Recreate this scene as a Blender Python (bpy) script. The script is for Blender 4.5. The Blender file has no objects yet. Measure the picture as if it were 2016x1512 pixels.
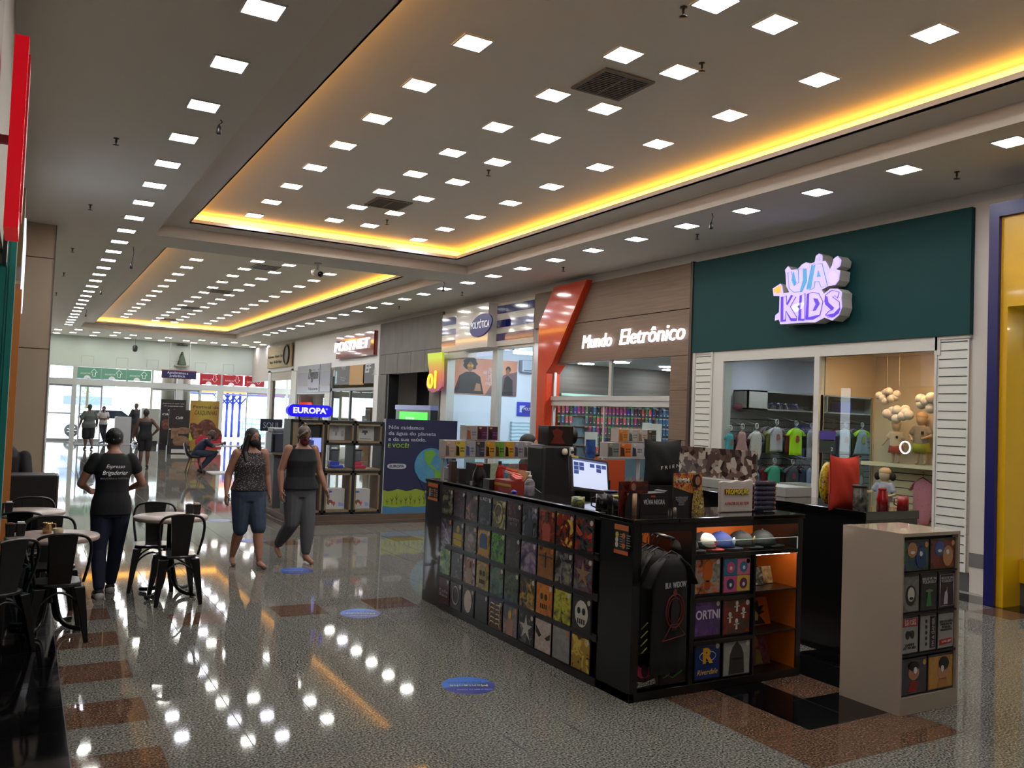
import bpy, bmesh, math, random
from mathutils import Vector, Matrix
S = bpy.context.scene
COL = S.collection
PI = math.pi
# ---------------------------------------------------------------- camera
FPX, YAW, PITCH, ROLL, EYE = 1680.2, 0.5189, 0.03795, 0.03846, 1.85
_f = Vector((math.sin(YAW)*math.cos(PITCH), math.cos(YAW)*math.cos(PITCH), math.sin(PITCH)))
_r0 = Vector((math.cos(YAW), -math.sin(YAW), 0)); _u0 = _r0.cross(_f)
_r = math.cos(ROLL)*_r0 + math.sin(ROLL)*_u0
_u = -math.sin(ROLL)*_r0 + math.cos(ROLL)*_u0
EYEP = Vector((0, 0, EYE))
cam_d = bpy.data.cameras.new('camera'); cam = bpy.data.objects.new('camera', cam_d); COL.objects.link(cam)
M4 = Matrix((( _r.x, _u.x, -_f.x, 0), (_r.y, _u.y, -_f.y, 0), (_r.z, _u.z, -_f.z, EYE), (0, 0, 0, 1)))
cam.matrix_world = M4
cam_d.sensor_fit = 'HORIZONTAL'; cam_d.sensor_width = 36.0; cam_d.lens = 36.0*FPX/2016
cam_d.clip_start = 0.05; cam_d.clip_end = 400
S.camera = cam
# ---------------------------------------------------------------- exposure, sky, sun
vs = S.view_settings
S.display_settings.display_device = 'sRGB'
vs.view_transform = 'Standard'; vs.look = 'None'; vs.exposure = 0.2; vs.gamma = 1.0; vs.use_curve_mapping = False
world = bpy.data.worlds.new('sky'); S.world = world; world.use_nodes = True
_bg = world.node_tree.nodes['Background']
_bg.inputs[0].default_value = (0.86, 0.93, 1.0, 1); _bg.inputs[1].default_value = 7.0
sun_d = bpy.data.lights.new('sun', 'SUN'); sun_d.energy = 9.0; sun_d.angle = 0.01; sun_d.color = (1, .95, .87)
sun = bpy.data.objects.new('sun', sun_d); COL.objects.link(sun); sun.rotation_euler = (math.radians(-25), math.radians(28), 0)
PANEL_E, COVE_E = 42.0, 5.5

# ---------------------------------------------------------------- measuring: a point of the photo cast onto a real plane of the place
def ray(px, py): return _f + _r*((px-1008)/FPX) - _u*((py-756)/FPX)
def onX(px, py, X): d = ray(px, py); t = X/d.x; return (d.y*t, EYE+d.z*t)
def onY(px, py, Y): d = ray(px, py); t = Y/d.y; return (d.x*t, EYE+d.z*t)
def onZ(px, py, z=0.0): d = ray(px, py); t = (z-EYE)/d.z; return (d.x*t, d.y*t)

# ---------------------------------------------------------------- materials
def lin(c):
    if isinstance(c, str):
        c = [int(c[i:i+2], 16)/255 for i in (0, 2, 4)]
        return tuple((v/12.92 if v <= .04045 else ((v+.055)/1.055)**2.4) for v in c)
    return tuple(c)
_mc = {}
def mat(c, rough=.6, metal=0., e=0., ec=None, coat=0., spec=.5, trans=0., alpha=1., name=None):
    key = (c, rough, metal, e, ec, coat, spec, trans, alpha)
    if key in _mc: return _mc[key]
    m = bpy.data.materials.new(name or 'paint'); m.use_nodes = True
    p = m.node_tree.nodes['Principled BSDF']
    p.inputs['Base Color'].default_value = (*lin(c), 1); p.inputs['Roughness'].default_value = rough
    p.inputs['Metallic'].default_value = metal; p.inputs['Specular IOR Level'].default_value = spec
    p.inputs['Coat Weight'].default_value = coat; p.inputs['Coat Roughness'].default_value = .05
    p.inputs['Transmission Weight'].default_value = trans; p.inputs['Alpha'].default_value = alpha
    if e: p.inputs['Emission Color'].default_value = (*lin(ec or c), 1); p.inputs['Emission Strength'].default_value = e
    _mc[key] = m; return m
def nodes(m): return m.node_tree.nodes, m.node_tree.links, m.node_tree.nodes['Principled BSDF']
def pattern(kind, cols, scale=8., rough=.6, stretch=(1, 1, 1), coat=0., bump=0., detail=3., seed=0., pos=None, const=False, dist=0., metal=0.):
    """procedural surface: kind noise/voronoi/wave/wood driving a colour ramp over the object's own coordinates"""
    key = (kind, tuple(cols), scale, rough, stretch, coat, bump, detail, seed, const, dist, metal, tuple(pos or ()))
    if key in _mc: return _mc[key]
    m = bpy.data.materials.new('pattern'); m.use_nodes = True; N, L, p = nodes(m)
    tc = N.new('ShaderNodeTexCoord'); mp = N.new('ShaderNodeMapping'); mp.inputs['Scale'].default_value = stretch
    mp.inputs['Location'].default_value = (seed*3.7, seed*1.3, seed*2.1)
    L.new(tc.outputs['Object'], mp.inputs['Vector'])
    if kind == 'noise':
        t = N.new('ShaderNodeTexNoise'); t.inputs['Scale'].default_value = scale; t.inputs['Detail'].default_value = detail
        t.inputs['Distortion'].default_value = dist; out = t.outputs['Fac']
    elif kind == 'voronoi':
        t = N.new('ShaderNodeTexVoronoi'); t.inputs['Scale'].default_value = scale; out = t.outputs['Distance']
    elif kind == 'cells':
        t = N.new('ShaderNodeTexVoronoi'); t.inputs['Scale'].default_value = scale
        sx = N.new('ShaderNodeSeparateXYZ'); L.new(t.outputs['Color'], sx.inputs[0]); out = sx.outputs[0]
    else:
        t = N.new('ShaderNodeTexWave'); t.inputs['Scale'].default_value = scale; t.inputs['Distortion'].default_value = dist or 2
        t.inputs['Detail'].default_value = detail; t.bands_direction = 'Z' if kind == 'waveZ' else 'X'; out = t.outputs['Fac']
    L.new(mp.outputs[0], t.inputs['Vector'])
    r = N.new('ShaderNodeValToRGB'); el = r.color_ramp.elements; n = len(cols)
    while len(el) < n: el.new(1)
    for i, c in enumerate(cols):
        el[i].position = (pos[i] if pos else i/max(1, n-1)) if not (const and not pos) else i/n
        el[i].color = (*lin(c), 1)
    if const: r.color_ramp.interpolation = 'CONSTANT'
    L.new(out, r.inputs[0]); L.new(r.outputs[0], p.inputs['Base Color'])
    p.inputs['Roughness'].default_value = rough; p.inputs['Coat Weight'].default_value = coat; p.inputs['Metallic'].default_value = metal
    p.inputs['Coat Roughness'].default_value = .08
    if bump:
        b = N.new('ShaderNodeBump'); b.inputs['Strength'].default_value = bump; b.inputs['Distance'].default_value = .01
        L.new(out, b.inputs['Height']); L.new(b.outputs[0], p.inputs['Normal'])
    _mc[key] = m; return m
def glass_mat(tint='f4fbfa', rough=0.0, name='shop glass'):
    key = ('glass', tint, rough)
    if key in _mc: return _mc[key]
    m = bpy.data.materials.new(name); m.use_nodes = True; N = m.node_tree.nodes; L = m.node_tree.links; N.clear()
    o = N.new('ShaderNodeOutputMaterial'); mx = N.new('ShaderNodeMixShader'); t = N.new('ShaderNodeBsdfTransparent'); g = N.new('ShaderNodeBsdfGlossy')
    t.inputs[0].default_value = (*lin(tint), 1); g.inputs['Roughness'].default_value = rough; g.inputs['Color'].default_value = (.9, .9, .9, 1)
    f = N.new('ShaderNodeFresnel'); f.inputs['IOR'].default_value = 1.45
    ge = N.new('ShaderNodeNewGeometry'); iv = N.new('ShaderNodeMath'); iv.operation = 'SUBTRACT'; iv.inputs[0].default_value = 1.0; ml = N.new('ShaderNodeMath'); ml.operation = 'MULTIPLY'
    L.new(ge.outputs['Backfacing'], iv.inputs[1]); L.new(f.outputs[0], ml.inputs[0]); L.new(iv.outputs[0], ml.inputs[1]); L.new(ml.outputs[0], mx.inputs[0]); L.new(t.outputs[0], mx.inputs[1]); L.new(g.outputs[0], mx.inputs[2]); L.new(mx.outputs[0], o.inputs[0])
    _mc[key] = m; return m

# ---------------------------------------------------------------- mesh builder
class MB:
    def __init__(s): s.v = []; s.f = []; s.m = []; s.mats = []; s.cur = 0; s.sm = []; s.smooth = False
    def use(s, m):
        if m not in s.mats: s.mats.append(m)
        s.cur = s.mats.index(m); return s
    def face(s, idx): s.f.append(tuple(idx)); s.m.append(s.cur); s.sm.append(s.smooth)
    def poly(s, pts):
        n = len(s.v); s.v += [tuple(p) for p in pts]; s.face(range(n, n+len(pts))); return s
    def box(s, x0, x1, y0, y1, z0, z1, R=None, at=(0, 0, 0)):
        if x0 > x1: x0, x1 = x1, x0
        if y0 > y1: y0, y1 = y1, y0
        if z0 > z1: z0, z1 = z1, z0
        P = [(x, y, z) for z in (z0, z1) for y in (y0, y1) for x in (x0, x1)]
        if R is not None: P = [tuple(R @ Vector(p) + Vector(at)) for p in P]
        n = len(s.v); s.v += P; sm = s.smooth; s.smooth = False
        for q in ((0, 2, 3, 1), (4, 5, 7, 6), (0, 1, 5, 4), (2, 6, 7, 3), (0, 4, 6, 2), (1, 3, 7, 5)): s.face([n+i for i in q])
        s.smooth = sm; return s
    def rings(s, rs, cap=True, closed=False):
        """rs: list of rings (equal point counts)"""
        k = len(rs[0]); n = len(s.v)
        for r in rs: s.v += [tuple(p) for p in r]
        m = len(rs)
        for i in range(m if closed else m-1):
            a = n+i*k; b = n+((i+1) % m)*k
            for j in range(k): s.face((a+j, a+(j+1) % k, b+(j+1) % k, b+j))
        if cap and not closed:
            s.face([n+k-1-j for j in range(k)]); s.face([n+(m-1)*k+j for j in range(k)])
        return s
    def lathe(s, prof, c=(0, 0, 0), n=16, ax='z'):
        rs = []
        for r, z in prof:
            ring = []
            for j in range(n):
                a = 2*PI*j/n; p = (r*math.cos(a), r*math.sin(a), z)
                if ax == 'y': p = (p[0], p[2], -p[1])
                if ax == 'x': p = (p[2], p[0], p[1])
                ring.append((p[0]+c[0], p[1]+c[1], p[2]+c[2]))
            rs.append(ring)
        s.smooth = True; s.rings(rs); s.smooth = False; return s
    def tube(s, path, r, n=8, cap=True, flat=1., closed=False):
        P = [Vector(p) for p in path]; rs = []; up = None
        for i, p in enumerate(P):
            if closed: d = P[(i+1) % len(P)]-P[i-1]
            else: d = (P[min(i+1, len(P)-1)]-P[max(i-1, 0)])
            d = d.normalized() if d.length > 1e-9 else Vector((0, 0, 1))
            if up is None:
                up = Vector((0, 0, 1)) if abs(d.z) < .9 else Vector((0, 1, 0))
            a = d.cross(up)
            if a.length < 1e-4: a = d.cross(Vector((1, 0.1, 0)))
            a.normalize(); b = a.cross(d).normalized(); up = b
            ri = r[i] if isinstance(r, (list, tuple)) else r
            rs.append([p+a*(ri*math.cos(2*PI*j/n))+b*(ri*flat*math.sin(2*PI*j/n)) for j in range(n)])
        s.smooth = True; s.rings(rs, cap, closed); s.smooth = False; return s
    def ell(s, c, r, n=16, m=10, R=None):
        rs = []
        for i in range(m+1):
            t = PI*i/m; t = max(.001, min(PI-.001, t)); ring = []
            for j in range(n):
                a = 2*PI*j/n; p = Vector((r[0]*math.sin(t)*math.cos(a), r[1]*math.sin(t)*math.sin(a), -r[2]*math.cos(t)))
                if R is not None: p = R @ p
                ring.append(p+Vector(c))
            rs.append(ring)
        s.smooth = True; s.rings(rs); s.smooth = False; return s
    def prism(s, pts, o, u, v, d):
        """flat outline pts (a,b) in axes u,v from o, thickened by vector d"""
        o, u, v, d = Vector(o), Vector(u), Vector(v), Vector(d)
        A = [o+u*a+v*b for a, b in pts]; n = len(s.v); k = len(A)
        s.v += [tuple(p) for p in A]+[tuple(p+d) for p in A]
        s.face([n+k-1-i for i in range(k)]); s.face([n+k+i for i in range(k)])
        for i in range(k): s.face((n+i, n+(i+1) % k, n+k+(i+1) % k, n+k+i))
        return s
    def mesh(s, name, off=None):
        me = bpy.data.meshes.new(name)
        vv = s.v if off is None else [(p[0]-off[0], p[1]-off[1], p[2]-off[2]) for p in s.v]
        me.from_pydata(vv, [], s.f); me.validate(clean_customdata=False)
        for m in s.mats: me.materials.append(m)
        if len(me.polygons) == len(s.m):
            me.polygons.foreach_set('material_index', s.m); me.polygons.foreach_set('use_smooth', s.sm)
        bm = bmesh.new(); bm.from_mesh(me); bmesh.ops.recalc_face_normals(bm, faces=bm.faces); bm.to_mesh(me); bm.free()
        return me
def setp(o, label=None, cat=None, group=None, kind=None):
    if label: o['label'] = label
    if cat: o['category'] = cat
    if group: o['group'] = group
    if kind: o['kind'] = kind
    return o
def thing(name, label, cat, loc=(0, 0, 0), rz=0., group=None):
    o = bpy.data.objects.new(name, None); COL.objects.link(o); o.location = loc; o.rotation_euler = (0, 0, rz); o.empty_display_size = .1
    return setp(o, label, cat, group)
def obj(name, mb, m=None, parent=None, world=True, bevel=0., label=None, sub=0):
    """one mesh object; world=True: the builder's coordinates are world ones"""
    if m is not None: mb.mats = [m]; mb.m = [0]*len(mb.f)
    off = None
    if parent is not None and world:
        off = Vector(parent.location)
        if parent.parent: off = off+Vector(parent.parent.location)
    me = mb.mesh(name, off); o = bpy.data.objects.new(name, me); COL.objects.link(o)
    if parent is not None: o.parent = parent
    if bevel:
        b = o.modifiers.new('edge', 'BEVEL'); b.width = bevel; b.segments = 2; b.limit_method = 'ANGLE'; b.angle_limit = .6
    if sub:
        b = o.modifiers.new('sub', 'SUBSURF'); b.levels = sub; b.render_levels = sub
    if label: o['label'] = label
    return o
def one(name, mb, m, label, cat, group=None, bevel=0., kind=None, base=None):
    """a thing that is a single mesh, its origin at its base"""
    if m is not None: mb.mats = [m]; mb.m = [0]*len(mb.f)
    if base is None:
        xs = [p[0] for p in mb.v]; ys = [p[1] for p in mb.v]; zs = [p[2] for p in mb.v]
        base = ((min(xs)+max(xs))/2, (min(ys)+max(ys))/2, min(zs))
    o = bpy.data.objects.new(name, mb.mesh(name, base)); COL.objects.link(o); o.location = base
    if bevel:
        b = o.modifiers.new('edge', 'BEVEL'); b.width = bevel; b.segments = 2; b.limit_method = 'ANGLE'; b.angle_limit = .6
    return setp(o, label, cat, group, kind)
def struct(name, mb, m=None, bevel=0.): return one(name, mb, m, None, None, None, bevel, 'structure', (0, 0, 0))
def smooth_path(P, n=5):
    P = [Vector(p) for p in P]; out = []
    for i in range(len(P)-1):
        a, b, c, d = P[max(i-1, 0)], P[i], P[i+1], P[min(i+2, len(P)-1)]
        for k in range(n): t = k/n; out.append(.5*((2*b)+(c-a)*t+(2*a-5*b+4*c-d)*t*t+(3*b-a-3*c+d)*t**3))
    return out+[P[-1]]
def bx(x0, x1, y0, y1, z0, z1): return MB().box(x0, x1, y0, y1, z0, z1)
def dup(root, loc=None, rz=None, label=None, group=None, m=None):
    r = root.copy(); COL.objects.link(r)
    if loc is not None: r.location = loc
    if rz is not None: r.rotation_euler = (0, 0, rz)
    if label: r['label'] = label
    if group: r['group'] = group
    for ch in list(root.children):
        c = ch.copy(); COL.objects.link(c); c.parent = r
        for g in list(ch.children):
            d = g.copy(); COL.objects.link(d); d.parent = c
    return r
_tc = {}
def text(s, o, h, m, u=(0, -1, 0), v=(0, 0, 1), depth=.004, name='lettering', parent=None, bold=0., shear=0., w=None, center=True, stretch=1., spacing=1., label=None):
    """lettering built as a real mesh: centre o, cap height about h, written along u"""
    key = (s, bold, shear, round(depth/h, 3), spacing)
    if key not in _tc:
        cu = bpy.data.curves.new('txt', 'FONT'); cu.body = s; cu.size = 1.0; cu.extrude = depth/h*.5; cu.offset = bold; cu.shear = shear
        cu.align_x = 'CENTER'; cu.align_y = 'CENTER'; cu.resolution_u = 3; cu.space_character = spacing; cu.space_line = .85
        t = bpy.data.objects.new('t', cu); COL.objects.link(t)
        dg = bpy.context.evaluated_depsgraph_get(); dg.update()
        _tc[key] = bpy.data.meshes.new_from_object(t.evaluated_get(dg)); bpy.data.objects.remove(t)
    src = _tc[key]; u = Vector(u).normalized(); v = Vector(v).normalized(); n = u.cross(v)
    xs = [q.co.x for q in src.vertices]
    if not xs: return None
    lines = s.count('\n')+1; k = h/.72; sx = k*stretch
    if w: sx = w/(max(xs)-min(xs))
    off = Vector(parent.location) if parent is not None else Vector((0, 0, 0))
    if parent is not None and parent.parent: off += Vector(parent.parent.location)
    cx = (max(xs)+min(xs))/2
    me = src.copy(); me.name = name
    P = Vector(o)
    for q in me.vertices:
        c = q.co.copy(); q.co = P + u*((c.x-cx)*sx) + v*(c.y*k) + n*(c.z*h) - off
    me.materials.clear(); me.materials.append(m)
    ob = bpy.data.objects.new(name, me); COL.objects.link(ob)
    if parent is not None: ob.parent = parent
    if label: ob['label'] = label
    return ob
ORD = ['first', 'second', 'third', 'fourth', 'fifth', 'sixth', 'seventh', 'eighth', 'ninth', 'tenth', 'eleventh', 'twelfth', 'thirteenth', 'fourteenth', 'fifteenth', 'sixteenth', 'seventeenth', 'eighteenth', 'nineteenth', 'twentieth']
ORD += ['twenty-'+s for s in ORD[:9]]+['thirtieth']+['thirty-'+s for s in ORD[:9]]
rnd = random.Random(7)
# ================================================================ SHELL
XW, XL, ZC, ZT = 9.72, -0.2, 4.73, 5.154        # right shop wall, left facade, outer ceiling, tray ceiling
Y0, YE = -3.0, 43.0
def granite(cols, name, sc=150., rough=.08, pos=None, line=True):
    m = pattern('noise', cols, scale=sc, rough=rough, detail=2.5, pos=pos); m.name = name; m.node_tree.nodes['Principled BSDF'].inputs['Specular IOR Level'].default_value = .26; return m
M_gran = granite(['232220', '4d4c46', '716f68', '95928a'], 'grey speckled granite', 80, .045, (.32, .43, .54, .68))
M_brown = granite(['2c1d16', '4a3428', '5f4738', '8c7664'], 'red brown granite', 80, .05, (.30, .43, .56, .72))
M_black = mat('08080a', .07, name='black polished granite', spec=.35)
M_joint = mat('2d2b29', .5)
TX, TY, OX, OY = .442, .4355, .305, 3.665
def floor():
    mb = MB(); i0, i1 = -2, 21
    for j in range(int((Y0-OY)/TY)-1, int((YE+2-OY)/TY)+1):
        y0 = OY+j*TY
        for i in range(i0, i1):
            x0 = OX+i*TX; m = M_gran
            if i < 0: m = M_black
            elif i == 0 and j % 2 == 0: m = M_brown
            elif j % 9 == 0 and j > 5 and i % 2 == 0 and 3 <= i < 18: m = M_brown
            elif j % 9 == 0 and j > 5 and i == 2: m = M_brown
            if i == 20: m = M_black
            if i == 19 and j % 2 == 1: m = M_brown
            if 8 <= i <= 10 and -1 <= j <= 10:
                m = M_brown
                if i == 9 and 0 <= j or i == 10 and j == 0: m = M_black
            if i == 11 and j in (1, 2) or i == 12 and j == 2: m = M_black
            mb.use(m)
            g = .0016
            mb.poly([(x0+g*2, y0+g, 0), (x0+TX-g*2, y0+g, 0), (x0+TX-g*2, y0+TY-g, 0), (x0+g*2, y0+TY-g, 0)])
    struct('floor', mb)
    jb = bx(XL-1.2, XW+5.0, Y0-1, YE+3, -.06, -.0015); struct('floor', jb, M_joint)
    struct('floor', bx(OX+21*TX, XW+4.9, Y0-1, YE, -.0015, .0), mat('8c8880', .15))
    struct('floor', bx(XL-5, OX-2*TX, Y0-1, YE, -.06, 0.), mat('141312', .2))
floor()
M_ceil = mat('d6d0c4', .8, name='matt ceiling paint')
M_trim = mat('d2c8bd', .7)
TR = [(-6.0, 15.75), (16.85, 37.8)]; TX0, TX1 = 1.80, 7.82; LIP = .5
def ceiling():
    mb = MB().use(M_ceil); t = .12
    # outer ceiling as slabs around the two coffers
    xa, xb = XL-.6, XW+.1
    mb.box(xa, TX0, Y0-1, YE, ZC, ZC+t); mb.box(TX1, xb, Y0-1, YE, ZC, ZC+t)
    mb.box(TX0, TX1, TR[0][1], TR[1][0], ZC, ZC+t); mb.box(TX0, TX1, TR[1][1], YE, ZC, ZC+t)
    struct('ceiling', mb)
    M_tray = mat('eee6da', .8, name='pale tray paint')
    for k, (a, b) in enumerate(TR):
        a = max(a, Y0-1)
        mb = MB().use(M_trim); z1 = ZC+.19; w = .012
        # vertical faces, soffit ring with a thin lip
        mb.box(TX0, TX0+w, a, b, ZC+.0005, z1); mb.box(TX1-w, TX1, a, b, ZC+.0005, z1); mb.box(TX0+w, TX1-w, b-w, b, ZC+.0005, z1)
        if k: mb.box(TX0+w, TX1-w, a, a+w, ZC+.0005, z1)
        x0, x1, y0, y1 = TX0+LIP, TX1-LIP, (a+LIP if k else a), b-LIP; h = .075
        mb.box(TX0, x0, a, b, z1, z1+.02); mb.box(x1, TX1, a, b, z1, z1+.02); mb.box(x0, x1, y1, b, z1, z1+.02)
        if k: mb.box(x0, x1, a, y0, z1, z1+.02)
        mb.box(x0-.02, x0, y0, y1, z1, z1+h); mb.box(x1, x1+.02, y0, y1, z1, z1+h); mb.box(x0, x1, y1, y1+.02, z1, z1+h)
        if k: mb.box(x0, x1, y0-.02, y0, z1, z1+h)
        struct('trim_%d' % (k+1), mb)
        mb = MB().use(M_tray); q = .2
        mb.box(x0-q, x1+q, y0-(q if k else 0), y1+q, ZT, ZT+.05)
        mb.box(x0-q-.03, x0-q, y0-q, y1+q, z1+.02, ZT); mb.box(x1+q, x1+q+.03, y0-q, y1+q, z1+.02, ZT); mb.box(x0-q, x1+q, y1+q, y1+q+.03, z1+.02, ZT)
        if k: mb.box(x0-q, x1+q, y0-q-.03, y0-q, z1+.02, ZT)
        struct('ceiling', mb)
        # LED strips on the cove wall, widened to stand for its lit band
        em = mat('ffd060', e=COVE_E, ec='ffba48', name='warm led strip')
        sides = [('left', (x0-.199, x0-.185, y0, y1)), ('right', (x1+.185, x1+.199, y0, y1)), ('far', (x0-.18, x1+.18, y1+.185, y1+.199))]
        if k: sides.append(('near', (x0, x1, y0-.199, y0-.185)))
        for nm, r in sides:
            one('led_strip', bx(*r, ZT-.14, ZT-.03), em, 'warm yellow LED strip glowing in the %s cove of the %s ceiling tray' % (nm, ('near', 'distant')[k]), 'light strip', 'cove light strips')
ceiling()
# ---- ceiling lights
M_frame = mat('dcdcdc', .5); M_diff = mat('ffffff', e=PANEL_E, ec='fafbf2', name='lit diffuser'); M_diffb = mat('fffffe', e=PANEL_E, ec='f3f3ff', name='lit diffuser')
def make_panel(m):
    t = thing('ceiling_light', 'x', 'ceiling light', (0, 0, 0))
    f = MB(); s, w = .145, .016
    f.box(-s, s, -s, -s+w, -.012, 0).box(-s, s, s-w, s, -.012, 0).box(-s, -s+w, -s+w, s-w, -.012, 0).box(s-w, s, -s+w, s-w, -.012, 0)
    obj('frame', f, M_frame, t, False); obj('diffuser', bx(-s+w, s-w, -s+w, s-w, -.008, -.001), m, t, False); return t
protos = [make_panel(M_diff), make_panel(M_diffb)]; used = [False, False]
def panel(x, y, z, label, group):
    k = 1 if rnd.random() < .35 else 0
    if not used[k]:
        used[k] = True; p = protos[k]; p.location = (x, y, z); p['label'] = label; p['group'] = group; return
    dup(protos[k], (x, y, z), 0, label, group)
def row(x, ys, z, where):
    for i, y in enumerate(ys):
        panel(x, y, z, '%s ceiling panel from the camera in %s' % (ORD[i].replace('-', ' '), where), 'square ceiling lights')
SP = 1.1805
row(1.358, [6.215+SP*k for k in range(-3, 27)], ZC, 'the row left of the trays')
row(8.267, [4.79+SP*k for k in range(-3, 26)], ZC, 'the long row along the shopfronts')
row(3.297, [6.71+SP*k for k in range(-4, 8)], ZT, 'the leftmost row of the near tray')
row(6.378, [6.71+SP*k for k in range(-4, 8)], ZT, 'the rightmost row of the near tray')
row(4.538, [4.967+SP*k for k in range(-2, 9)], ZT, 'the middle left row of the near tray')
row(5.188, [4.967+SP*k for k in range(-2, 9)], ZT, 'the middle right row of the near tray')
S2 = 1.325
row(3.26, [20.4-S2*2+S2*k+.05 for k in range(1, 15)], ZT, 'the leftmost row of the distant tray')
row(6.33, [20.25-S2*2+S2*k for k in range(1, 15)], ZT, 'the rightmost row of the distant tray')
row(4.45, [19.66+S2*k for k in range(-1, 14)], ZT, 'the middle left row of the distant tray')
row(5.17, [19.66+S2*k for k in range(-1, 14)], ZT, 'the middle right row of the distant tray')
for i, x in enumerate([1.1, 2.53, 3.97, 5.39, 6.79, 8.2, 9.5]): panel(x, 40.0, ZC, '%s ceiling panel from the left in the outer entrance row' % ORD[i], 'entrance ceiling lights')
for i, x in enumerate([1.1, 2.54, 3.95, 5.38, 6.79, 8.19, 9.5]): panel(x, 42.1, ZC, '%s ceiling panel from the left in the row against the entrance wall' % ORD[i], 'entrance ceiling lights')
for i, x in enumerate([1.7, 3.27, 4.69, 6.3, 7.52, 8.94]): panel(x, 41.1, ZC, '%s ceiling panel from the left in the middle entrance row' % ORD[i], 'entrance ceiling lights')
for x, y, w in ((1.82, 39.2, 'left'), (3.26, 39.2, 'second'), (8.9, 38.6, 'right')): panel(x, y, ZC, 'square ceiling light just past the distant tray, %s one' % w, 'entrance ceiling lights')
# ---- air vents
def vent(x0, x1, y0, y1, label):
    t = thing('ceiling_vent', label, 'vent', ((x0+x1)/2, (y0+y1)/2, ZT), 0, 'ceiling air grilles')
    f = MB(); w = .035; z0, z1 = ZT-.02, ZT-.001
    f.box(x0, x1, y0, y0+w, z0, z1).box(x0, x1, y1-w, y1, z0, z1).box(x0, x0+w, y0+w, y1-w, z0, z1).box(x1-w, x1, y0+w, y1-w, z0, z1)
    obj('frame', f, mat('6f675f', .5), t); obj('backing', bx(x0+w, x1-w, y0+w, y1-w, ZT-.006, ZT-.001), mat('1c1917', .8), t)
    s = MB(); n = 14
    for i in range(n):
        yy = y0+w+(y1-y0-2*w)*(i+.5)/n; s.box(x0+w, x1-w, yy-.008, yy+.008, ZT-.016, ZT-.007)
    s.box((x0+x1)/2-.01, (x0+x1)/2+.01, y0+w, y1-w, ZT-.018, ZT-.006)
    obj('slats', s, mat('6f675f', .5), t)
vent(4.57, 5.16, 6.46, 7.05, 'square slatted air grille nearest the camera in the ceiling tray')
vent(4.57, 5.16, 12.4, 13.0, 'square slatted air grille at the far end of the near tray')
for i, y in enumerate((20.1, 25.4, 30.6, 35.6)): vent(4.52, 5.1, y, y+.6, '%s square air grille from the near end of the distant tray' % ORD[i])
# ---- sprinklers, hanging cables, cameras
def sprinkler(px, py, z, lab):
    x, y = onZ(px, py, z)
    mb = MB(); mb.lathe([(.03, 0), (.03, -.008), (.012, -.01), (.012, -.05), (.006, -.052), (.006, -.075), (.035, -.077), (.035, -.082), (.0, -.083)], (x, y, z), 10)
    one('sprinkler', mb, mat('4a443e', .35, .8), lab, 'sprinkler', 'fire sprinklers', base=(x, y, z))
for px, py, z, l in ((229, 272, ZC, 'in the left ceiling strip nearest the red sign'), (178, 403, ZC, 'in the left ceiling strip above the beige pillar'), (143, 489, ZC, 'third along the left ceiling strip'), (126, 537, ZC, 'fourth along the left ceiling strip'), (111, 576, ZC, 'farthest along the left ceiling strip'),
    (1382, 124, ZT, 'beside a light panel in the near tray, right of the grille'), (962, 335, ZT, 'in the middle of the near tray'), (762, 433, ZT, 'at the far end of the near tray'), (1884, 338, ZC, 'above the yellow shopfront'), (1373, 461, ZC, 'above the wood panelled shopfront'), (1109, 526, ZC, 'above the orange column'), (910, 575, ZC, 'above the striped optician fascia'), (786, 603, ZC, 'above the grey concrete shopfront'), (1346, 14, ZT, 'at the top of the picture')):
    sprinkler(px, py, z, 'small ceiling sprinkler '+l)
def hang(px, py, L, lab):
    x, y = onZ(px, py, ZC); t = thing('hanging_cable', lab, 'cable', (x, y, ZC), 0, 'black plugs hanging from the ceiling')
    obj('cord', MB().tube([(x, y, ZC), (x+.02, y, ZC-L*.4), (x-.01, y, ZC-L)], .006, 6), mat('1a1817', .5), t)
    obj('plug', MB().lathe([(.008, 0), (.022, -.03), (.028, -.09), (.02, -.1)], (x-.01, y, ZC-L), 8), mat('101010', .4), t)
hang(434, 236, .05, 'black plug hanging beside the left row of lights'); hang(262, 485, .32, 'black cable dangling on a long cord over the left aisle'); hang(1402, 420, .12, 'black plug hanging over the wood shopfront'); hang(874, 556, .1, 'black plug hanging near the tray corner')
hang(200, 565, .1, 'black plug hanging far down the left aisle'); hang(170, 610, .12, 'farthest black plug hanging on the left')
def cctv(x, y, z, lab, s=1.):
    t = thing('security_camera', lab, 'security camera', (x, y, z))
    obj('mount', MB().lathe([(.05*s, 0), (.05*s, -.015*s), (.015*s, -.02*s), (.015*s, -.1*s)], (x, y, z), 10), mat('c9c5be', .5), t)
    obj('body', MB().tube([(x-.02*s, y+.1*s, z-.11*s), (x, y-.12*s, z-.16*s)], .045*s, 12), mat('bcb6ae', .4), t)
    obj('lens', MB().tube([(x, y-.12*s, z-.16*s), (x, y-.135*s, z-.163*s)], .036*s, 12), mat('0a0a0b', .1), t)
x, y = onZ(626, 518, ZC); cctv(x, y, ZC, 'bullet security camera under the ceiling beam between the trays', 1.5)
cctv(*onZ(300, 672, ZC), ZC, 'dark dome camera on the ceiling before the entrance wall', 1.6)
# ---- walls
M_wallR = mat('b9b2a8', .7); M_white = mat('d5d6d2', .6)
mb = MB().box(XL-.25, XL, -3, 5.4, 0, ZC); struct('wall_left', mb, mat('8f8b84', .7))
struct('wall_left', bx(XL-.25, XL, 5.4, YE, 3.0, ZC), mat('a39c93', .7))
struct('wall_back', bx(XL-.25, XW+.3, Y0-1.1, Y0-1, 0, ZT+.2), mat('6b655e', .8))
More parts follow.
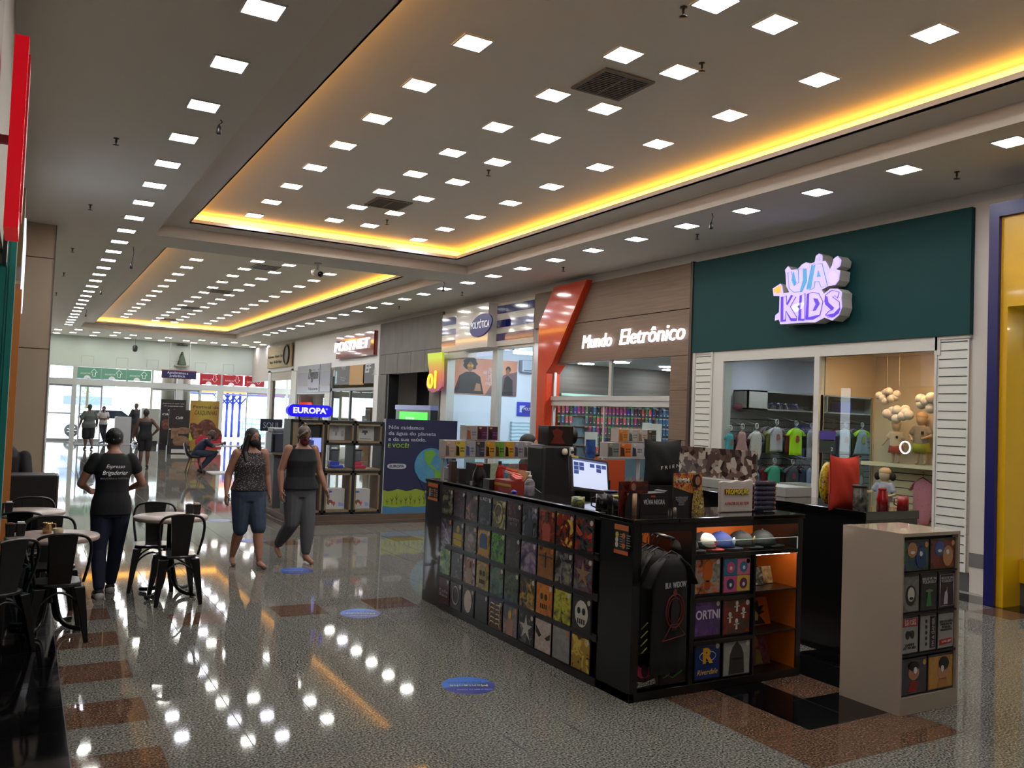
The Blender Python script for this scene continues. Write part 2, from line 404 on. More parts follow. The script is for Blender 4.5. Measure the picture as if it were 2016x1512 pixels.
# ================================================================ ENTRANCE WALL AND OUTSIDE
def wy(px, py, Y=YE): return onY(px, py, Y)
M_alu = mat('b9bcb8', .4, .3, name='aluminium frame'); M_endw = mat('b6bfb6', .65, name='pale green grey panelling')
M_gl = glass_mat()
struct('wall_front', bx(XL-.3, 16, YE, YE+.2, 3.42, ZC+.4), M_endw)
gr = MB()
for px in (172, 240, 300, 345, 395, 450, 510):
    x, z = wy(px, 722); gr.box(x-.25, x-.24, YE-.012, YE, 3.45, 3.85).box(x+.24, x+.25, YE-.012, YE, 3.45, 3.85).box(x-.25, x+.25, YE-.012, YE, 3.84, 3.85)
struct('trim_9', gr, mat('8d938d', .7))
# transoms and mullions; each door leaf / light is a window
xs = [wy(p, 800)[0] for p in (92, 144, 155, 198, 297, 370, 393, 432, 487, 540)]
fr = MB()
fr.box(XL, 16, YE-.06, YE+.1, 3.34, 3.46).box(XL, 16, YE-.08, YE+.12, 2.52, 2.80)
for p, w in ((92, .1), (144, .18), (297, .1), (352, .28), (393, .1), (432, .3), (530, .12), (563, .12)):
    x = wy(p, 800)[0]; fr.box(x-w/2, x+w/2, YE-.05, YE+.09, 0, 3.4)
for p in (200, 250, 460, 488): 
    x = wy(p, 750)[0]; fr.box(x-.05, x+.05, YE-.05, YE+.09, 2.7, 3.4)
struct('trim_8', fr, M_alu)
def leaf(n, p0, p1, y=YE, mid=None):
    x0, x1 = wy(p0, 800)[0], wy(p1, 800)[0]; w = .06
    f = MB().box(x0, x1, y-.03, y+.03, 0, .1).box(x0, x1, y-.03, y+.03, 2.44, 2.52).box(x0, x0+w, y-.03, y+.03, .1, 2.44).box(x1-w, x1, y-.03, y+.03, .1, 2.44)
    if mid: f.box(x0+w, x1-w, y-.03, y+.03, mid, mid+.06)
    r = struct('door_%d' % n, f, mat('8d9095', .4, .4)); obj('glass_pane', bx(x0+w, x1-w, y-.005, y+.005, .1, 2.44), M_gl, r); return r
leaf(1, 92, 142, mid=1.2); leaf(2, 155, 200, mid=1.2); leaf(3, 295, 345); leaf(4, 358, 392); leaf(5, 484, 528); leaf(6, 535, 570); leaf(7, 575, 640)
# coloured signs over the doors
def arrow(up, cx, cz, s, y, m, par, lab):
    pts = [(-.5, 0), (0, .62), (.5, 0), (.22, 0), (.22, -.62), (-.22, -.62), (-.22, 0)]
    if not up: pts = [(a, -b) for a, b in pts]
    mb = MB()
    for i in range(len(pts)):
        a, b = pts[i], pts[(i+1) % len(pts)]
        mb.tube([(cx+a[0]*s, y, cz+a[1]*s), (cx+b[0]*s, y, cz+b[1]*s)], .014, 4)
    obj('arrow', mb, m, par)
def doorsign(p0, p1, up, lab, word):
    (x0, zt), (x1, zb) = wy(p0[0], p0[1], YE-.07), wy(p1[0], p1[1], YE-.07); zt, zb = 3.33, 2.82
    m = mat('5f8f78' if up else '9c1a26', .5, name='translucent sign film'); m2 = mat('cfe3d6' if up else 'e8b9bd', .5)
    t = thing('door_sign', lab, 'sign', ((x0+x1)/2, YE-.08, zb), 0, 'entrance arrow signs' if up else 'exit arrow signs')
    obj('panel', bx(x0, x1, YE-.1, YE-.07, zb, zt), m, t)
    w = x1-x0; arrow(up, x0+w*.7, (zt+zb)/2+.03, .27, YE-.105, m2, t, '')
    text(word, (x0+w*.33, YE-.103, (zt+zb)/2-.03), .075, m2, (1, 0, 0), w=w*.42, parent=t)
    c = [(.14*math.cos(a*PI/10), .14*math.sin(a*PI/10)) for a in range(11)]
    obj('half_round_logo', MB().prism(c, (x0+w*.42, YE-.103, zb+.01), (1, 0, 0), (0, 0, 1), (0, -.006, 0)), mat('d8d8d8', .5), t)
for i, (a, b) in enumerate(((153, 198), (201, 248), (250, 297))): doorsign((a, 722), (b, 750), True, 'green sign with upward arrow over the entrance doors, %s from the left' % ORD[i], 'AIGARTIVO' if 0 else 'AIƆИƎUTƎЯ' if 0 else 'AIGARTMI')
for i, (a, b) in enumerate(((394, 434), (439, 478), (482, 520))): doorsign((a, 735), (b, 760), False, 'red exit sign with downward arrow over the doors, %s from the left' % ORD[i], 'SAÍDA')
x0, z0 = wy(320, 729, YE-1); x1, z1 = wy(385, 746, YE-1)
t = thing('hanging_sign', 'dark blue hanging sign thanking customers, between green and red signs', 'sign', ((x0+x1)/2, YE-1, z1))
obj('board', bx(x0, x1, YE-1.05, YE-.95, z1, z0), mat('1a1a48', .5), t); obj('edge', bx(x0-.03, x1+.03, YE-1.0, YE-.94, z1-.03, z0+.04), mat('8c2c2a', .5), t)
text('Agradecemos a\npreferência.', (x0*.55+x1*.45, YE-1.055, (z0+z1)/2), .12, mat('c9c9dc', .5), (1, 0, 0), w=(x1-x0)*.62, parent=t)
obj('hanger', MB().tube([(x0+.3, YE-1, z0), (x0+.3, YE-1, ZC)], .008, 5).tube([(x1-.3, YE-1, z0), (x1-.3, YE-1, ZC)], .008, 5), mat('b5b5b5', .4), t)
# saint niche on the wall, hanging speaker
sx, sz = wy(358, 719, YE-.2)
t = thing('wall_shelf', 'small ledge on the entrance wall under the dark figurine', 'shelf', (sx, YE-.15, sz-.12))
obj('ledge', bx(sx-.32, sx+.32, YE-.32, YE-.001, sz-.06, sz), mat('8f8b80', .6), t); obj('bracket', bx(sx-.2, sx+.2, YE-.22, YE-.001, sz-.12, sz-.06), mat('8f8b80', .6), t)
t = thing('figurine', 'dark green seated statuette on the ledge above the doors', 'statue', (sx, YE-.17, sz))
obj('robe', MB().lathe([(.2, 0), (.2, .05), (.16, .2), (.1, .4), (.05, .5)], (sx, YE-.17, sz), 12), mat('3d4a3a', .6), t)
obj('head', MB().ell((sx, YE-.18, sz+.56), (.06, .06, .08)), mat('4e4638', .6), t); obj('mantle', MB().lathe([(.14, .16), (.12, .36), (.08, .5), (.0, .64)], (sx, YE-.12, sz), 10), mat('2c3a33', .7), t)
one('canopy', bx(sx-.22, sx+.22, YE-.3, YE-.001, sz+.93, sz+.97), mat('3d3d38', .5), 'thin dark canopy strip above the statuette', 'canopy')
hx, hz = wy(266, 686, YE-.6)
t = thing('hanging_speaker', 'small black speaker hung before the entrance wall', 'speaker', (hx, YE-.6, hz-.15))
obj('rod', bx(hx-.01, hx+.01, YE-.61, YE-.59, hz+.15, ZC), mat('777777', .4), t); obj('cabinet', MB().lathe([(.05, -.15), (.1, -.1), (.11, .08), (.06, .15)], (hx, YE-.6, hz), 12), mat('151515', .5), t)
# ---- outside
struct('floor', bx(-40, 70, YE+.0, 120, -.08, -.01), mat('b9b5ad', .8, name='bright pavement'))
def car(x, y, lab, body='e8e8ea'):
    t = thing('car', lab, 'car', (x, y, 0)); b = MB()
    prof = [(-2.1, .35), (-2.15, .75), (-1.3, .95), (-.7, 1.42), (.9, 1.45), (1.6, 1.0), (2.15, .85), (2.15, .35)]
    b.prism([(a, c) for a, c in prof], (x, y-.8, 0), (1, 0, 0), (0, 0, 1), (0, 1.6, 0)); obj('body', b, mat(body, .25, coat=.5), t, bevel=.06)
    obj('window', MB().prism([(-1.15, .97), (-.65, 1.36), (.85, 1.38), (1.4, .98)], (x, y-.81, 0), (1, 0, 0), (0, 0, 1), (0, -.01, 0)), mat('15191f', .08), t)
    for sx_ in (-1.35, 1.35):
        w = obj('wheel', MB().lathe([(.0, -.1), (.3, -.1), (.33, -.05), (.33, .08), (.0, .09)], (x+sx_, y-.8, .33), 20, 'y'), mat('1a1a1c', .6), t)
        s = MB()
        for k in range(7):
            a = 2*PI*k/7; s.tube([(x+sx_, y-.93, .33), (x+sx_+.22*math.cos(a), y-.93, .33+.22*math.sin(a))], .022, 5)
        o = obj('spokes', s, mat('b9bbc0', .3, .8), w)
cx, _ = onY(157, 835, 47.5); car(cx+1.0, 48.3, 'white parked car with spoked wheels seen through the left door')
def conifer(x, y, h, lab):
    t = thing('tree', lab, 'tree', (x, y, 0)); obj('trunk', MB().lathe([(.12, 0), (.06, h*.7)], (x, y, 0), 8), mat('4a3a2c', .9), t)
    f = MB(); r = random.Random(3)
    for i in range(260):
        z = h*(.15+.85*r.random()); R = (1-z/h)*h*.2+.05; a = r.random()*2*PI; d = R*(.4+.6*r.random())
        c = Vector((x+d*math.cos(a), y+d*math.sin(a), z)); u = Vector((math.cos(a), math.sin(a), .5))*.22; v = Vector((-math.sin(a), math.cos(a), .3))*.08
        f.poly([c-v, c+u, c+v])
    obj('foliage', f, mat('4f7a52', .8), t)
tx, _ = onY(172, 780, 70); conifer(tx, 70, 6.0, 'slim green conifer outside beyond the left door')
bx_, bz_ = onY(192, 760, 90); t = thing('building', 'pale blue office block far outside the left door', 'building', (bx_, 92, 0))
obj('wall', bx(bx_-3, bx_+1.5, 90, 96, 0, 6.5), mat('9aa3c4', .7), t)
for k in range(3): obj('window_band', bx(bx_-2.8, bx_+1.3, 89.97, 90, 1.4+k*1.7, 2.2+k*1.7), mat('5b658c', .4), t)
# orange and red canopy with blue posts beyond the exit doors
ax0 = onY(392, 770, 50)[0]; ax1 = onY(620, 770, 50)[0]
t = thing('canopy', 'orange and red canopy on blue posts outside the exit doors', 'canopy', ((ax0+ax1)/2, 52, 0))
obj('orange_fascia', bx(ax0-1.5, ax1*.5+ax0*.5, 50, 50.2, 2.55, 2.95), mat('e8702a', .5), t); obj('red_fascia', bx(ax1*.5+ax0*.5, ax1+4, 50, 50.2, 2.5, 2.9), mat('c2242a', .5), t)
obj('blue_edge', bx(ax0-1.5, ax1+4, 49.98, 50.2, 2.42, 2.52), mat('3a3f8a', .5), t); obj('roof', bx(ax0-1.5, ax1+4, 50.2, 58, 2.6, 2.75), mat('b8b4b0', .6), t)
for px in (436, 447, 458, 472):
    x = onY(px, 800, 52)[0]; p = MB().tube([(x, 52, 0), (x, 52, 2.6)], .075, 8)
    p.tube([(x, 52, 1.9), (x-.5, 52, 2.5)], .05, 6).tube([(x, 52, 1.9), (x+.5, 52, 2.5)], .05, 6); obj('post', p, mat('1f3fb4', .4), t)
mb = MB(); x0 = onY(478, 830, 49)[0]; x1 = onY(520, 830, 49)[0]
for i in range(4):
    z = .3+i*.28; mb.tube([(x0, 49, z), (x1+3, 49, z)], .03, 5)
for i in range(9):
    x = x0+(x1+3-x0)*i/8; mb.tube([(x, 49, 0), (x, 49, 1.2)], .025, 5)
one('railing', mb, mat('4aa0c8', .4), 'light blue metal railing outside the right exit door', 'railing')
t = thing('shopping_carts', 'nested shopping trolleys parked outside behind the blue railing', 'shopping carts', (x0+1.5, 51, 0))
for k in range(5):
    c = MB(); xx = x0+.3+k*.45
    for i in range(7): c.tube([(xx+i*.1, 51, .5), (xx+i*.1, 51, .95)], .012, 4); 
    for i in range(4): c.tube([(xx, 51, .5+i*.15), (xx+.65, 51, .5+i*.15)], .012, 4)
    c.tube([(xx, 51, .5), (xx, 51, .1)], .02, 5).tube([(xx+.6, 51, .5), (xx+.6, 51, .1)], .02, 5).tube([(xx-.02, 50.8, 1.0), (xx-.02, 51.2, 1.0)], .02, 5)
    obj('trolley', c, mat('6a6d78', .4, .5), t)
for k, (p, l) in enumerate(((328, 'left'), (345, 'right'))):
    pass
x0 = onY(331, 800, YE+1.2)[0]; x1 = onY(359, 800, YE+1.2)[0]
one('stone_column', MB().lathe([(.36, 0), (.34, 3.6)], (x0, YE+1.2, 0), 16), mat('4c4339', .8), 'dark brown outdoor column just left of the middle mullion', 'column', 'outdoor columns')
one('stone_column', MB().lathe([(.36, 0), (.34, 3.6)], (x1, YE+1.2, 0), 16), mat('4c4339', .8), 'dark brown outdoor column just right of the middle mullion', 'column', 'outdoor columns')
# ENCONTRO lettered mullion
ex, _ = wy(424, 790, YE-.1); text('ENCONTRO', (ex, YE-.16, 1.95), .13, mat('f0f0f0', .5), (0, 0, 1), (-1, 0, 0), w=1.05, name='lettering')
o = [q for q in COL.objects if q.name.startswith('lettering') and not q.parent][-1]; o.name = 'wall_lettering'; setp(o, 'white vertical lettering on the mullion left of the exit doors', 'lettering')
# white boxes by the doors
def pbox(name, px0, px1, pyb, Y, h, m, lab, cat, d=.5, group=None):
    x0, x1 = onY(px0, pyb, Y)[0], onY(px1, pyb, Y)[0]; return one(name, bx(x0, x1, Y, Y+d, 0, h), m, lab, cat, group, .01)
t = pbox('display_counter', 224, 256, 877, 39.6, 1.2, mat('b4b6ba', .5), 'plain white upright panel box beside the standing man', 'counter', .25)
x0, x1 = onY(276, 870, 39.2)[0], onY(312, 870, 39.2)[0]
t = thing('white_counter', 'wide white counter on a dark base behind the black banners', 'counter', ((x0+x1)/2, 39.5, 0))
obj('body', bx(x0, x1, 39.2, 39.9, .22, 1.6), mat('a9aca6', .5), t, bevel=.02); obj('plinth', bx(x0+.05, x1-.05, 39.25, 39.85, 0, .22), mat('2b2b2e', .6), t)
struct('trim_7', bx(*[onY(p, 880, 40)[0] for p in (144, 210)], 38.6, 40.6, 0, .012), mat('3a3a40', .9))
# banners on stands
def banner(px0, px1, Y, h, m, lab, body, base=.12, dark=True):
    x0, x1 = onY(px0, 870, Y)[0], onY(px1, 870, Y)[0]
    t = thing('banner_stand', lab, 'banner', ((x0+x1)/2, Y, 0))
    obj('panel', bx(x0, x1, Y-.02, Y+.02, base, h), m, t); obj('base', bx(x0-.03, x1+.03, Y-.16, Y+.16, 0, base), mat('17171a', .5), t)
    body(t, x0, x1, Y-.024, h); return t
W1 = mat('cfcfcf', .6)
def bA(t, x0, x1, y, h):
    c = (x0+x1)/2; text('Enquanto se toma café,', (c, y, h-.16), .035, W1, (1, 0, 0), w=.8, parent=t); text('não preparamos com', (c, y, h-.26), .04, W1, (1, 0, 0), w=.72, parent=t)
    text('muito', (c, y, h-.42), .09, W1, (1, 0, 0), w=.4, parent=t); text('carinho', (c, y, h-.58), .12, W1, (1, 0, 0), w=.8, shear=.3, parent=t)
    b = MB(); b.ell((c-.25, y, h*.5), (.18, .004, .22)).ell((c+.1, y, h*.42), (.22, .004, .15)).ell((c+.25, y, h*.55), (.14, .004, .2)); obj('photo_print', b, pattern('noise', ['2a1712', '5a2f22', '9b8a80'], 6, .6, dist=1), t)
def bB(t, x0, x1, y, h):
    c = (x0+x1)/2; text('Café', (c, y, h-.3), .1, W1, (1, 0, 0), shear=.4, parent=t); text('Se o café que é bom', (c, y, h-.72), .06, W1, (1, 0, 0), w=.7, shear=.3, parent=t)
    b = MB(); b.box(x0+.1, x0+.35, y-.004, y, .55, .95).ell((c+.15, y, .85), (.3, .004, .13)).ell((c+.1, y, .45), (.3, .004, .22)); obj('photo_print', b, pattern('noise', ['3a2a20', '7a5a44', 'a08566'], 5, .6, dist=1), t)
    obj('price_strip', bx(c-.25, c+.35, y-.15, y-.14, .03, .17), mat('c2bebe', .5), t)
def bC(t, x0, x1, y, h):
    c = (x0+x1)/2; K = mat('2b1a12', .6); text('Festival de', (c+.05, y, h-.25), .13, K, (1, 0, 0), w=.95, parent=t); text('CASQUINHAS', (c+.05, y, h-.48), .17, K, (1, 0, 0), w=(x1-x0)*.78, shear=.2, parent=t)
    obj('chocolate_print', MB().ell((c-.4, y, h-1.2), (.3, .006, .32)).ell((c+.1, y, h-1.05), (.34, .006, .33)).ell((c+.4, y, h-1.35), (.3, .006, .3)), pattern('noise', ['2c130e', '5a2c20', 'b98a6a'], 5, .6, dist=1), t)
    obj('lime_print', MB().ell((c-.62, y, .75), (.35, .006, .36)), mat('a9b83c', .5), t); obj('pink_print', MB().box(c-.15, c+.7, y-.004, y, .1, .62).ell((c, y, h-1.6), (.3, .006, .25)), mat('b4243c', .5), t)
banner(313, 362, 36.4, 2.0, mat('1d1a1c', .5), 'tall black banner with white script text beside the entrance', bA, .25)
banner(330, 371, 33.6, 1.62, mat('211a19', .5), 'shorter dark banner with pastry photo, overlapping the tall black banner', bB, .3)
banner(371, 428, 35.0, 2.0, pattern('wave', ['a8923a', '9a702a'], .25, .5), 'yellow ice cream cone banner behind the seated man', bC, .05)
x, y = 5.0, 27.0
# ================================================================ SHOPFRONTS ON THE RIGHT
def wr(p0, p1, X=XW):
    a, b = onX(p0[0], p0[1], X), onX(p1[0], p1[1], X); return min(a[0], b[0]), max(a[0], b[0]), min(a[1], b[1]), max(a[1], b[1])
def wpoly(pts, X, t): return MB().prism([onX(a, b, X) for a, b in pts], (X, 0, 0), (0, 1, 0), (0, 0, 1), (t, 0, 0))
XB = 14.6
M_int = mat('c4c6c8', .7); M_intf = mat('8c8a84', .2)
# header wall and partitions (structure)
hw = MB().use(M_wallR).box(XW+.02, XW+.2, 5.6, 15.5, 3.05, ZC).box(XW+.02, XW+.2, 15.5, 20.75, 3.5, ZC).box(XW+.02, XW+.2, 20.75, YE, 3.05, ZC).box(XW+.02, XW+.2, Y0-1, 5.6, 3.3, ZC)
struct('wall_right', hw)
pm = MB().use(mat('c6bfb4', .7)).box(XW+.012, XW+.3, 5.5, 6.059, 0, 4.6).box(XW+.03, XW+.3, 6.059, 6.095, 0, 3.02)
struct('wall_right', pm)
# grey band and dark foot on the white pier
struct('baseboard_right', MB().box(XW+.005, XW+.03, 5.55, 6.06, .30, .46), mat('6b6967', .6))
for i, y in enumerate((5.95, 10.86, 15.45, 20.75, 25.3, 30.6, 35.4)):
    struct('wall_partition', bx(XW+.1, XB, y-.05, y+.05, 0, 3.3), mat('c8c4be', .7))
struct('wall_shop_back', bx(XB, XB+.1, Y0, 36, 0, 3.85), mat('b8b5b0', .7))
struct('ceiling', MB().box(XW+.21, XB+.1, Y0, 5.9, 3.25, 3.3).box(XW+.21, XB+.1, 6.0, 15.4, 3.03, 3.08).box(XW+.1, XB+.1, 20.8, YE, 3.25, 3.3).box(XW+.2, XB+.1, 15.5, 20.7, 3.8, 3.85), mat('c6c6c6', .8))
# ---------------- kids shop
M_slat = mat('c9c8be', .6, name='slat board'); M_groove = mat('3a3733', .8)
t = thing('shop_fascia', 'dark teal fascia panel of the kids shop', 'fascia', (XW-.03, 8.5, 3.03))
obj('panel', bx(XW-.06, XW+.02, 6.06, 10.89, 3.03, 4.55), mat('0b3a3a', .6, name='teal laminate', spec=.2), t)
def slatwall(y0, y1, z0, z1, X, lab, st=.105, n=None, m=M_slat):
    t = thing('slat_panel', lab, 'slat panel', (X, (y0+y1)/2, z0)); b = MB().use(m); g = MB()
    obj('board', bx(X, X+.03, y0, y1, z0, z1), m, t)
    z = z0+st
    while z < z1-.03:
        g.box(X-.003, X+.001, y0+.02, y1-.02, z, z+.012); z += st
    obj('grooves', g, M_groove, t); return t
slatwall(6.09, 6.49, .22, 3.0, XW-.015, 'white slatted panel at the right edge of the kids shop')
slatwall(10.43, 10.83, .22, 3.0, XW-.02, 'white slatted panel at the left edge of the kids shop')
fr = MB().box(XW-.028, XW+.1, 6.45, 6.53, 2.8, 3.02).box(XW-.03, XW+.15, 6.49, 6.52, 0, 3.03).box(XW-.03, XW+.12, 6.07, 10.9, 2.99, 3.03).box(XW-.03, XW+.12, 6.49, 10.43, 2.86, 2.99).box(XW-.03, XW+.15, 10.17, 10.43, 0, 2.86).box(XW-.03, XW+.08, 8.27, 8.36, 0, 2.86).box(XW-.03, XW+.1, 6.52, 10.17, 0, .12).box(XW-.05, XW+.02, 10.40, 10.44, 0, 3.03).box(XW-.04, XW+.02, 10.83, 10.89, 0, 3.03)
r = struct('window_1', fr, mat('bfbcb4', .55)); obj('glass_pane', bx(XW, XW+.01, 8.36, 10.17, .12, 2.86), M_gl, r); obj('glass_pane', bx(XW, XW+.01, 6.52, 7.38, .12, 2.86), M_gl, r); obj('glass_pane', bx(XW, XW+.01, 7.39, 8.27, .12, 2.86), M_gl, r)
struct('baseboard_right', bx(XW+.0, XW+.05, 6.06, 10.89, 0, .22), mat('4b4a48', .5))
YK = 10.62   # inner side wall carrying the clothes
struct('wall_kids', bx(XW+.1, XB, YK, YK+.06, 0, 3.25), mat('b9b9c2', .7))
XV, _ = onY(1722, 800, 8.27)       # depth of the warm display box
struct('wall_display', bx(XV, XV+.05, 6.0, 8.27, 0, 3.25), mat('c4b49c', .7))
struct('wall_display', bx(XW+.1, XV+.05, 6.0, 6.06, 0, 3.25), mat('c4b49c', .7))
dz = onY(1660, 780, 8.27)[1]; dx0 = onY(1621, 800, 8.27)[0]
struct('wall_display', bx(XW+.1, XV+.05, 8.27, 8.31, dz, 3.25), mat('c4b298', .7)); struct('wall_display', bx(dx0-.06, dx0, 8.27, 8.31, 0, dz), mat('c9a06a', .7)); struct('wall_display', bx(XV-.03, XV+.05, 8.27, 8.31, 0, dz), mat('c4b298', .7))
d = struct('door_8', MB().box(dx0, dx0+.02, 8.28, 8.3, .02, dz).box(XV-.05, XV-.03, 8.28, 8.3, .02, dz), mat('9a8a72', .4)); obj('glass_pane', bx(dx0+.02, XV-.05, 8.285, 8.295, .02, dz-.01), M_gl, d)
struct('ceiling', bx(XW+.1, XV, 6.06, 8.27, 2.93, 2.97), mat('c9b294', .8))
struct('wall_display', bx(XW+.02, XW+.1, 6.0, 8.3, 2.86, 3.25), mat('bfbcb4', .7))
def disc_lamp(x, y, z, r, e, c, lab, par_group='round shop lamps', power=None):
    t = thing('downlight', lab, 'lamp', (x, y, z), 0, par_group)
    obj('ring', MB().lathe([(r+.02, 0), (r+.02, -.012), (r, -.012)], (x, y, z), 24), mat('d0d0d0', .5), t)
    obj('diffuser', MB().lathe([(0, -.004), (r, -.004), (r, -.02), (0, -.02)], (x, y, z), 24), mat('fffefc', e=e, ec=c, name='lamp'), t)
lx, ly = onZ(1544, 698, 3.02); disc_lamp(lx, ly, 3.03, .13, 55, 'eef2ff', 'round white lamp inside the kids shop, left window')
disc_lamp(12.9, 9.4, 3.03, .13, 85, 'eef2ff', 'unseen round white lamp added to light the kids shop')  # unseen lamp added to brighten the shop interior
for k, (px, py) in enumerate(((1739, 689), (1814, 686))):
    lx, ly = onZ(px, py, 2.92); disc_lamp(lx, ly, 2.93, .075, 190, 'ffc894', 'warm round lamp over the display mannequins, %s one' % ('left', 'right')[k])
# shelf in the display box and slats below
(vy0, sz), _ = onX(1725, 907, XV), 0
shz = onX(1780, 913, XV-.15)[1]
one('display_shelf', bx(XV-.32, XV, 6.06, 8.24, shz-.05, shz), mat('d9c7a8', .5), 'long white shelf carrying two mannequins in the warm display', 'shelf')
slatwall(6.08, 8.2, .1, shz-.06, XV-.02, 'warm lit slatted board behind the child mannequin', .105, m=mat('cdbb9a', .6))
struct('floor', bx(XW+.05, XV, 6.06, 8.27, 0, .1), mat('b09a7a', .6))
# illuminated kids sign
SXS = XW-.3
def sgn(px, py, X=SXS): return onX(px, py, X)
t = thing('lightbox_sign', 'illuminated lilac UÁ KIDS sign with orange flag on the teal fascia', 'sign', (SXS, 8.7, 3.3))
Z8 = lambda x, y: (1480+x/8.4, 480+y/8.4)
outl = [(560, 500), (550, 430), (600, 370), (650, 430), (760, 420), (830, 340), (900, 305), (975, 330), (1040, 300), (1060, 200), (1110, 160), (1165, 190), (1165, 290), (1215, 280), (1250, 340), (1290, 420), (1325, 360), (1350, 250), (1420, 200), (1480, 270), (1460, 370), (1390, 420), (1460, 440), (1440, 600), (1380, 680), (1260, 700), (1150, 760), (1190, 830), (1300, 740), (1420, 740), (1490, 800), (1480, 900), (1490, 1050), (1440, 1180), (1330, 1270), (1200, 1220), (1050, 1300), (900, 1300), (760, 1310), (620, 1320), (470, 1330), (450, 1250), (380, 1270), (390, 1180), (450, 1130), (460, 860), (360, 860), (345, 740), (470, 660), (500, 700), (520, 820), (620, 800), (570, 700)]
M_side = mat('bdb8ae', .6); M_sface = mat('cfc0ff', .4, e=.5, ec='b09af0', name='backlit lilac acrylic')
obj('case', MB().prism([sgn(*Z8(a, b)) for a, b in outl], (SXS+.01, 0, 0), (0, 1, 0), (0, 0, 1), (.2, 0, 0)), M_side, t)
obj('face', MB().prism([sgn(*Z8(a, b)) for a, b in outl], (SXS, 0, 0), (0, 1, 0), (0, 0, 1), (.012, 0, 0)), M_sface, t)
def stroke(pts, w, X, m, nm, par, dx=-.006, Z=Z8, closed=False):
    P = [(X, *onX(*Z(*p), X)) for p in pts]; return obj(nm, MB().tube(P, w, 6, flat=.4, closed=closed), m, par)
def spoly(pts, X, m, nm, par, d=.006, Z=Z8): return obj(nm, MB().prism([onX(*Z(a, b), X) for a, b in pts], (X-d, 0, 0), (0, 1, 0), (0, 0, 1), (d, 0, 0)), m, par)
BL = mat('4f9fd0', .5, e=.35, ec='4f9fd0'); VI = mat('5a38c8', .5, e=.5, ec='5636c4'); WH = mat('e6dcff', .5, e=.95, ec='d9ccff')
U = [(600, 480), (660, 460), (720, 680), (780, 640), (770, 420), (900, 405), (910, 620), (830, 790), (700, 800), (620, 740)]
A = [(910, 750), (1000, 350), (1165, 325), (1255, 690), (1150, 720), (1110, 620), (1050, 620), (1030, 730), (960, 765)]
K = [(485, 1290), (490, 880), (575, 860), (580, 1000), (660, 850), (730, 880), (640, 1040), (750, 1220), (740, 1270), (650, 1275), (570, 1110), (560, 1280)]
I = [(775, 1270), (800, 860), (885, 820), (880, 1240), (860, 1270)]
D = [(895, 1255), (920, 830), (1010, 800), (1110, 820), (1180, 960), (1130, 1180), (1010, 1250)]
S_ = [(1450, 800), (1330, 765), (1220, 850), (1210, 960), (1290, 1060), (1350, 1090), (1280, 1110), (1220, 1180), (1260, 1215), (1370, 1200), (1460, 1090), (1450, 960), (1340, 880), (1380, 860), (1420, 900)]
for nm, P, m in (('letter', U, BL), ('letter', A, BL), ('letter', K, VI), ('letter', I, VI), ('letter', D, VI), ('letter', S_, VI)): stroke(P, .011, SXS, m, nm, t, closed=True)
for P, m in (([(690, 460), (740, 640), (700, 700), (660, 600)], BL), ([(850, 420), (900, 415), (905, 620), (840, 780), (800, 790), (850, 600)], BL), ([(990, 370), (1050, 350), (980, 740), (920, 750)], BL), ([(1100, 440), (1140, 540), (1080, 550)], BL),
             ([(487, 1285), (490, 885), (525, 875), (522, 1260), (560, 1250), (560, 1280)], VI), ([(580, 990), (650, 850), (680, 860), (590, 1020)], VI), ([(570, 1110), (650, 1230), (745, 1230), (735, 1270), (655, 1272)], VI), ([(777, 1268), (800, 862), (830, 850), (815, 1240), (875, 1240), (858, 1268)], VI),
             ([(897, 1253), (920, 835), (950, 820), (935, 1215), (1130, 1170), (1010, 1248)], VI), ([(1020, 900), (1090, 910), (1125, 990), (1060, 1100), (1010, 1110), (1060, 1000)], VI), ([(1215, 860), (1250, 870), (1270, 970), (1365, 1060), (1320, 1100), (1215, 1000)], VI), ([(1220, 1180), (1360, 1150), (1460, 1050), (1440, 1150), (1330, 1220)], VI)):
    spoly(P, SXS, m, 'letter_shading', t)
spoly([(370, 820), (365, 750), (485, 680), (480, 800), (420, 830), (405, 780)], SXS, mat('e8a93a', .5, e=.6, ec='e8a93a'), 'flag', t)
spoly([(660, 1040), (720, 1000), (830, 970), (870, 985), (830, 1070), (740, 1130), (700, 1110)], SXS, WH, 'rocket', t); spoly([(755, 1040), (780, 1015), (803, 1040), (785, 1070)], SXS-.007, mat('2e6fb0', .5), 'rocket_window', t)
ring = lambda cx, cy, a, b: [(cx+a*math.cos(k*PI/8), cy+b*math.sin(k*PI/8)) for k in range(16)]
for c in ((1410, 290, 50, 75), (1345, 560, 85, 110), (1340, 395, 25, 35), (900, 370, 60, 45), (1110, 230, 40, 50)): spoly(ring(*c), SXS, mat('d3c2ee', .5, e=.45, ec='c4b2ea'), 'ornament', t)
stroke([(1085, 270), (1100, 230), (1130, 225), (1115, 280)], .01, SXS, BL, 'accent_mark', t)
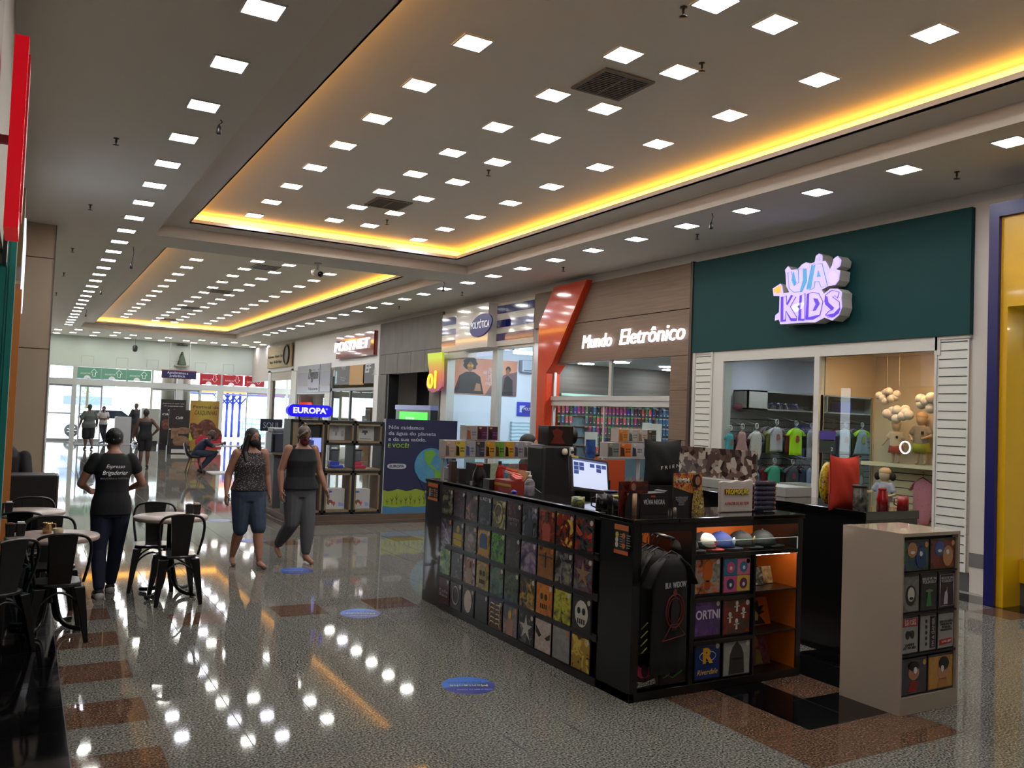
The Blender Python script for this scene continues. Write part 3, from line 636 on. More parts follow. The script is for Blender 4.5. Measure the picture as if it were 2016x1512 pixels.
# ---------------- electronics shop
M_wood = pattern('noise', ['4a3a2c', '6b5644', '7d6853'], 3.0, .55, (1, .35, 14), detail=6); M_wood.name = 'brown wood laminate'
t = thing('shop_fascia', 'brown wood fascia of the electronics shop with white script sign', 'fascia', (XW, 13, 3.0))
zb = 3.0
obj('panel', bx(XW-.05, XW+.02, 10.93, 15.6, zb, 3.78), M_wood, t); obj('panel', bx(XW-.05, XW+.02, 10.93, 16.05, 3.795, 4.56), M_wood, t)
obj('pilaster', bx(XW-.05, XW+.1, 10.93, 11.44, 0, 2.99), M_wood, t); obj('edge_strip', bx(XW-.08, XW+.02, 10.90, 10.96, 0, 4.57), mat('3a2c22', .5), t)
seg = MB()
for z in (.7, 1.55, 2.4): seg.box(XW-.053, XW-.049, 10.96, 11.44, z, z+.01)
obj('joint_line', seg, mat('2c2018', .8), t)
wl = mat('ffffff', e=2.2, ec='fff6ff', name='backlit white lettering')
a = onX(1147, 690, XW-.1); b = onX(1342, 655, XW-.1)
text('Mundo', (XW-.1, (onX(1147, 0, XW-.1)[0]+onX(1212, 0, XW-.1)[0])/2 if 0 else (a[0]*.84+b[0]*.16), 3.37), .27, wl, shear=.2, bold=.0, w=(a[0]-b[0])*.33, depth=.03, parent=t)
text('Eletrônico', (XW-.1, a[0]*.28+b[0]*.72, 3.39), .30, wl, shear=.2, bold=.0, w=(a[0]-b[0])*.615, depth=.03, parent=t)
# orange column
M_or = mat('c2401c', .12, coat=.6, name='glossy orange panel')
t = thing('orange_column', 'glossy slanted orange column between two shopfronts', 'column', (XW-.1, 15.6, 0))
XO = XW-.2
fp = [(1091, 565), (1155, 550), (1086, 717), (1074.5, 735), (1066, 902)]
P = [onX(x, y, XO) for x, y in fp]; P.append((P[-1][0], 0)); Pl = [onX(1053, 897, XO), onX(1061, 639, XO)]; P += [(Pl[0][0], 0), Pl[0], Pl[1]]
obj('front', MB().prism(P, (XO, 0, 0), (0, 1, 0), (0, 0, 1), (.03, 0, 0)), M_or, t)
q0, q1 = P[2], P[3]
rv = MB(); seq = [P[1], P[2], P[3], (P[4][0], 0)]
for i in range(3): dd = .14 if i == 0 else .35; rv.poly([(XO+.03, *seq[i]), (XO+.03, *seq[i+1]), (XO+dd, *seq[i+1]), (XO+dd, *seq[i])])
rr = obj('side_reveal', rv, mat('b8330f', .3), t); mo = rr.modifiers.new('thick', 'SOLIDIFY'); mo.thickness = .01
lf = MB(); seq = [P[0], P[-1], (P[-2][0], 0)]
for i in range(2): lf.poly([(XO+.03, *seq[i]), (XO+.03, *seq[i+1]), (XO+.14, *seq[i+1]), (XO+.14, *seq[i])])
rr = obj('side_reveal', lf, mat('b8330f', .3), t); mo = rr.modifiers.new('thick', 'SOLIDIFY'); mo.thickness = .01
# window of the electronics shop
bz0, bz1 = onX(1200, 798, XW)[1], onX(1200, 787, XW)[1]
my = onX(1201, 740, XW)[0]; my2 = onX(1187, 850, XW)[0]
fr = MB().box(XW-.03, XW+.08, 11.44, 15.3, bz0-.02, bz1+.06).box(XW-.05, XW+.0, 11.44, 15.4, bz1-.02, bz1+.07).box(XW, XW+.05, my-.04, my+.04, bz1, 3.0).box(XW, XW+.03, my2-.02, my2+.02, .1, bz0).box(XW, XW+.06, 15.22, 15.3, 0, 3.0).box(XW, XW+.06, 11.44, 11.47, 0, 3.0).box(XW-.02, XW+.06, 11.44, 15.3, 0, .1)
r = struct('window_2', fr, mat('b5b2ac', .5, .2))
obj('glass_pane', bx(XW+.01, XW+.018, 11.47, my-.04, bz1+.06, 2.98), M_gl, r); obj('glass_pane', bx(XW+.01, XW+.018, my+.04, 15.22, bz1+.06, 2.98), M_gl, r); obj('glass_pane', bx(XW+.01, XW+.018, 11.47, my2-.02, .1, bz0-.02), M_gl, r); obj('glass_pane', bx(XW+.01, XW+.018, my2+.02, 15.22, .1, bz0-.02), M_gl, r)
YM = 15.3
struct('wall_electronics', bx(XW+.1, XB, YM, YM+.05, 0, 3.3), pattern('noise', ['2f2925', '4a413a', '5b5049'], 2.2, .6, (.4, 1, 9), detail=5))
for k, (px, py) in enumerate(((1154, 716), (1223, 713), (1314, 722), (1319, 728))):
    lx, ly = onZ(px, py, 3.02); disc_lamp(lx, ly, 3.03, .17, 80, 'eef4ff', 'round white lamp inside the electronics shop, %s from the left' % ORD[k])
# ---------------- optician
M_pw = mat('cfc8be', .1, coat=.8, name='glossy white fascia'); M_pb = mat('1c1f66', .12, coat=.6, name='glossy blue stripe')
t = thing('shop_fascia', 'glossy white optician fascia with blue stripes and oval logo', 'fascia', (XW, 18.5, 2.95))
zt, zo = 4.5, 3.49
ya, yb, yc, yd = 20.80, onX(919, 640, XW)[0], onX(983, 640, XW)[0], 16.05
obj('panel', bx(XW-.06, XW+.02, yd, yc, zo, zt), M_pw, t); obj('panel', bx(XW-.3, XW+.02, yc, yb, zo-.02, zt+.02), M_pw, t); obj('panel', bx(XW-.06, XW+.02, yb, ya, zo, zt), M_pw, t)
for (p, q, y0, y1) in (((983, 603), (983, 618), yd, yc), ((983, 631), (983, 645), yd, yc), ((983, 657), (983, 671), yd, yc), ((876, 627), (876, 642), yb, ya), ((876, 650), (876, 661), yb, ya), ((876, 672), (876, 682), yb, ya)):
    z1, z0 = onX(*p, XW-.06)[1], onX(*q, XW-.06)[1]
    obj('stripe', bx(XW-.068, XW-.06, y0, y1, z0, z1), M_pb, t)
def oval(cy, cz, a, b, tilt, n=28): return [(cy+a*math.cos(k*2*PI/n)*math.cos(tilt)-b*math.sin(k*2*PI/n)*math.sin(tilt), cz+a*math.cos(k*2*PI/n)*math.sin(tilt)+b*math.sin(k*2*PI/n)*math.cos(tilt)) for k in range(n)]
oy, oz = onX(946, 640, XW-.32)
obj('logo_oval', MB().prism([onX(946.5+27*math.cos(a)*.643+17*math.sin(a)*.766, 640-27*math.cos(a)*.766+17*math.sin(a)*.643, XW-.33) for a in [k*PI/16 for k in range(32)]], (XW-.33, 0, 0), (0, 1, 0), (0, 0, 1), (.03, 0, 0)), mat('16156e', .4), t)
text('POLYÓTICA', (XW-.335, oy, oz), .17, mat('f0f0f5', .4, e=.2), w=onX(928, 640, XW-.33)[0]-onX(964, 640, XW-.33)[0], parent=t, bold=.01)
fz = 3.42
fr = MB().box(XW-.03, XW+.1, yd, yd+.06, 0, fz).box(XW-.03, XW+.2, 20.45, 20.8, 0, fz+.07).box(XW-.03, XW+.2, yb-.2, 20.45, fz-.12, fz).box(XW-.04, XW+.12, onX(982, 700, XW)[0], onX(973, 700, XW)[0], 0, fz).box(XW-.03, XW+.1, yd, 20.8, 0, .1).box(XW-.02, XW+.1, yd, 20.8, fz, 3.5)
r = struct('window_3', fr, mat('b5b2ac', .4, .2)); ym = onX(977, 700, XW)[0]
obj('glass_pane', bx(XW+.01, XW+.018, yd+.06, ym-.1, .1, fz), M_gl, r); obj('glass_pane', bx(XW+.01, XW+.018, ym+.1, 20.45, .1, fz-.12), M_gl, r)
YP = 20.68
struct('wall_optician', bx(XW+.1, XB, YP, YP+.05, 0, 3.8), mat('c9d0dc', .6)); 
# ceiling strip lamp, plus unseen round lamps added to brighten the optician
(lx0, lz), (lx1, _) = onY(1012, 693, 19.2), onY(1070, 697, 19.2)
t = thing('strip_lamp', 'bright white tube lamp on the optician ceiling', 'lamp', (lx0, 19.2, lz))
obj('tube', MB().tube([(lx0, 19.2, lz), (lx1, 19.2, lz)], .04, 8), mat('ffffff', e=60, ec='e8f0ff', name='tube lamp'), t); obj('housing', bx(lx0-.02, lx1, 19.15, 19.25, lz+.04, 3.799), mat('d8d8d8', .5), t)
for k in range(3): disc_lamp(11.0+k*1.1, 18.0, 3.8, .16, 170, 'eaf1ff', 'unseen round white lamp added to light the optician, %s from the front' % ORD[k])
# ---------------- phone shop (grey concrete)
M_conc = pattern('noise', ['57544f', '65625c', '76736c'], 2.5, .7, (1, 1, .6), detail=6, bump=.1); M_conc.name = 'grey concrete'
t = thing('concrete_fascia', 'grey concrete portal of the phone shop', 'fascia', (XW, 23, 0))
obj('upper_slab', bx(XW-.05, XW+.05, 20.83, 25.44, 3.62, 4.6), M_conc, t)
ys = [20.83, 21.9, 22.9, 23.9, 24.9, 25.44]
for i in range(5): obj('slab', bx(XW-.05, XW+.05, ys[i]+.008, ys[i+1]-.008, 3.0, 3.61), M_conc, t)
obj('pier', bx(XW-.05, XW+.1, 24.78, 25.44, 0, 2.99), M_conc, t); obj('pier', bx(XW-.05, XW+.1, 20.83, 21.5, 0, 2.99), M_conc, t)
struct('wall_phone_shop', bx(XW+1.2, XW+1.25, 21, 25.3, 0, 3.2), mat('24242c', .6)); struct('trim_6', bx(XW-.02, XW+.3, 24.6, 24.78, 0, 3.0), mat('1a1a1c', .5))
# oi sign: tongue shaped
XS = XW-.25
Z9 = lambda x, y: (640+x/7.56, 640+y/7.56)
tp = [(1525, 425), (1745, 400), (1740, 850), (1735, 920), (1680, 980), (1600, 1005), (1540, 975), (1505, 900), (1510, 830), (1545, 760), (1550, 690), (1530, 560)]
t = thing('phone_shop_sign', 'yellow to purple tongue shaped sign reading oi on the concrete portal', 'sign', (XS, 21.3, 2.3))
gp = pattern('wave', ['b8b52a', 'b8b52a'], .2)
gm = bpy.data.materials.new('yellow to purple print'); gm.use_nodes = True; N, L, pp = nodes(gm); tc = N.new('ShaderNodeTexCoord'); sp = N.new('ShaderNodeSeparateXYZ'); rp = N.new('ShaderNodeValToRGB'); mr = N.new('ShaderNodeMapRange')
L.new(tc.outputs['Object'], sp.inputs[0]); L.new(sp.outputs[2], mr.inputs[0]); mr.inputs[1].default_value = -.1; mr.inputs[2].default_value = 1.1; L.new(mr.outputs[0], rp.inputs[0]); L.new(rp.outputs[0], pp.inputs['Base Color']); pp.inputs['Roughness'].default_value = .4
L.new(rp.outputs[0], pp.inputs['Emission Color']); pp.inputs['Emission Strength'].default_value = .35
el = rp.color_ramp.elements; el[0].color = (*lin('8f3568'), 1); el[0].position = .15; el[1].color = (*lin('bccf2a'), 1); el[1].position = .95; e3 = el.new(.55); e3.color = (*lin('c0603a'), 1); e4 = el.new(.8); e4.color = (*lin('c2a32c'), 1)
obj('panel', MB().prism([onX(*Z9(a, b), XS) for a, b in tp], (XS, 0, 0), (0, 1, 0), (0, 0, 1), (.06, 0, 0)), gm, t)
obj('bracket', bx(XS+.06, XW-.05, 21.3, 21.4, 3.0, 3.1), mat('555555', .5), t)
yel = mat('f2e23a', .4, e=.9, ec='f2e23a'); c = onX(*Z9(1575, 835), XS); obj('letter', MB().tube([(XS-.02, c[0]+.13*math.cos(k*PI/8), c[1]+.17*math.sin(k*PI/8)) for k in range(16)], .035, 8, closed=True), yel, t)
c = onX(*Z9(1633, 835), XS); obj('letter', MB().box(XS-.05, XS, c[0]-.12, c[0]-.04, c[1]-.2, c[1]+.2), yel, t, bevel=.03); c = onX(*Z9(1635, 710), XS); obj('letter', MB().ell((XS-.02, c[0]-.08, c[1]), (.03, .05, .06)), yel, t)
# totem with green screen
y0, y1, z0, z1 = wr((780, 797), (846, 850), XW-.9); 
t = thing('screen_totem', 'black totem with a bright green screen in the phone shop', 'screen', (XW-.9, (y0+y1)/2, 0))
obj('body', bx(XW-.9, XW-.7, y0, y1, 0, z1-.12), mat('0b0b0d', .3), t); obj('top_bar', bx(XW-.92, XW-.7, y0-.02, y1+.02, z1-.12, z1), mat('7a7fa8', .3, .4), t)
gy0, gy1, gz0, gz1 = wr((787, 810), (840, 860), XW-.905); obj('screen', bx(XW-.91, XW-.9, gy0, gy1, gz0-.1, gz1), mat('2fd018', .3, e=.9, ec='2cc814'), t); text('VENHA PARA OI FIBRA\nMAIS VELOCIDADE E\nMAIS PROTEÇÃO', (XW-.915, gy0*.4+gy1*.6, gz1-.22), .045, mat('d8ffe0', .5, e=.6), w=.6, parent=t)
# ---------------- postnet shop
struct('wall_right', MB().use(M_white).box(XW-.02, XW+.05, 25.46, 35.3, 3.38, 4.62).box(XW-.02, XW+.1, 25.46, 25.9, 0, 3.38).box(XW-.02, XW+.1, 30.4, 31.0, 0, 3.38).box(XW-.02, XW+.1, 34.9, 35.5, 0, 3.4))
y0, y1, z0, z1 = wr((663, 664), (735, 700), XW-.15); z1 = onX(665, 664, XW-.15)[1]; z0 = onX(664, 707, XW-.15)[1]
t = thing('lightbox_sign', 'dark red POSTNET sign with glowing white letters', 'sign', (XW-.15, (y0+y1)/2, z0))
obj('panel', bx(XW-.15, XW-.02, y0, y1, z0, z1), mat('6e1414', .12, coat=.8), t)
h = (z1-z0)
text('POSTNET', (XW-.2, (y0+y1)/2+.15, (z0+z1)/2), h*.42, mat('ffffff', .4, e=1.0, name='glowing letters'), shear=.15, bold=.012, w=(y1-y0)*.93, depth=.06, parent=t)
# windows: right one grey posters + door, left one silver sign
fr = MB().box(XW-.01, XW+.1, 25.9, 30.4, 3.3, 3.38).box(XW, XW+.1, 25.9, 30.4, 2.52, 2.62).box(XW, XW+.08, 25.9, 25.96, 0, 3.3).box(XW, XW+.08, 30.2, 30.4, 0, 3.3).box(XW, XW+.08, 28.2, 28.26, 0, 2.52)
r = struct('window_4', fr, mat('77787c', .4, .3)); obj('glass_pane', bx(XW+.04, XW+.05, 25.96, 28.2, .05, 2.52), M_gl, r); obj('glass_pane', bx(XW+.04, XW+.05, 28.26, 30.2, .05, 2.52), M_gl, r)
def wsign(p0, p1, X, m, lab, nm='window_poster', cat='poster', th=.015):
    y0, y1, z0, z1 = wr(p0, p1, X); t = thing(nm, lab, cat, (X, (y0+y1)/2, z0)); obj('sheet', bx(X-th, X, y0, y1, z0, z1), m, t); return t, y0, y1, z0, z1
DG = mat('4e5156', .5); LG = mat('b8bcc2', .5)
t, y0, y1, z0, z1 = wsign((661, 715), (688, 757), XW-.0, DG, 'dark grey shop window poster with white list and candle drawing')
text('Impressão\n3D Pen', (XW-.02, y0*.6+y1*.4, z1-.2), .06, LG, w=.5, parent=t); text('Restaurantes\nBares/Lanches\nPraçinha', (XW-.02, y0*.6+y1*.4, z0+.2), .05, LG, w=.6, parent=t); obj('candle_print', bx(XW-.02, XW-.015, y1-.25, y1-.1, z0+.05, z0+.5), mat('9fd0dc', .5), t)
t, y0, y1, z0, z1 = wsign((690, 712), (717, 757), XW-.0, mat('b08a56', .6), 'plain tan panel between two grey window posters')
t, y0, y1, z0, z1 = wsign((717, 709), (744, 754), XW-.0, DG, 'dark grey window poster reading EF')
text('EF', (XW-.02, y0*.35+y1*.65, (z0+z1)/2+.1), .3, LG, bold=.03, parent=t, w=.55, shear=.1); text('CURSO\nDE IDIOMA\nNO EXT\nINTERCÂMBIO', (XW-.02, y0+.3, (z0+z1)/2-.02), .05, LG, w=.42, parent=t)
t, y0, y1, z0, z1 = wsign((697, 765), (729, 845), XW+.5, mat('2a1a16', .5), 'brown poster about visas seen through the shop door')
text('assorias Va', (XW+.48, (y0+y1)/2, z1-.42), .12, mat('d8a070', .5), w=(y1-y0)*.9, parent=t); obj('rule', bx(XW+.48, XW+.485, y0, y1, z1-.75, z1-.73), LG, t); obj('orange_top', bx(XW+.48, XW+.485, y0, y1, z1-.14, z1), mat('c87a3a', .5), t)
text('· Visto\n· Visto\nPassaporte', (XW+.48, y0*.75+y1*.25, z1-1.15), .06, LG, w=.5, parent=t); obj('round_seal', MB().prism(oval((y0*.25+y1*.75), z0+.35, .3, .3, 0), (XW+.475, 0, 0), (0, 1, 0), (0, 0, 1), (.01, 0, 0)), mat('c98a6a', .5), t)
obj('stand_pole', MB().box(XW+.49, XW+.52, y0+.05, y0+.09, 0, z0).box(XW+.49, XW+.52, y1-.09, y1-.05, 0, z0), mat('555555', .4), t)
text('V', (XW+.47, (y0*.25+y1*.75), z0+.35), .2, mat('2a1a16', .5), parent=t)
struct('wall_back_office', bx(XW+3, XW+3.05, 25.4, 35.4, 0, 3.3), mat('a9a294', .7)); struct('wall_back_office', bx(XW+.4, XW+3, 30.5, 30.6, 0, 3.3), mat('c9b78c', .7))
t, y0, y1, z0, z1 = wsign((588, 722), (651, 771), XW-.0, mat('8b8c97', .3, .3), 'silver grey sign panel with black script above the stationery window', 'shop_sign', 'sign', .04)
yc_ = onX(620, 745, XW)[0]; obj('centre_plate', bx(XW-.06, XW-.04, yc_-.75, yc_+.75, z0, z1), mat('9a9ba6', .3, .3), t); 
text('Digiuni', (XW-.075, yc_, (z0+z1)/2+.15), .42, mat('1c1c22', .4), w=1.3, shear=.25, parent=t); text('Tabacaria', (XW-.075, yc_, z0+.12), .1, mat('1c1c22', .4), w=1.3, parent=t)
for z in (z0+.22, z1-.28): obj('cream_line', bx(XW-.05, XW-.04, y0, y1, z, z+.04), mat('a89a86', .5), t)
fr = MB().box(XW, XW+.1, 31.0, 34.9, z0-.08, z0).box(XW, XW+.08, 31, 31.08, 0, z0).box(XW, XW+.08, 34.8, 34.9, 0, z0); r = struct('window_5', fr, mat('a5a6a8', .4, .3)); obj('glass_pane', bx(XW+.04, XW+.05, 31.08, 34.8, .05, z0-.08), M_gl, r)
struct('wall_office', bx(XW+1.5, XW+1.55, 30.6, 35.4, 0, 3.2), mat('a3b397', .7)); 
y0, y1, z0, z1 = wr((585, 792), (613, 800), XW+.3); one('red_sign', bx(XW+.3, XW+.34, y0, y1, z0-.1, z1), mat('e02218', .4, e=1.0, ec='e02218'), 'glowing red panel behind the blue oval sign', 'sign')
# ---------------- wood board shop at the far end
t, y0, y1, z0, z1 = wsign((533, 690), (581, 712), XW-.05, pattern('noise', ['8e7a58', 'a8946e', 'b7a47e'], 2., .6, (1, .5, 9), detail=5), 'pale wood shop sign with round emblem and black script', 'shop_sign', 'sign', .06)
for ch in list(t.children): bpy.data.objects.remove(ch)
z0, z1 = 3.6, 4.58; obj('board', bx(XW-.11, XW-.05, 35.55, 39.5, z0, z1), pattern('noise', ['8e7a58', 'a8946e', 'b7a47e'], 2., .6, (1, .5, 9), detail=5), t)
text('Restauramos - Amamos - Casa', (XW-.12, 38.1, 4.1), .12, mat('15120f', .5), w=2.5, parent=t, bold=.02); text('Vargas - São São Vargas', (XW-.12, 38.0, 3.85), .12, mat('15120f', .5), w=2.1, parent=t, bold=.02)
obj('emblem', MB().prism(oval(36.15, 4.1, .38, .38, 0), (XW-.14, 0, 0), (0, 1, 0), (0, 0, 1), (.03, 0, 0)), mat('6b665e', .5), t); obj('emblem_ring', MB().tube([(XW-.15, 36.15+.4*math.cos(k*PI/12), 4.1+.4*math.sin(k*PI/12)) for k in range(24)], .035, 6, closed=True), mat('1c1814', .5), t)
struct('wall_right', MB().use(M_white).box(XW-.02, XW+.1, 35.5, 39.6, 3.42, 3.6).box(XW-.02, XW+.2, 39.1, 39.6, 0, 3.5).box(XW-.02, XW+.1, 35.5, 35.7, 0, 3.5))
struct('window_6', MB().box(XW+.1, XW+.16, 38.9, 39.1, 0, 3.4).box(XW+.1, XW+.14, 35.7, 38.9, 3.3, 3.4), mat('3a2a22', .5))
# ---------------- yellow and blue shop at the right edge
XY = 9.19
t = thing('shop_portal', 'dark blue and yellow shop portal at the right edge', 'portal', (XY+.2, 5.0, 0))
yb0 = onX(1951, 1190, XY)[0]; zt = onX(1945, 403, XY)[1]; zy = onX(1962, 427, XY)[1]
obj('blue_post', bx(XY, XW+.05, yb0-.02, 5.56, 0, zt), mat('100f50', .35), t); obj('blue_beam', bx(XY, XW+.05, 1.0, yb0-.02, zy, zt), mat('100f50', .35), t)
M_yel = mat('c99a08', .3, coat=.3, name='yellow laminate'); yz = onX(1993, 605, XY+.12)[1]; yy0 = onX(1988, 800, XY+.12)[0]
obj('yellow_beam', bx(XY+.05, XW+.03, 1.0, yb0-.02, yz, zy), M_yel, t); obj('yellow_post', bx(XY+.05, XW+.2, yy0, yb0-.02, .0, yz), M_yel, t)
obj('yellow_sill', bx(XY+.35, XW+.03, 1.0, yy0, .25, .5), M_yel, t); obj('plinth', bx(XY+.37, XW+.0, 1.0, yy0, 0, .25), mat('4a4743', .6), t)
r = struct('window_7', MB().box(XW-.1, XW-.06, yy0-.06, yy0, .5, yz).box(XW-.1, XW-.06, 1, yy0-.06, yz-.05, yz), mat('c9c2b0', .4)); obj('glass_pane', bx(XW-.09, XW-.08, 1.0, yy0-.06, .5, yz-.05), M_gl, r)
struct('wall_yellow_shop', bx(XB-2, XB-1.9, Y0, 5.9, 0, 3.3), mat('c9b39a', .7)); disc_lamp(11.0, 4.2, 3.25, .15, 60, 'ffd9b0', 'unseen round warm lamp added to light the yellow shop')  # this lamp is added out of view to brighten the interior
struct('wall_right', bx(XW, XW+.2, Y0-1, 1.0, 0, 3.4), mat('9a938a', .7))
# ================================================================ LEFT SIDE AND CAFE
M_beige = mat('a8957f', .5, name='beige stone cladding')
t = thing('pillar', 'square beige clad pillar on the left before the entrance', 'pillar', (.06, 16.3, 0))
for i, (z0, z1) in enumerate(((0, 2.66), (2.67, 4.16), (4.17, ZC))): obj('cladding', bx(XL, .333, 16.0, 16.9, z0, z1-.004), M_beige, t)
obj('corner_strip', bx(.325, .34, 15.99, 16.01, 0, ZC-.01), mat('6e6358', .5), t)
struct('wall_left', MB().box(XL-.42, XL-.4, 5.4, 16.0, 0, 3.05).box(XL-.42, XL, 5.38, 5.42, 0, 3.0).box(XL-.42, XL-.2, 5.4, 16, 3.0, 3.05), mat('0c0b0b', .5)); struct('wall_left', bx(XL-.25, XL-.01, 16.9, YE, 0, 3.0), mat('77726a', .6))
rs = mat('e0061c', .25, e=.32, ec='d8001a', name='lit red acrylic')
t = thing('lightbox_sign', 'glowing red lightbox sign high on the left wall', 'sign', (-.12, 5.6, 2.71))
xa, xb = onY(6, 447, 5.0)[0], onY(41, 447, 5.0)[0]; za, zb_ = onY(20, 447, 5.0)[1], onY(40, 68, 5.0)[1]
obj('case', bx(xa, xb-.012, 5.0, 5.45, za+.0, zb_), rs, t); obj('bracket', bx(-.2, xa, 5.25, 5.3, 3.2, 3.24), mat('8a8378', .5), t); obj('front_rim', bx(xb-.012, xb-.002, 5.12, 5.45, za+.1, zb_-.05), mat('8a1420', .3, e=.2, ec='b01020'), t)
one('wall_speaker', bx(-.199, -.17, 7.7, 8.0, 2.9, 3.3), mat('101010', .5), 'small black louvred box on the left wall below the red sign', 'speaker')
tq = mat('127a70', .5, name='turquoise panel')
t = thing('side_pilaster', 'turquoise vertical panel at the left picture edge', 'pilaster', (-.19, 9, 0))
obj('panel', bx(-.59, -.118, 8.6, 8.9, .0, 3.42), tq, t); obj('light_edge', bx(-.118, -.112, 8.6, 8.62, .1, 3.3), mat('b5c8c4', .4), t)
obj('groove', MB().box(-.185, -.183, 8.595, 8.6, .1, 3.4).box(-.165, -.163, 8.595, 8.6, .1, 3.4), mat('0b4d46', .5), t)
t = thing('side_pilaster', 'orange vertical panel behind the turquoise one', 'pilaster', (-.1, 11, 0))
obj('panel', bx(-.59, -.075, 11.0, 11.1, .0, 3.06), mat('c87a35', .5), t)
t = thing('projecting_sign', 'olive box sign with white lit edge beside the beige pillar', 'sign', (-.14, 11.1, 3.28))
obj('case', bx(-.199, -.095, 10.9, 12.2, 3.3, 4.18), mat('6f5b2c', .5), t); obj('lit_edge', bx(-.094, -.075, 11.2, 13.5, 3.0, 3.9), mat('dfe8ff', .4, e=.8), t)
one('projecting_sign', bx(-.199, -.1, 12.4, 13.2, 2.75, 3.28), mat('9a5a2c', .5), 'small orange brown box sign under the olive one', 'sign')
M_dark = mat('070607', .3, name='black lacquered steel', coat=.25); M_dk2 = mat('131112', .6)
t = thing('booth_partition', 'black upholstered bench back with wooden edge behind the cafe tables', 'bench', (.1, 11.4, 0))
obj('back_panel', bx(-.19, .385, 11.3, 11.75, .0, .96), M_dk2, t, bevel=.015); obj('wood_edge', bx(.386, .41, 11.3, 11.75, .0, .95), mat('4a3826', .5), t)
def make_chair():
    t = thing('metal_chair', 'x', 'chair'); sz = .45
    s = MB(); pts = []
    for k in range(20):
        a = 2*PI*k/20; c, d = math.cos(a), math.sin(a); q = (abs(c)**4+abs(d)**4)**-.25; pts.append((c*q*(.175 if d > 0 else .165), d*q*.17))
    s.prism(pts, (0, 0, sz-.03), (1, 0, 0), (0, 1, 0), (0, 0, .03)); obj('seat', s, M_dark, t, False, bevel=.012)
    for sx in (-1, 1):
        for sy in (-1, 1):
            L = MB(); x0, y0, x1, y1 = sx*.135, sy*.13, sx*.195, sy*.2
            w0, w1 = .04, .017
            r = [[(x+a*w, y+b*w, z) for a, b in ((-1, -1), (1, -1), (1, 1), (-1, 1))] for x, y, z, w in ((x0, y0, sz-.03, w0), ((x0+x1)/2, (y0+y1)/2, .23, .028), (x1, y1, 0, w1))]
            L.rings(r); obj('leg', L, M_dark, t, False, bevel=.006)
    for sy in (-1, 1):
        a = MB().tube(smooth_path([(-.17, sy*.17, .14), (-.125, sy*.155, .3), (0, sy*.145, .38), (.125, sy*.155, .3), (.17, sy*.17, .14)], 4), .009, 6); obj('leg_arch', a, M_dark, t, False)
    b = MB().tube(smooth_path([(-.165, -.13, sz), (-.19, -.18, .6), (-.197, -.205, .73), (-.165, -.215, .8), (-.09, -.22, .825), (0, -.22, .83), (.09, -.22, .825), (.165, -.215, .8), (.197, -.205, .73), (.19, -.18, .6), (.165, -.13, sz)], 4), .012, 8); obj('back_frame', b, M_dark, t, False)
    p = MB(); r = []
    for z, y, w in ((sz-.02, -.15, .075), (.6, -.185, .085), (.74, -.207, .095), (.825, -.218, .105)): r.append([(-w, y-.006, z), (w, y-.006, z), (w, y+.006, z), (-w, y+.006, z)])
    p.rings(r); obj('backrest', p, M_dark, t, False, bevel=.004)
    return t
ch0 = make_chair(); first = True
for x, y, a, l in ((1.32, 8.53, .04, 'black metal chair in front of the free round table, its back to the camera'), (1.2, 9.2, PI-.15, 'black metal chair on the far side of the free round table'),
                   (.30, 7.50, .08, 'nearest black metal chair, at the table with the milk jug'), (.28, 8.22, PI+.1, 'black metal chair on the far side of the table with the jug'),
                   (.03, 8.98, .0, 'black metal chair at the rear left table, near side'), (.14, 9.85, PI, 'black metal chair on the far side of the rear left table'), (-.12, 7.25, .6, 'black metal chair half hidden in the dark at the left edge')):
    if first: ch0.location = (x, y, 0); ch0.rotation_euler = (0, 0, a); ch0['label'] = l; ch0['group'] = 'black metal cafe chairs'; first = False
    else: dup(ch0, (x, y, 0), a, l, 'black metal cafe chairs')
def make_table():
    t = thing('cafe_table', 'x', 'table')
    obj('tabletop', MB().lathe([(0, .722), (.335, .722), (.34, .73), (.34, .75), (.335, .757), (0, .757)], (0, 0, 0), 40), mat('a08d84', .35, name='pale laminate top'), t, False)
    obj('pole', MB().lathe([(.03, .22), (.03, .70), (.1, .715), (.1, .722)], (0, 0, 0), 14), M_dark, t, False)
    for k in range(4):
        a = PI/4+k*PI/2; c, s = math.cos(a), math.sin(a)
        obj('foot', MB().tube(smooth_path([(.02*c, .02*s, .45), (.05*c, .05*s, .25), (.1*c, .1*s, .09), (.19*c, .19*s, .035), (.31*c, .31*s, .024)], 4), .02, 8), M_dark, t, False)
    return t
tb0 = make_table(); G = 'round cafe tables'
tb0.location = (1.307, 8.87, 0); tb0['label'] = 'free standing round cafe table carrying a single black holder'; tb0['group'] = G
dup(tb0, (.265, 7.80, 0), .2, 'nearest round cafe table, with milk jug and sugar cup', G); dup(tb0, (.08, 9.5, 0), .1, 'round cafe table behind, at the left edge', G)
def holder(x, y, lab):
    t = thing('napkin_holder', lab, 'napkin holder', (x, y, .758), .1, 'napkin holders')
    for s in (-1, 1):
        r = [[(s*.036+a*w, b*w, z) for a, b in ((-1, -1), (1, -1), (1, 1), (-1, 1))] for z, w in ((.0, .028), (.1, .034))]
        obj('cup', MB().rings(r), mat('171416', .5), t, False, bevel=.004)
    obj('napkins', bx(.012, .06, -.02, .02, .08, .112), mat('cfc8c2', .7), t, False); obj('sachets', bx(-.055, -.02, -.02, .02, .08, .106), mat('8a5a4a', .7), t, False)
holder(1.52, 8.95, 'black napkin and sachet holder on the free standing table'); holder(.0, 7.80, 'black napkin holder on the nearest table'); holder(-.1, 9.35, 'black holder on the rear left table')
jx, jy = .225, 7.92
t = thing('milk_jug', 'small brass steel milk jug on the nearest table', 'jug', (jx, jy, .758)); ms = mat('c8a878', .15, 1.)
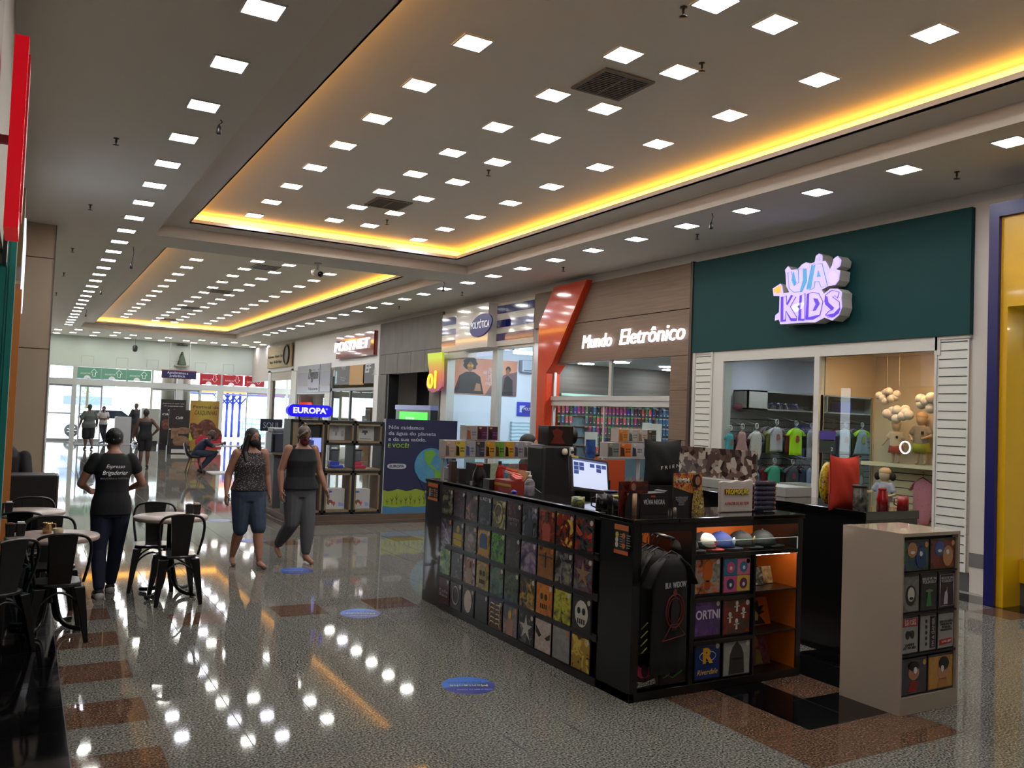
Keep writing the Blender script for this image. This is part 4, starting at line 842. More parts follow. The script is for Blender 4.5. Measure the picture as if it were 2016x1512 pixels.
obj('body', MB().lathe([(0, 0), (.032, 0), (.036, .02), (.033, .07), (.036, .085), (.033, .085), (.03, .07), (.0, .06)], (0, 0, 0), 18), ms, t, False); obj('handle', MB().tube([(.033, 0, .075), (.06, 0, .07), (.06, 0, .03), (.034, 0, .02)], .005, 6), ms, t, False)
obj('glass_lid', MB().ell((-.03, 0, .06), (.02, .02, .025)), mat('2b2a30', .1), t, False)
one('sugar_cup', MB().lathe([(0, .758), (.03, .758), (.042, .815), (.038, .815), (.028, .77), (0, .77)], (.30, 7.77, 0), 14), mat('b8a88c', .5), 'small cream sachet cup beside the milk jug', 'cup')
# ================================================================ PEOPLE
SK = pattern('noise', ['8f6350', '9a6c57', 'a57762'], 9, .55); SK.name = 'skin'
SKD = mat('5c4034', .6, name='skin in other tone')
def limb(mb, pts, rad, n=12):
    mb.tube(pts, rad, n)
    for p, r in zip(pts, rad): mb.ell(p, (r, r, r), 12, 8)
def torso(mb, rows, n=24):
    rs = []
    for z, x, y, rx, ry in rows: rs.append([(x+rx*math.copysign(abs(math.cos(a))**.85, math.cos(a)), y+ry*math.copysign(abs(math.sin(a))**.85, math.sin(a)), z) for a in [2*PI*k/n for k in range(n)]])
    mb.smooth = True; mb.rings(rs); mb.smooth = False
def remesh(o, vox, it=6, f=.5):
    r = o.modifiers.new('union', 'REMESH'); r.mode = 'VOXEL'; r.voxel_size = vox; r.use_smooth_shade = True
    s = o.modifiers.new('soft', 'SMOOTH'); s.iterations = it; s.factor = f
    return o
def hand(mb, w, e, side, curl=.5, hold=False):
    """five unequal fingers past wrist w, coming from elbow e"""
    w, e = Vector(w), Vector(e); d = (w-e).normalized(); pn = Vector((side, 0, 0)); pn = (pn-d*pn.dot(d)).normalized()   # back of the hand faces outward
    sd = d.cross(pn).normalized()
    if sd.y > 0: sd = -sd                          # thumb side to the front
    c = w+d*.05; R = Matrix((sd, pn, d)).transposed()
    mb.ell(c, (.042, .018, .055), 12, 8, R)
    for k, (o, L) in enumerate(((.03, .072), (.011, .08), (-.009, .075), (-.028, .06))):
        b = w+d*.088+sd*o; m = b+d*L*.5-pn*L*curl*.18; t = m+d*L*.45*(1-curl*.5)-pn*L*curl*.55
        mb.tube([b-d*.02, b, m, t], [.0095, .0095, .0088, .0075], 8); mb.ell(t, (.0075,)*3, 8, 6)
    b = w+d*.02+sd*.03; m = b+d*.035+sd*.028-pn*.008; t = m+d*.03+sd*.004-pn*.02*curl*2
    mb.tube([b, m, t], [.013, .011, .0085], 8); mb.ell(t, (.0085,)*3, 8, 6)
    return c, d, sd, pn
DEF = dict(hipL=(.085, 0, .86), hipR=(-.085, 0, .86), kneeL=(.09, -.03, .47), kneeR=(-.09, -.03, .47), ankleL=(.09, 0, .085), ankleR=(-.09, 0, .085), toeL=(.10, -.13, .03), toeR=(-.10, -.13, .03),
           shL=(.165, .0, 1.385), shR=(-.165, 0, 1.385), elL=(.215, .02, 1.11), elR=(-.215, .02, 1.11), wrL=(.225, -.04, .87), wrR=(-.225, -.04, .87), neck=(0, .0, 1.43), head=(0, -.02, 1.575))
def figure(label, loc, rz, h, J, spec, vox=.009):
    """one continuous body with hair, clothes, shoes and mask as parts; faces -Y before turning by rz"""
    s = h/1.70; P = {k: Vector(J.get(k, DEF[k])) for k in DEF}; t = thing('person', label, 'person', loc, rz)
    f = spec.get('fat', 1.0); sk = spec.get('skin', SK); lean = spec.get('lean', 0.); bend = spec.get('rows')
    base = [(.80, .15*f, .105*f), (.88, .17*f, .115*f), (.95, .165*f, .115*f), (1.05, .138*f, .102*f), (1.15, .138*f, .102*f), (1.25, .152*f, .112*f), (1.34, .158, .10), (1.40, .135, .085), (1.44, .075, .07), (1.47, .05, .052)]
    px = J.get('pelvis', (0, 0)); nk = P['neck']
    def ctr(z):
        k = max(0, min(1, (z-.86)/(1.43-.86))); return px[0]*(1-k)+nk.x*k, px[1]*(1-k)+nk.y*k-0
    rows = bend(0) if bend else [(z,)+ctr(z)+(rx, ry) for z, rx, ry in base]
    def grow(g, z0, z1, extra=0.):
        if bend: return bend(g)
        R = [(z,)+ctr(z)+(rx+g+(extra if z < 1.0 else 0), ry+g+(extra if z < 1.0 else 0)) for z, rx, ry in base if z0-.001 <= z <= z1+.001]
        if z0 < R[0][0]: q = R[0]; R = [(z0, q[1], q[2], q[3]+extra, q[4]+extra)]+R
        return R
    b = MB(); torso(b, rows)
    hd = P['head']; hr = spec.get('hrot', (0, 0)); HR = Matrix.Rotation(hr[1], 3, 'Z') @ Matrix.Rotation(hr[0], 3, 'X')
    H = lambda p: hd + HR @ Vector(p)
    limb(b, [nk-Vector((0, 0, .06)), nk+(hd-nk)*.45], [.056, .052])
    b.ell(H((0, .012, .02)), (.073, .092, .098), 16, 12, HR); b.ell(H((0, -.028, -.045)), (.055, .06, .07), 14, 10, HR); b.ell(H((0, -.098, -.012)), (.012, .02, .024), 8, 6, HR)
    for q in (-1, 1): b.ell(H((q*.076, .005, -.005)), (.012, .02, .032), 8, 6, HR)
    b.ell(H((0, -.088, -.06)), (.024, .012, .008), 8, 6, HR)
    for S_ in 'LR':
        sx = 1 if S_ == 'L' else -1
        limb(b, [P['sh'+S_], (P['sh'+S_]+P['el'+S_])/2, P['el'+S_]], [.052*f, .045*f, .037*f]); limb(b, [P['el'+S_], P['el'+S_]*.6+P['wr'+S_]*.4, P['wr'+S_]], [.038*f, .036*f, .026])
        hc = hand(b, P['wr'+S_], P['el'+S_], sx, spec.get('curl', .6))
        if spec.get('phone') == S_: ph = hc
        limb(b, [P['hip'+S_], (P['hip'+S_]+P['knee'+S_])/2, P['knee'+S_]], [.092*f, .078*f, .056*f]); kn, an = P['knee'+S_], P['ankle'+S_]; limb(b, [kn, kn*.65+an*.35+Vector((0, .015, 0)), an], [.054*f, .054*f, .034])
        limb(b, [an-Vector((0, -.03, .03)), (an+P['toe'+S_])/2-Vector((0, 0, .02)), P['toe'+S_]], [.032, .034, .026], 10)
    def fin(nm, mb, m, v=vox, it=6, p=t, lab=None):
        for i, q in enumerate(mb.v): mb.v[i] = (q[0]*s, q[1]*s, q[2]*s)
        o = obj(nm, mb, m, p, False, label=lab); 
        if v: remesh(o, v, it)
        return o
    fin('body', b, sk, vox, 4)
    e = MB()
    for q in (-1, 1): e.ell(H((q*.03, -.083, .018)), (.012, .008, .006), 10, 6, HR)
    fin('eyes', e, mat('1a1210', .2), 0); e = MB()
    for q in (-1, 1): e.tube([H((q*.015, -.09, .036)), H((q*.034, -.088, .042)), H((q*.052, -.074, .034))], .0035, 5)
    fin('eyebrows', e, mat('2a1c16', .7), 0)
    hair = spec['hair']; hb = MB(); hair(hb, H, HR, P); fin('hair', hb, spec['hairm'], vox, 3)
    if spec.get('mask'):
        m = MB(); m.ell(H((0, -.045, -.052)), (.061, .064, .055), 14, 10, HR); fin('face_mask', m, spec['mask'], 0)
        q = MB(); q.tube([H((-.06, -.05, -.03)), H((-.08, .0, -.01))], .003, 5).tube([H((.06, -.05, -.03)), H((.08, .0, -.01))], .003, 5); fin('mask_strap', q, spec['mask'], 0)
    if spec.get('glasses'):
        g = MB()
        for q in (-1, 1):
            g.tube([H((q*.033+.024*math.cos(a), -.1, .01+.019*math.sin(a))) for a in [k*PI/6 for k in range(12)]], .0035, 5, closed=True); g.tube([H((q*.055, -.098, .015)), H((q*.078, .0, .015))], .003, 5)
        g.tube([H((-.01, -.102, .014)), H((.01, -.102, .014))], .003, 5); fin('glasses', g, mat('1a1410', .2), 0)
    top = spec['top']; tb = MB(); torso(tb, grow(.014, top.get('z0', .90), top.get('z1', 1.40), top.get('flare', 0.)))
    for S_ in 'LR':
        a, c = P['sh'+S_], P['el'+S_]; k = top.get('sleeve', 0)
        if k: e2 = a+(c-a)*k; limb(tb, [a+Vector((0, 0, .0)), (a+e2)/2, e2], [.058*f, .058*f, .060*f])
        else: tb.ell(a*.72+Vector((nk.x, nk.y, 1.385))*.28, (.035, .05, .045))
    if top.get('yoke'): limb(tb, [Vector((.10*q_+nk.x, nk.y+.005, 1.392)) for q_ in (-1, 0, 1)], [.05, .058, .05])
    fin('top', tb, top['m'], vox, top.get('it', 5))
    bt = spec['bottom']; bb = MB()
    if not bend: torso(bb, [(z,)+ctr(z)+(rx+.008, ry+.008) for z, rx, ry in base if z <= bt.get('z1', .96)])
    for S_ in 'LR':
        hp, kn, an = P['hip'+S_], P['knee'+S_], P['ankle'+S_]; k = bt.get('len', 2.); w = bt.get('w', 1.)
        if k > 1:
            a2 = kn+(an-kn)*(k-1); limb(bb, [hp, (hp+kn)/2, kn], [.106*f, .09*f*w, .072*f*w]); limb(bb, [kn, (kn+a2)/2, a2], [.072*f*w, .068*f*w, .056*w])
        else:
            a2 = hp+(kn-hp)*k; limb(bb, [hp, (hp+a2)/2, a2], [.106*f, .096*f*w, .086*f*w])
    if bend: limb(bb, [P['hipL'], P['hipR']], [.115, .115])
    fin('shorts' if bt.get('len', 2) <= 1.05 else 'trousers', bb, bt['m'], vox, 5)
    for S_ in 'LR':
        an, to = P['ankle'+S_], P['toe'+S_]; sh = MB(); kind = spec.get('shoe', 'sneaker'); d = (to-an); d.z = 0; d.normalize()
        if kind == 'heel':
            sh.box(-.02, .02, -.02, .02, 0, .05, Matrix.Identity(3), an+Vector((0, .02, -.085))-Vector((0, 0, 0))); limb(sh, [an+Vector((0, .025, -.04)), (an+to)/2+Vector((0, 0, -.025)), to+Vector((0, -.01, -.01))], [.03, .031, .028], 10)
            sh.tube([an+Vector((.036*math.cos(a), .036*math.sin(a), .02)) for a in [k*PI/5 for k in range(10)]], .005, 5, closed=True)
        else:
            limb(sh, [an+Vector((0, .03, -.03)), (an+to)/2+Vector((0, 0, -.02)), to], [.042, .042, .034], 10)
        fin('shoe', sh, spec.get('shoem', mat('1a1a1c', .6)), .006 if vox < .01 else vox, 2)
        if kind == 'sneaker' and vox < .01:
            sl = MB(); limb(sl, [an+Vector((0, .045, -.062)), to+Vector((0, -.01, -.012))], [.046, .04], 10); fin('shoe_sole', sl, mat('b9b2ac', .7), .006, 1)
    if spec.get('phone'):
        c, d, sd, pn = ph; pos = (c-pn*.028+d*.03)*s; R = Matrix((sd, pn, d)).transposed()
        pt = thing('smartphone', spec['phlab'], 'phone', Vector(loc)+Matrix.Rotation(rz, 3, 'Z') @ pos, rz)
        o = obj('case', MB().box(-.036, .036, -.004, .004, -.072, .072, R), mat('121214', .3), pt, False); o2 = obj('screen', MB().box(-.033, .033, -.0055, -.004, -.068, .068, R), spec.get('phm', mat('2a2a30', .1)), pt, False)
    return t
def hair_short(hb, H, HR, P): hb.ell(H((0, .022, .036)), (.083, .095, .093), 16, 12, HR); hb.ell(H((0, .05, -.03)), (.066, .06, .06), 12, 8, HR)
def hair_long(hb, H, HR, P):
    hb.ell(H((0, .025, .035)), (.086, .097, .095), 16, 12, HR); hb.ell(H((0, .06, -.06)), (.085, .06, .13), 14, 10, HR)
    for q, L in ((-1, 1.0), (1, .92)):
        limb(hb, [H((q*.066, -.01, .03)), H((q*.086, .0, -.06)), H((q*.1, .0, -.17)), H((q*.1, -.055, -.28*L)), H((q*.09, -.07, -.35*L))], [.03, .036, .044, .046, .026], 10)
    hb.ell(H((0, .07, -.2)), (.11, .045, .16), 12, 10)
def hair_bun(hb, H, HR, P): hb.ell(H((0, .022, .034)), (.083, .095, .091), 16, 12, HR); hb.ell(H((0, .055, -.02)), (.07, .055, .06), 12, 8, HR); hb.ell(H((0, .05, .125)), (.03, .03, .028), 10, 8); limb(hb, [H((-.02, -.07, .085)), H((-.06, -.07, .055)), H((-.078, -.03, .0))], [.02, .018, .014], 8)
def hair_net(hb, H, HR, P): hb.ell(H((0, .02, .034)), (.086, .098, .094), 16, 12, HR); hb.ell(H((0, .055, -.01)), (.07, .06, .055), 12, 8, HR); hb.ell(H((0, .09, .02)), (.045, .04, .045), 10, 8)
M_net = pattern('voronoi', ['b8b8be', '2a2728', '100e10', '100e10'], 24, .6, pos=(0, .2, .27, 1)); M_net.name = 'dotted hair net'
M_jean = pattern('noise', ['14192c', '1c2440'], 60, .8); M_jshort = pattern('noise', ['232d3c', '36445a'], 18, .85)
M_blouse = pattern('voronoi', ['d8cec8', 'a09694', '2a2225', '1c171a'], 48, .8, (1, 1, 2.0), pos=(0, .2, .3, 1)); M_blk = mat('0e0e12', .8, name='black cotton'); M_grey = mat('4a4a4e', .85, name='grey twill')
sv = figure('person seen from behind in black cafe t-shirt, jeans and dark hair net', (.78, 8.97, 0), PI+.06, 1.60,
    dict(elL=(.285, -.03, 1.13), elR=(-.285, -.03, 1.13), wrL=(.2, -.22, 1.06), wrR=(-.2, -.22, 1.06), head=(0, -.05, 1.565), neck=(0, -.01, 1.43), kneeR=(-.08, -.09, .48), ankleR=(-.06, -.2, .085), toeR=(-.07, -.33, .03), kneeL=(.09, -.02, .47), ankleL=(.08, .06, .085), toeL=(.09, -.07, .03)),
    dict(fat=1.04, hair=hair_net, hairm=M_net, hrot=(.35, 0), top=dict(m=M_blk, sleeve=.42, z0=.82, flare=.0, z1=1.44), bottom=dict(m=M_jean, len=1.92, w=.98), shoem=mat('141416', .6), mask=mat('101012', .8)))
bk = .137; TW = mat('ece8ec', .7, e=.05); Rz = Matrix.Rotation(sv.rotation_euler.z, 4, 'Z')
def onback(sx, z, hh, w, sh, m):
    o = text(sx, (0, 0, 0), hh, m, (-1, 0, 0), (0, 0, 1), name='shirt_lettering', w=w, shear=sh, depth=.003)
    o.parent = sv; o.location = (0, bk, z)
onback('Espresso', 1.235, .036, .16, .3, TW); onback('Brigaderier', 1.175, .042, .22, .3, TW); onback('BRIGADEIRIA & CAFETERIA', 1.122, .016, .25, 0, mat('8a888c', .7))
figure('long haired person with black mask, patterned sleeveless top and denim shorts, holding a phone', (2.33, 10.15, 0), .1, 1.60,
    dict(kneeL=(.10, -.12, .48), ankleL=(.10, -.2, .10), toeL=(.12, -.33, .035), kneeR=(-.09, -.02, .47), ankleR=(-.12, .14, .11), toeR=(-.14, .02, .03), elL=(.235, .05, 1.11), wrL=(.26, .0, .87), elR=(-.25, .04, 1.12), wrR=(-.29, -.05, .90), head=(0.01, -.03, 1.575)),
    dict(fat=1.22, hair=hair_long, hairm=mat('1a1213', .45, name='dark hair'), hrot=(.1, .32), mask=mat('0d0c0e', .8), top=dict(m=M_blouse, z0=.93, flare=.004), bottom=dict(m=M_jshort, len=1.05, w=1.04, z1=.96), shoe='heel', shoem=mat('6a4636', .5), phone='R', phlab='white phone in the hand of the long haired person', phm=mat('b8b4b0', .3)), .008)
figure('person with tied hair, glasses, red mask, black top and grey trousers holding a phone', (2.97, 10.3, 0), .12, 1.655,
    dict(kneeL=(.08, -.1, .47), ankleL=(.06, -.14, .10), toeL=(.08, -.27, .035), kneeR=(-.10, -.04, .48), ankleR=(-.16, .24, .17), toeR=(-.17, .13, .07), elL=(.26, .03, 1.12), wrL=(.33, -.04, .89), elR=(-.24, .03, 1.12), wrR=(-.26, -.05, .89), head=(0.0, -.065, 1.56), neck=(0, -.02, 1.43)),
    dict(fat=1.2, hair=hair_bun, hairm=pattern('noise', ['2c221c', '5f5040'], 30, .5), hrot=(.42, .1), mask=mat('5a0f1a', .8), glasses=True, top=dict(m=M_blk, z0=.90, flare=.012, z1=1.40, yoke=1), bottom=dict(m=M_grey, len=1.88, w=1.04), shoe='heel', shoem=mat('9a6c50', .5), phone='R', phlab='black phone in the hand of the person with red mask'), .008)
far = .014
figure('person in grey shirt, dark shorts and cap walking away near the left doors', (2.2, 35.9, 0), PI+.2, 1.70, dict(elL=(.27, .02, 1.12), elR=(-.27, .02, 1.12), wrL=(.3, -.06, .9), wrR=(-.3, -.06, .9), ankleR=(-.1, .15, .1), toeR=(-.1, .03, .03)),
    dict(fat=1.3, skin=SKD, hair=hair_short, hairm=mat('3a3630', .8), top=dict(m=mat('4e5350', .8), sleeve=.8, z0=.8, flare=.02), bottom=dict(m=mat('121216', .8), len=.95, w=1.2)), far)
figure('person in white t-shirt and dark trousers with folded arms by the left doors', (3.05, 40.8, 0), -.3, 1.62, dict(elL=(.22, -.02, 1.12), wrL=(.0, -.2, 1.15), elR=(-.22, -.02, 1.12), wrR=(.05, -.2, 1.12), kneeR=(-.02, -.1, .5), ankleR=(.05, .1, .12)),
    dict(skin=SKD, hair=hair_short, hairm=mat('231a16', .6), mask=mat('3a2a2a', .8), top=dict(m=mat('a9a5a2', .8), sleeve=.5, z0=.86), bottom=dict(m=mat('141420', .8), len=1.9, w=.9)), far)
figure('person in dark tank top with one hand on the hip and hair tied up', (3.05, 26.2, 0), PI-.2, 1.66, dict(elR=(-.36, .06, 1.14), wrR=(-.2, .0, .95), elL=(.26, .02, 1.12), wrL=(.3, -.05, .88)),
    dict(skin=SKD, fat=1.1, hair=hair_bun, hairm=mat('2c211e', .6), top=dict(m=mat('191820', .8), z0=.8, z1=1.34), bottom=dict(m=mat('1c1a22', .8), len=.8)), far)
figure('person in dark jacket standing with legs apart beside the white box', (4.36, 41.0, 0), PI+.5, 1.80, dict(ankleL=(.2, 0, .09), toeL=(.24, -.12, .03), kneeL=(.14, -.02, .47), ankleR=(-.16, .0, .09), elL=(.24, -.06, 1.12), wrL=(.1, -.22, 1.1), elR=(-.24, -.06, 1.12), wrR=(-.1, -.22, 1.1)),
    dict(skin=SKD, fat=1.2, hair=hair_short, hairm=mat('5a4438', .7), top=dict(m=mat('16161e', .8), sleeve=1.1, z0=.8), bottom=dict(m=mat('2c2620', .8), len=1.9)), far)
def bent(g): return [(.40, 0, .06, .16+g, .12+g), (.5, 0, .02, .16+g, .13+g), (.62, 0, -.04, .155+g, .13+g), (.75, 0, -.12, .165+g, .13+g), (.86, 0, -.2, .165+g, .11+g), (.93, 0, -.26, .11+g, .08+g)]
SX, SY = 4.15, 24.3
figure('seated person in navy polo and jeans leaning over a phone at a table', (SX, SY, 0), PI/2, 1.70,
    dict(hipL=(.1, -.02, .53), hipR=(-.1, -.02, .53), kneeL=(.12, -.45, .52), kneeR=(-.12, -.43, .52), ankleL=(.12, -.12, .1), ankleR=(-.1, -.08, .1), toeL=(.12, -.24, .03), toeR=(-.1, -.2, .03), shL=(.17, -.2, .87), shR=(-.17, -.2, .87), elL=(.22, -.38, .72), elR=(-.2, -.36, .72), wrL=(.08, -.62, .79), wrR=(-.08, -.6, .79), neck=(0, -.27, .93), head=(0, -.37, 1.04)),
    dict(rows=bent, fat=1.1, skin=SKD, hair=hair_short, hairm=mat('4a4038', .7), hrot=(.7, 0), mask=mat('101118', .8), top=dict(m=mat('10142c', .8), sleeve=.75), bottom=dict(m=mat('1a2436', .8), len=1.9), phone='L', phlab='phone held by the seated person'), far)
def eames(x, y, rz, lab):
    t = thing('shell_chair', lab, 'chair', (x, y, 0), rz, 'black shell chairs with wooden legs'); sh = MB(); rs = []
    for z, yy, w, dp in ((.44, -.2, .17, .02), (.42, -.05, .22, .03), (.42, .1, .22, .03), (.5, .2, .23, .03), (.65, .25, .22, .03), (.8, .28, .16, .03)): rs.append([(-w, yy-.0, z+.05), (-w*.7, yy, z), (0, yy, z-.01), (w*.7, yy, z), (w, yy, z+.05), (w*.7, yy+.02, z-.02), (0, yy+.02, z-.03), (-w*.7, yy+.02, z-.02)])
    sh.smooth = True; sh.rings(rs); obj('seat_shell', sh, mat('15161c', .4), t, False)
    for a, b in ((-1, -1), (1, -1), (-1, 1), (1, 1)): obj('leg', MB().tube([(a*.12, b*.1, .4), (a*.22, b*.2, 0)], [.018, .012], 8), mat('6a4a34', .5), t, False)
    obj('wire_brace', MB().tube([(-.14, -.12, .3), (.14, .12, .3)], .006, 5).tube([(.14, -.12, .3), (-.14, .12, .3)], .006, 5), mat('1a1a1a', .4), t, False)
eames(SX-.05, SY, PI/2, 'black shell chair under the seated person'); eames(SX+1.75, SY-.1, -PI/2, 'empty dark shell chair across the table from the seated person')
t = thing('white_table', 'thin grey table at which the person sits, on a flat white base', 'table', (SX+1.1, SY, 0)); obj('tabletop', bx(SX+.42, SX+1.7, SY-.4, SY+.4, .72, .745), mat('8f8f94', .4), t, bevel=.005)
obj('base', bx(SX+.35, SX+1.6, SY-.45, SY+.45, 0, .02), mat('b9babd', .4), t); obj('pole', MB().lathe([(.03, .02), (.03, .72)], (SX+1.1, SY, 0), 10), mat('a0a0a4', .3, .6), t)
# black clad person sitting beyond the bench, only the back shows
figure('person in black sitting behind the dark bench at the left edge', (-.02, 12.6, 0), PI/2+.3, 1.7,
    dict(hipL=(.1, -.02, .53), hipR=(-.1, -.02, .53), kneeL=(.12, -.40, .52), kneeR=(-.12, -.38, .52), ankleL=(.12, -.3, .1), ankleR=(-.1, -.3, .1), toeL=(.12, -.4, .03), toeR=(-.1, -.4, .03), shL=(.17, -.1, 1.1), shR=(-.17, -.1, 1.1), elL=(.25, -.25, .85), elR=(-.25, -.25, .85), wrL=(.1, -.45, .8), wrR=(-.1, -.45, .8), neck=(0, -.14, 1.12), head=(0, -.2, 1.25)),
    dict(rows=lambda g: [(.40, 0, .06, .18+g, .14+g), (.6, 0, .0, .19+g, .15+g), (.8, 0, -.03, .2+g, .15+g), (.98, 0, -.07, .2+g, .14+g), (1.08, 0, -.11, .16+g, .11+g), (1.14, 0, -.14, .09+g, .08+g)], fat=1.3, skin=SKD, hair=hair_short, hairm=mat('0c0b0c', .7), hrot=(.5, 0), top=dict(m=M_blk, sleeve=1.), bottom=dict(m=M_blk, len=1.9)), far) if 0 else None
o = thing('person', 'person in black seated behind the dark bench, back turned', 'person', (-.1, 12.2, 0))
b = MB(); torso(b, [(.42, -.1, 12.2, .17, .2), (.7, -.1, 12.2, .19, .2), (.95, -.11, 12.2, .19, .19), (1.12, -.13, 12.2, .16, .17), (1.25, -.17, 12.22, .1, .13), (1.32, -.2, 12.24, .06, .07)]); limb(b, [(.05, 12.15, 1.12), (.09, 12.0, .85), (.0, 11.9, .75)], [.08, .07, .05]); b.ell((-.2, 12.25, 1.42), (.09, .1, .12))
r = obj('jacket', b, M_blk, o); remesh(r, .014, 4)
# ================================================================ MAIN KIOSK
M_kb = mat('0c0b0c', .28, coat=.4, name='black laminate'); M_kt = mat('0a0a0b', .08, coat=.6, name='glossy black top'); M_ko = mat('c2601a', .5, name='orange laminate')
KX, KY0, KY1, KZ = 3.56, 4.5, 7.85, 1.2
KXR = 5.14
t = thing('display_kiosk', 'black merchandise kiosk with rows of printed shirt packs on its front', 'kiosk', (4.4, 5.2, 0))
b = MB().box(KX+.02, KX+.12, KY0+.5, KY1-.06, .0, KZ-.02)                       # backing of the front rack
obj('front_backing', b, M_kb, t)
obj('left_post', bx(KX-.02, KX+.3, 7.44, KY1, 0, KZ-.02), M_kb, t, bevel=.008); obj('corner_post', bx(KX-.02, KX+.02, KY0, 4.87, 0, KZ-.03), M_kb, t)
rails = MB()
for z in (.0, .305, .585, .865, 1.15): rails.box(KX-.03, KX+.02, 4.87, 7.44, z, z+(.055 if z else .06))
obj('rack_rails', rails, M_kb, t, bevel=.004)
obj('front_ledge', bx(KX-.03, KX+.36, KY0-.01, KY1, KZ-.03, KZ), M_kt, t, bevel=.004)
obj('end_ledge', bx(KX+.36, KXR+.01, KY0-.01, KY0+.55, KZ-.03, KZ), M_kt, t, bevel=.004)
obj('far_ledge', bx(KX+.36, 6.5, KY1-.45, KY1, KZ-.03, KZ), M_kt, t, bevel=.004); obj('far_panel', bx(KX+.3, 6.5, KY1-.08, KY1-.02, 0, KZ-.03), M_kb, t)
obj('inner_counter', bx(KX+.36, KX+.85, KY0+.55, KY1-.45, .86, .9), M_kt, t)
obj('inner_panel', bx(KX+.12, KX+.14, KY0+.5, KY1-.45, 0, .86), M_kb, t)
# end face bays
def ex(px, py=1150): return onY(px, py, KY0)[0]
def ez(px, py): return onY(px, py, KY0)[1]
D = .48; x1, x2, x3 = ex(1366, 1100), ex(1485, 1200), ex(1567, 1200)
zc = ez(1470, 1083)-.01; zsh = [ez(1520, 1161), ez(1520, 1242)]; zb = .06
ef = MB().box(KX-.02, KXR, KY0, KY0+D, 0, zb).box(KX+.02, KX+.05, KY0, KY0+D, zb, KZ-.03).box(x1-.02, x1+.02, KY0, KY0+D, zb, KZ-.03).box(x1+.02, KXR-.04, KY0, KY0+D, zc-.03, zc).box(KXR-.05, KXR, KY0, KY0+D, zb, KZ-.03).box(x2-.01, x2+.01, KY0, KY0+D, zb, zc-.03)
ef.box(KX+.05, x1-.02, KY0+.0, KY0+.02, KZ-.09, KZ-.03).box(x1+.02, KXR-.05, KY0, KY0+.02, KZ-.07, KZ-.03)
for z in zsh: ef.box(x2+.01, KXR-.05, KY0, KY0+D, z-.015, z)
zp = [ez(1425, 1174), ez(1425, 1257)]
for z in zp: ef.box(x1+.02, x2-.01, KY0, KY0+.05, z-.03, z+.0)
ef.box(x1+.02, x2-.01, KY0+.04, KY0+.06, zb, zc-.03)
obj('end_frame', ef, M_kb, t, bevel=.003)
ob = MB().box(KX+.05, x1-.02, KY0+D-.02, KY0+D, zb, KZ-.03).box(x1+.02, KXR-.05, KY0+D-.02, KY0+D, zc, KZ-.03).box(x2+.01, KXR-.05, KY0+D-.02, KY0+D, zb, zc-.03).box(KXR-.052, KXR-.048, KY0+.01, KY0+D-.02, zb, zc-.03)
obj('orange_lining', ob, M_ko, t)
zg = ez(1572, 1057); g = obj('shelf_glass', bx(x1+.03, KXR-.06, KY0-.004, KY0, zc, zg), glass_mat('e8f2f0'), t); obj('glass_edge', MB().box(x1+.03, KXR-.06, KY0-.006, KY0+.0, zg, zg+.004).box(KXR-.064, KXR-.058, KY0-.006, KY0, zc, zg), mat('b8c4c0', .2, e=.12), t)
# led strips under the ledge; the shirt bay one is added to brighten it
for a, b_, l in ((x1+.1, KXR-.15, 'cap'), (KX+.12, x1-.1, 'shirt')):
    one('led_strip', bx(a, b_, KY0+.04, KY0+.055, KZ-.045, KZ-.032), mat('fffffb', e=48, ec='fff2e0', name='white led'), 'small LED strip under the kiosk ledge %s bay' % l, 'light strip', 'kiosk shelf lights')
one('led_strip', bx(x2+.05, KXR-.09, KY0+.04, KY0+.05, zc-.04, zc-.031), mat('fffffa', e=24, ec='ffe8c8', name='white led'), 'small LED strip lighting the orange side shelves of the kiosk', 'light strip', 'kiosk shelf lights')
# price boards
def priceboard(y0, y1, z0, z1, lab):
    t = thing('price_board', lab, 'sign', (KX-.025, (y0+y1)/2, z0), 0, 'size price boards'); obj('board', bx(KX-.028, KX-.0205, y0, y1, z0, z1), mat('0d0c0c', .4), t)
    o = mat('c0622a', .5); obj('orange_band', bx(KX-.03, KX-.028, y0, y1, z1-.035, z1), o, t); obj('orange_band', bx(KX-.03, KX-.028, y0, y1, z0, z0+.025), o, t)
    d = MB(); w = (y1-y0); cs = ['b8a83a', 'b4b0a8', 'b4b0a8', 'c0622a', '55504a', 'c0622a']
    d = MB()
    for i in range(3):
        for j in range(2):
            cy, cz = y1-w*(.2+.48*j), z1-.07-(z1-z0-.11)*i/2.6; d.use(mat(cs[i+3*j], .5)); d.prism([(cy+.017*math.cos(k*PI/5), cz+.02*math.sin(k*PI/5)) for k in range(10)], (KX-.031, 0, 0), (0, 1, 0), (0, 0, 1), (.003, 0, 0))
            d.use(mat('8c8880', .6)); d.box(KX-.0295, KX-.028, cy-.07, cy-.03, cz+.004, cz+.010).box(KX-.0295, KX-.028, cy-.065, cy-.03, cz-.012, cz-.006)
    obj('size_marks', d, None, t)
(ya, z1_), (yb_, z0_) = onX(1214, 1018, KX), onX(1247, 1077, KX); priceboard(min(ya, yb_)+.02, max(ya, yb_)-.02, .955, 1.15, 'orange and black size price board at the near corner of the kiosk')
priceboard(7.55, 7.78, 1.0, 1.165, 'orange and black size price board at the far corner of the kiosk')
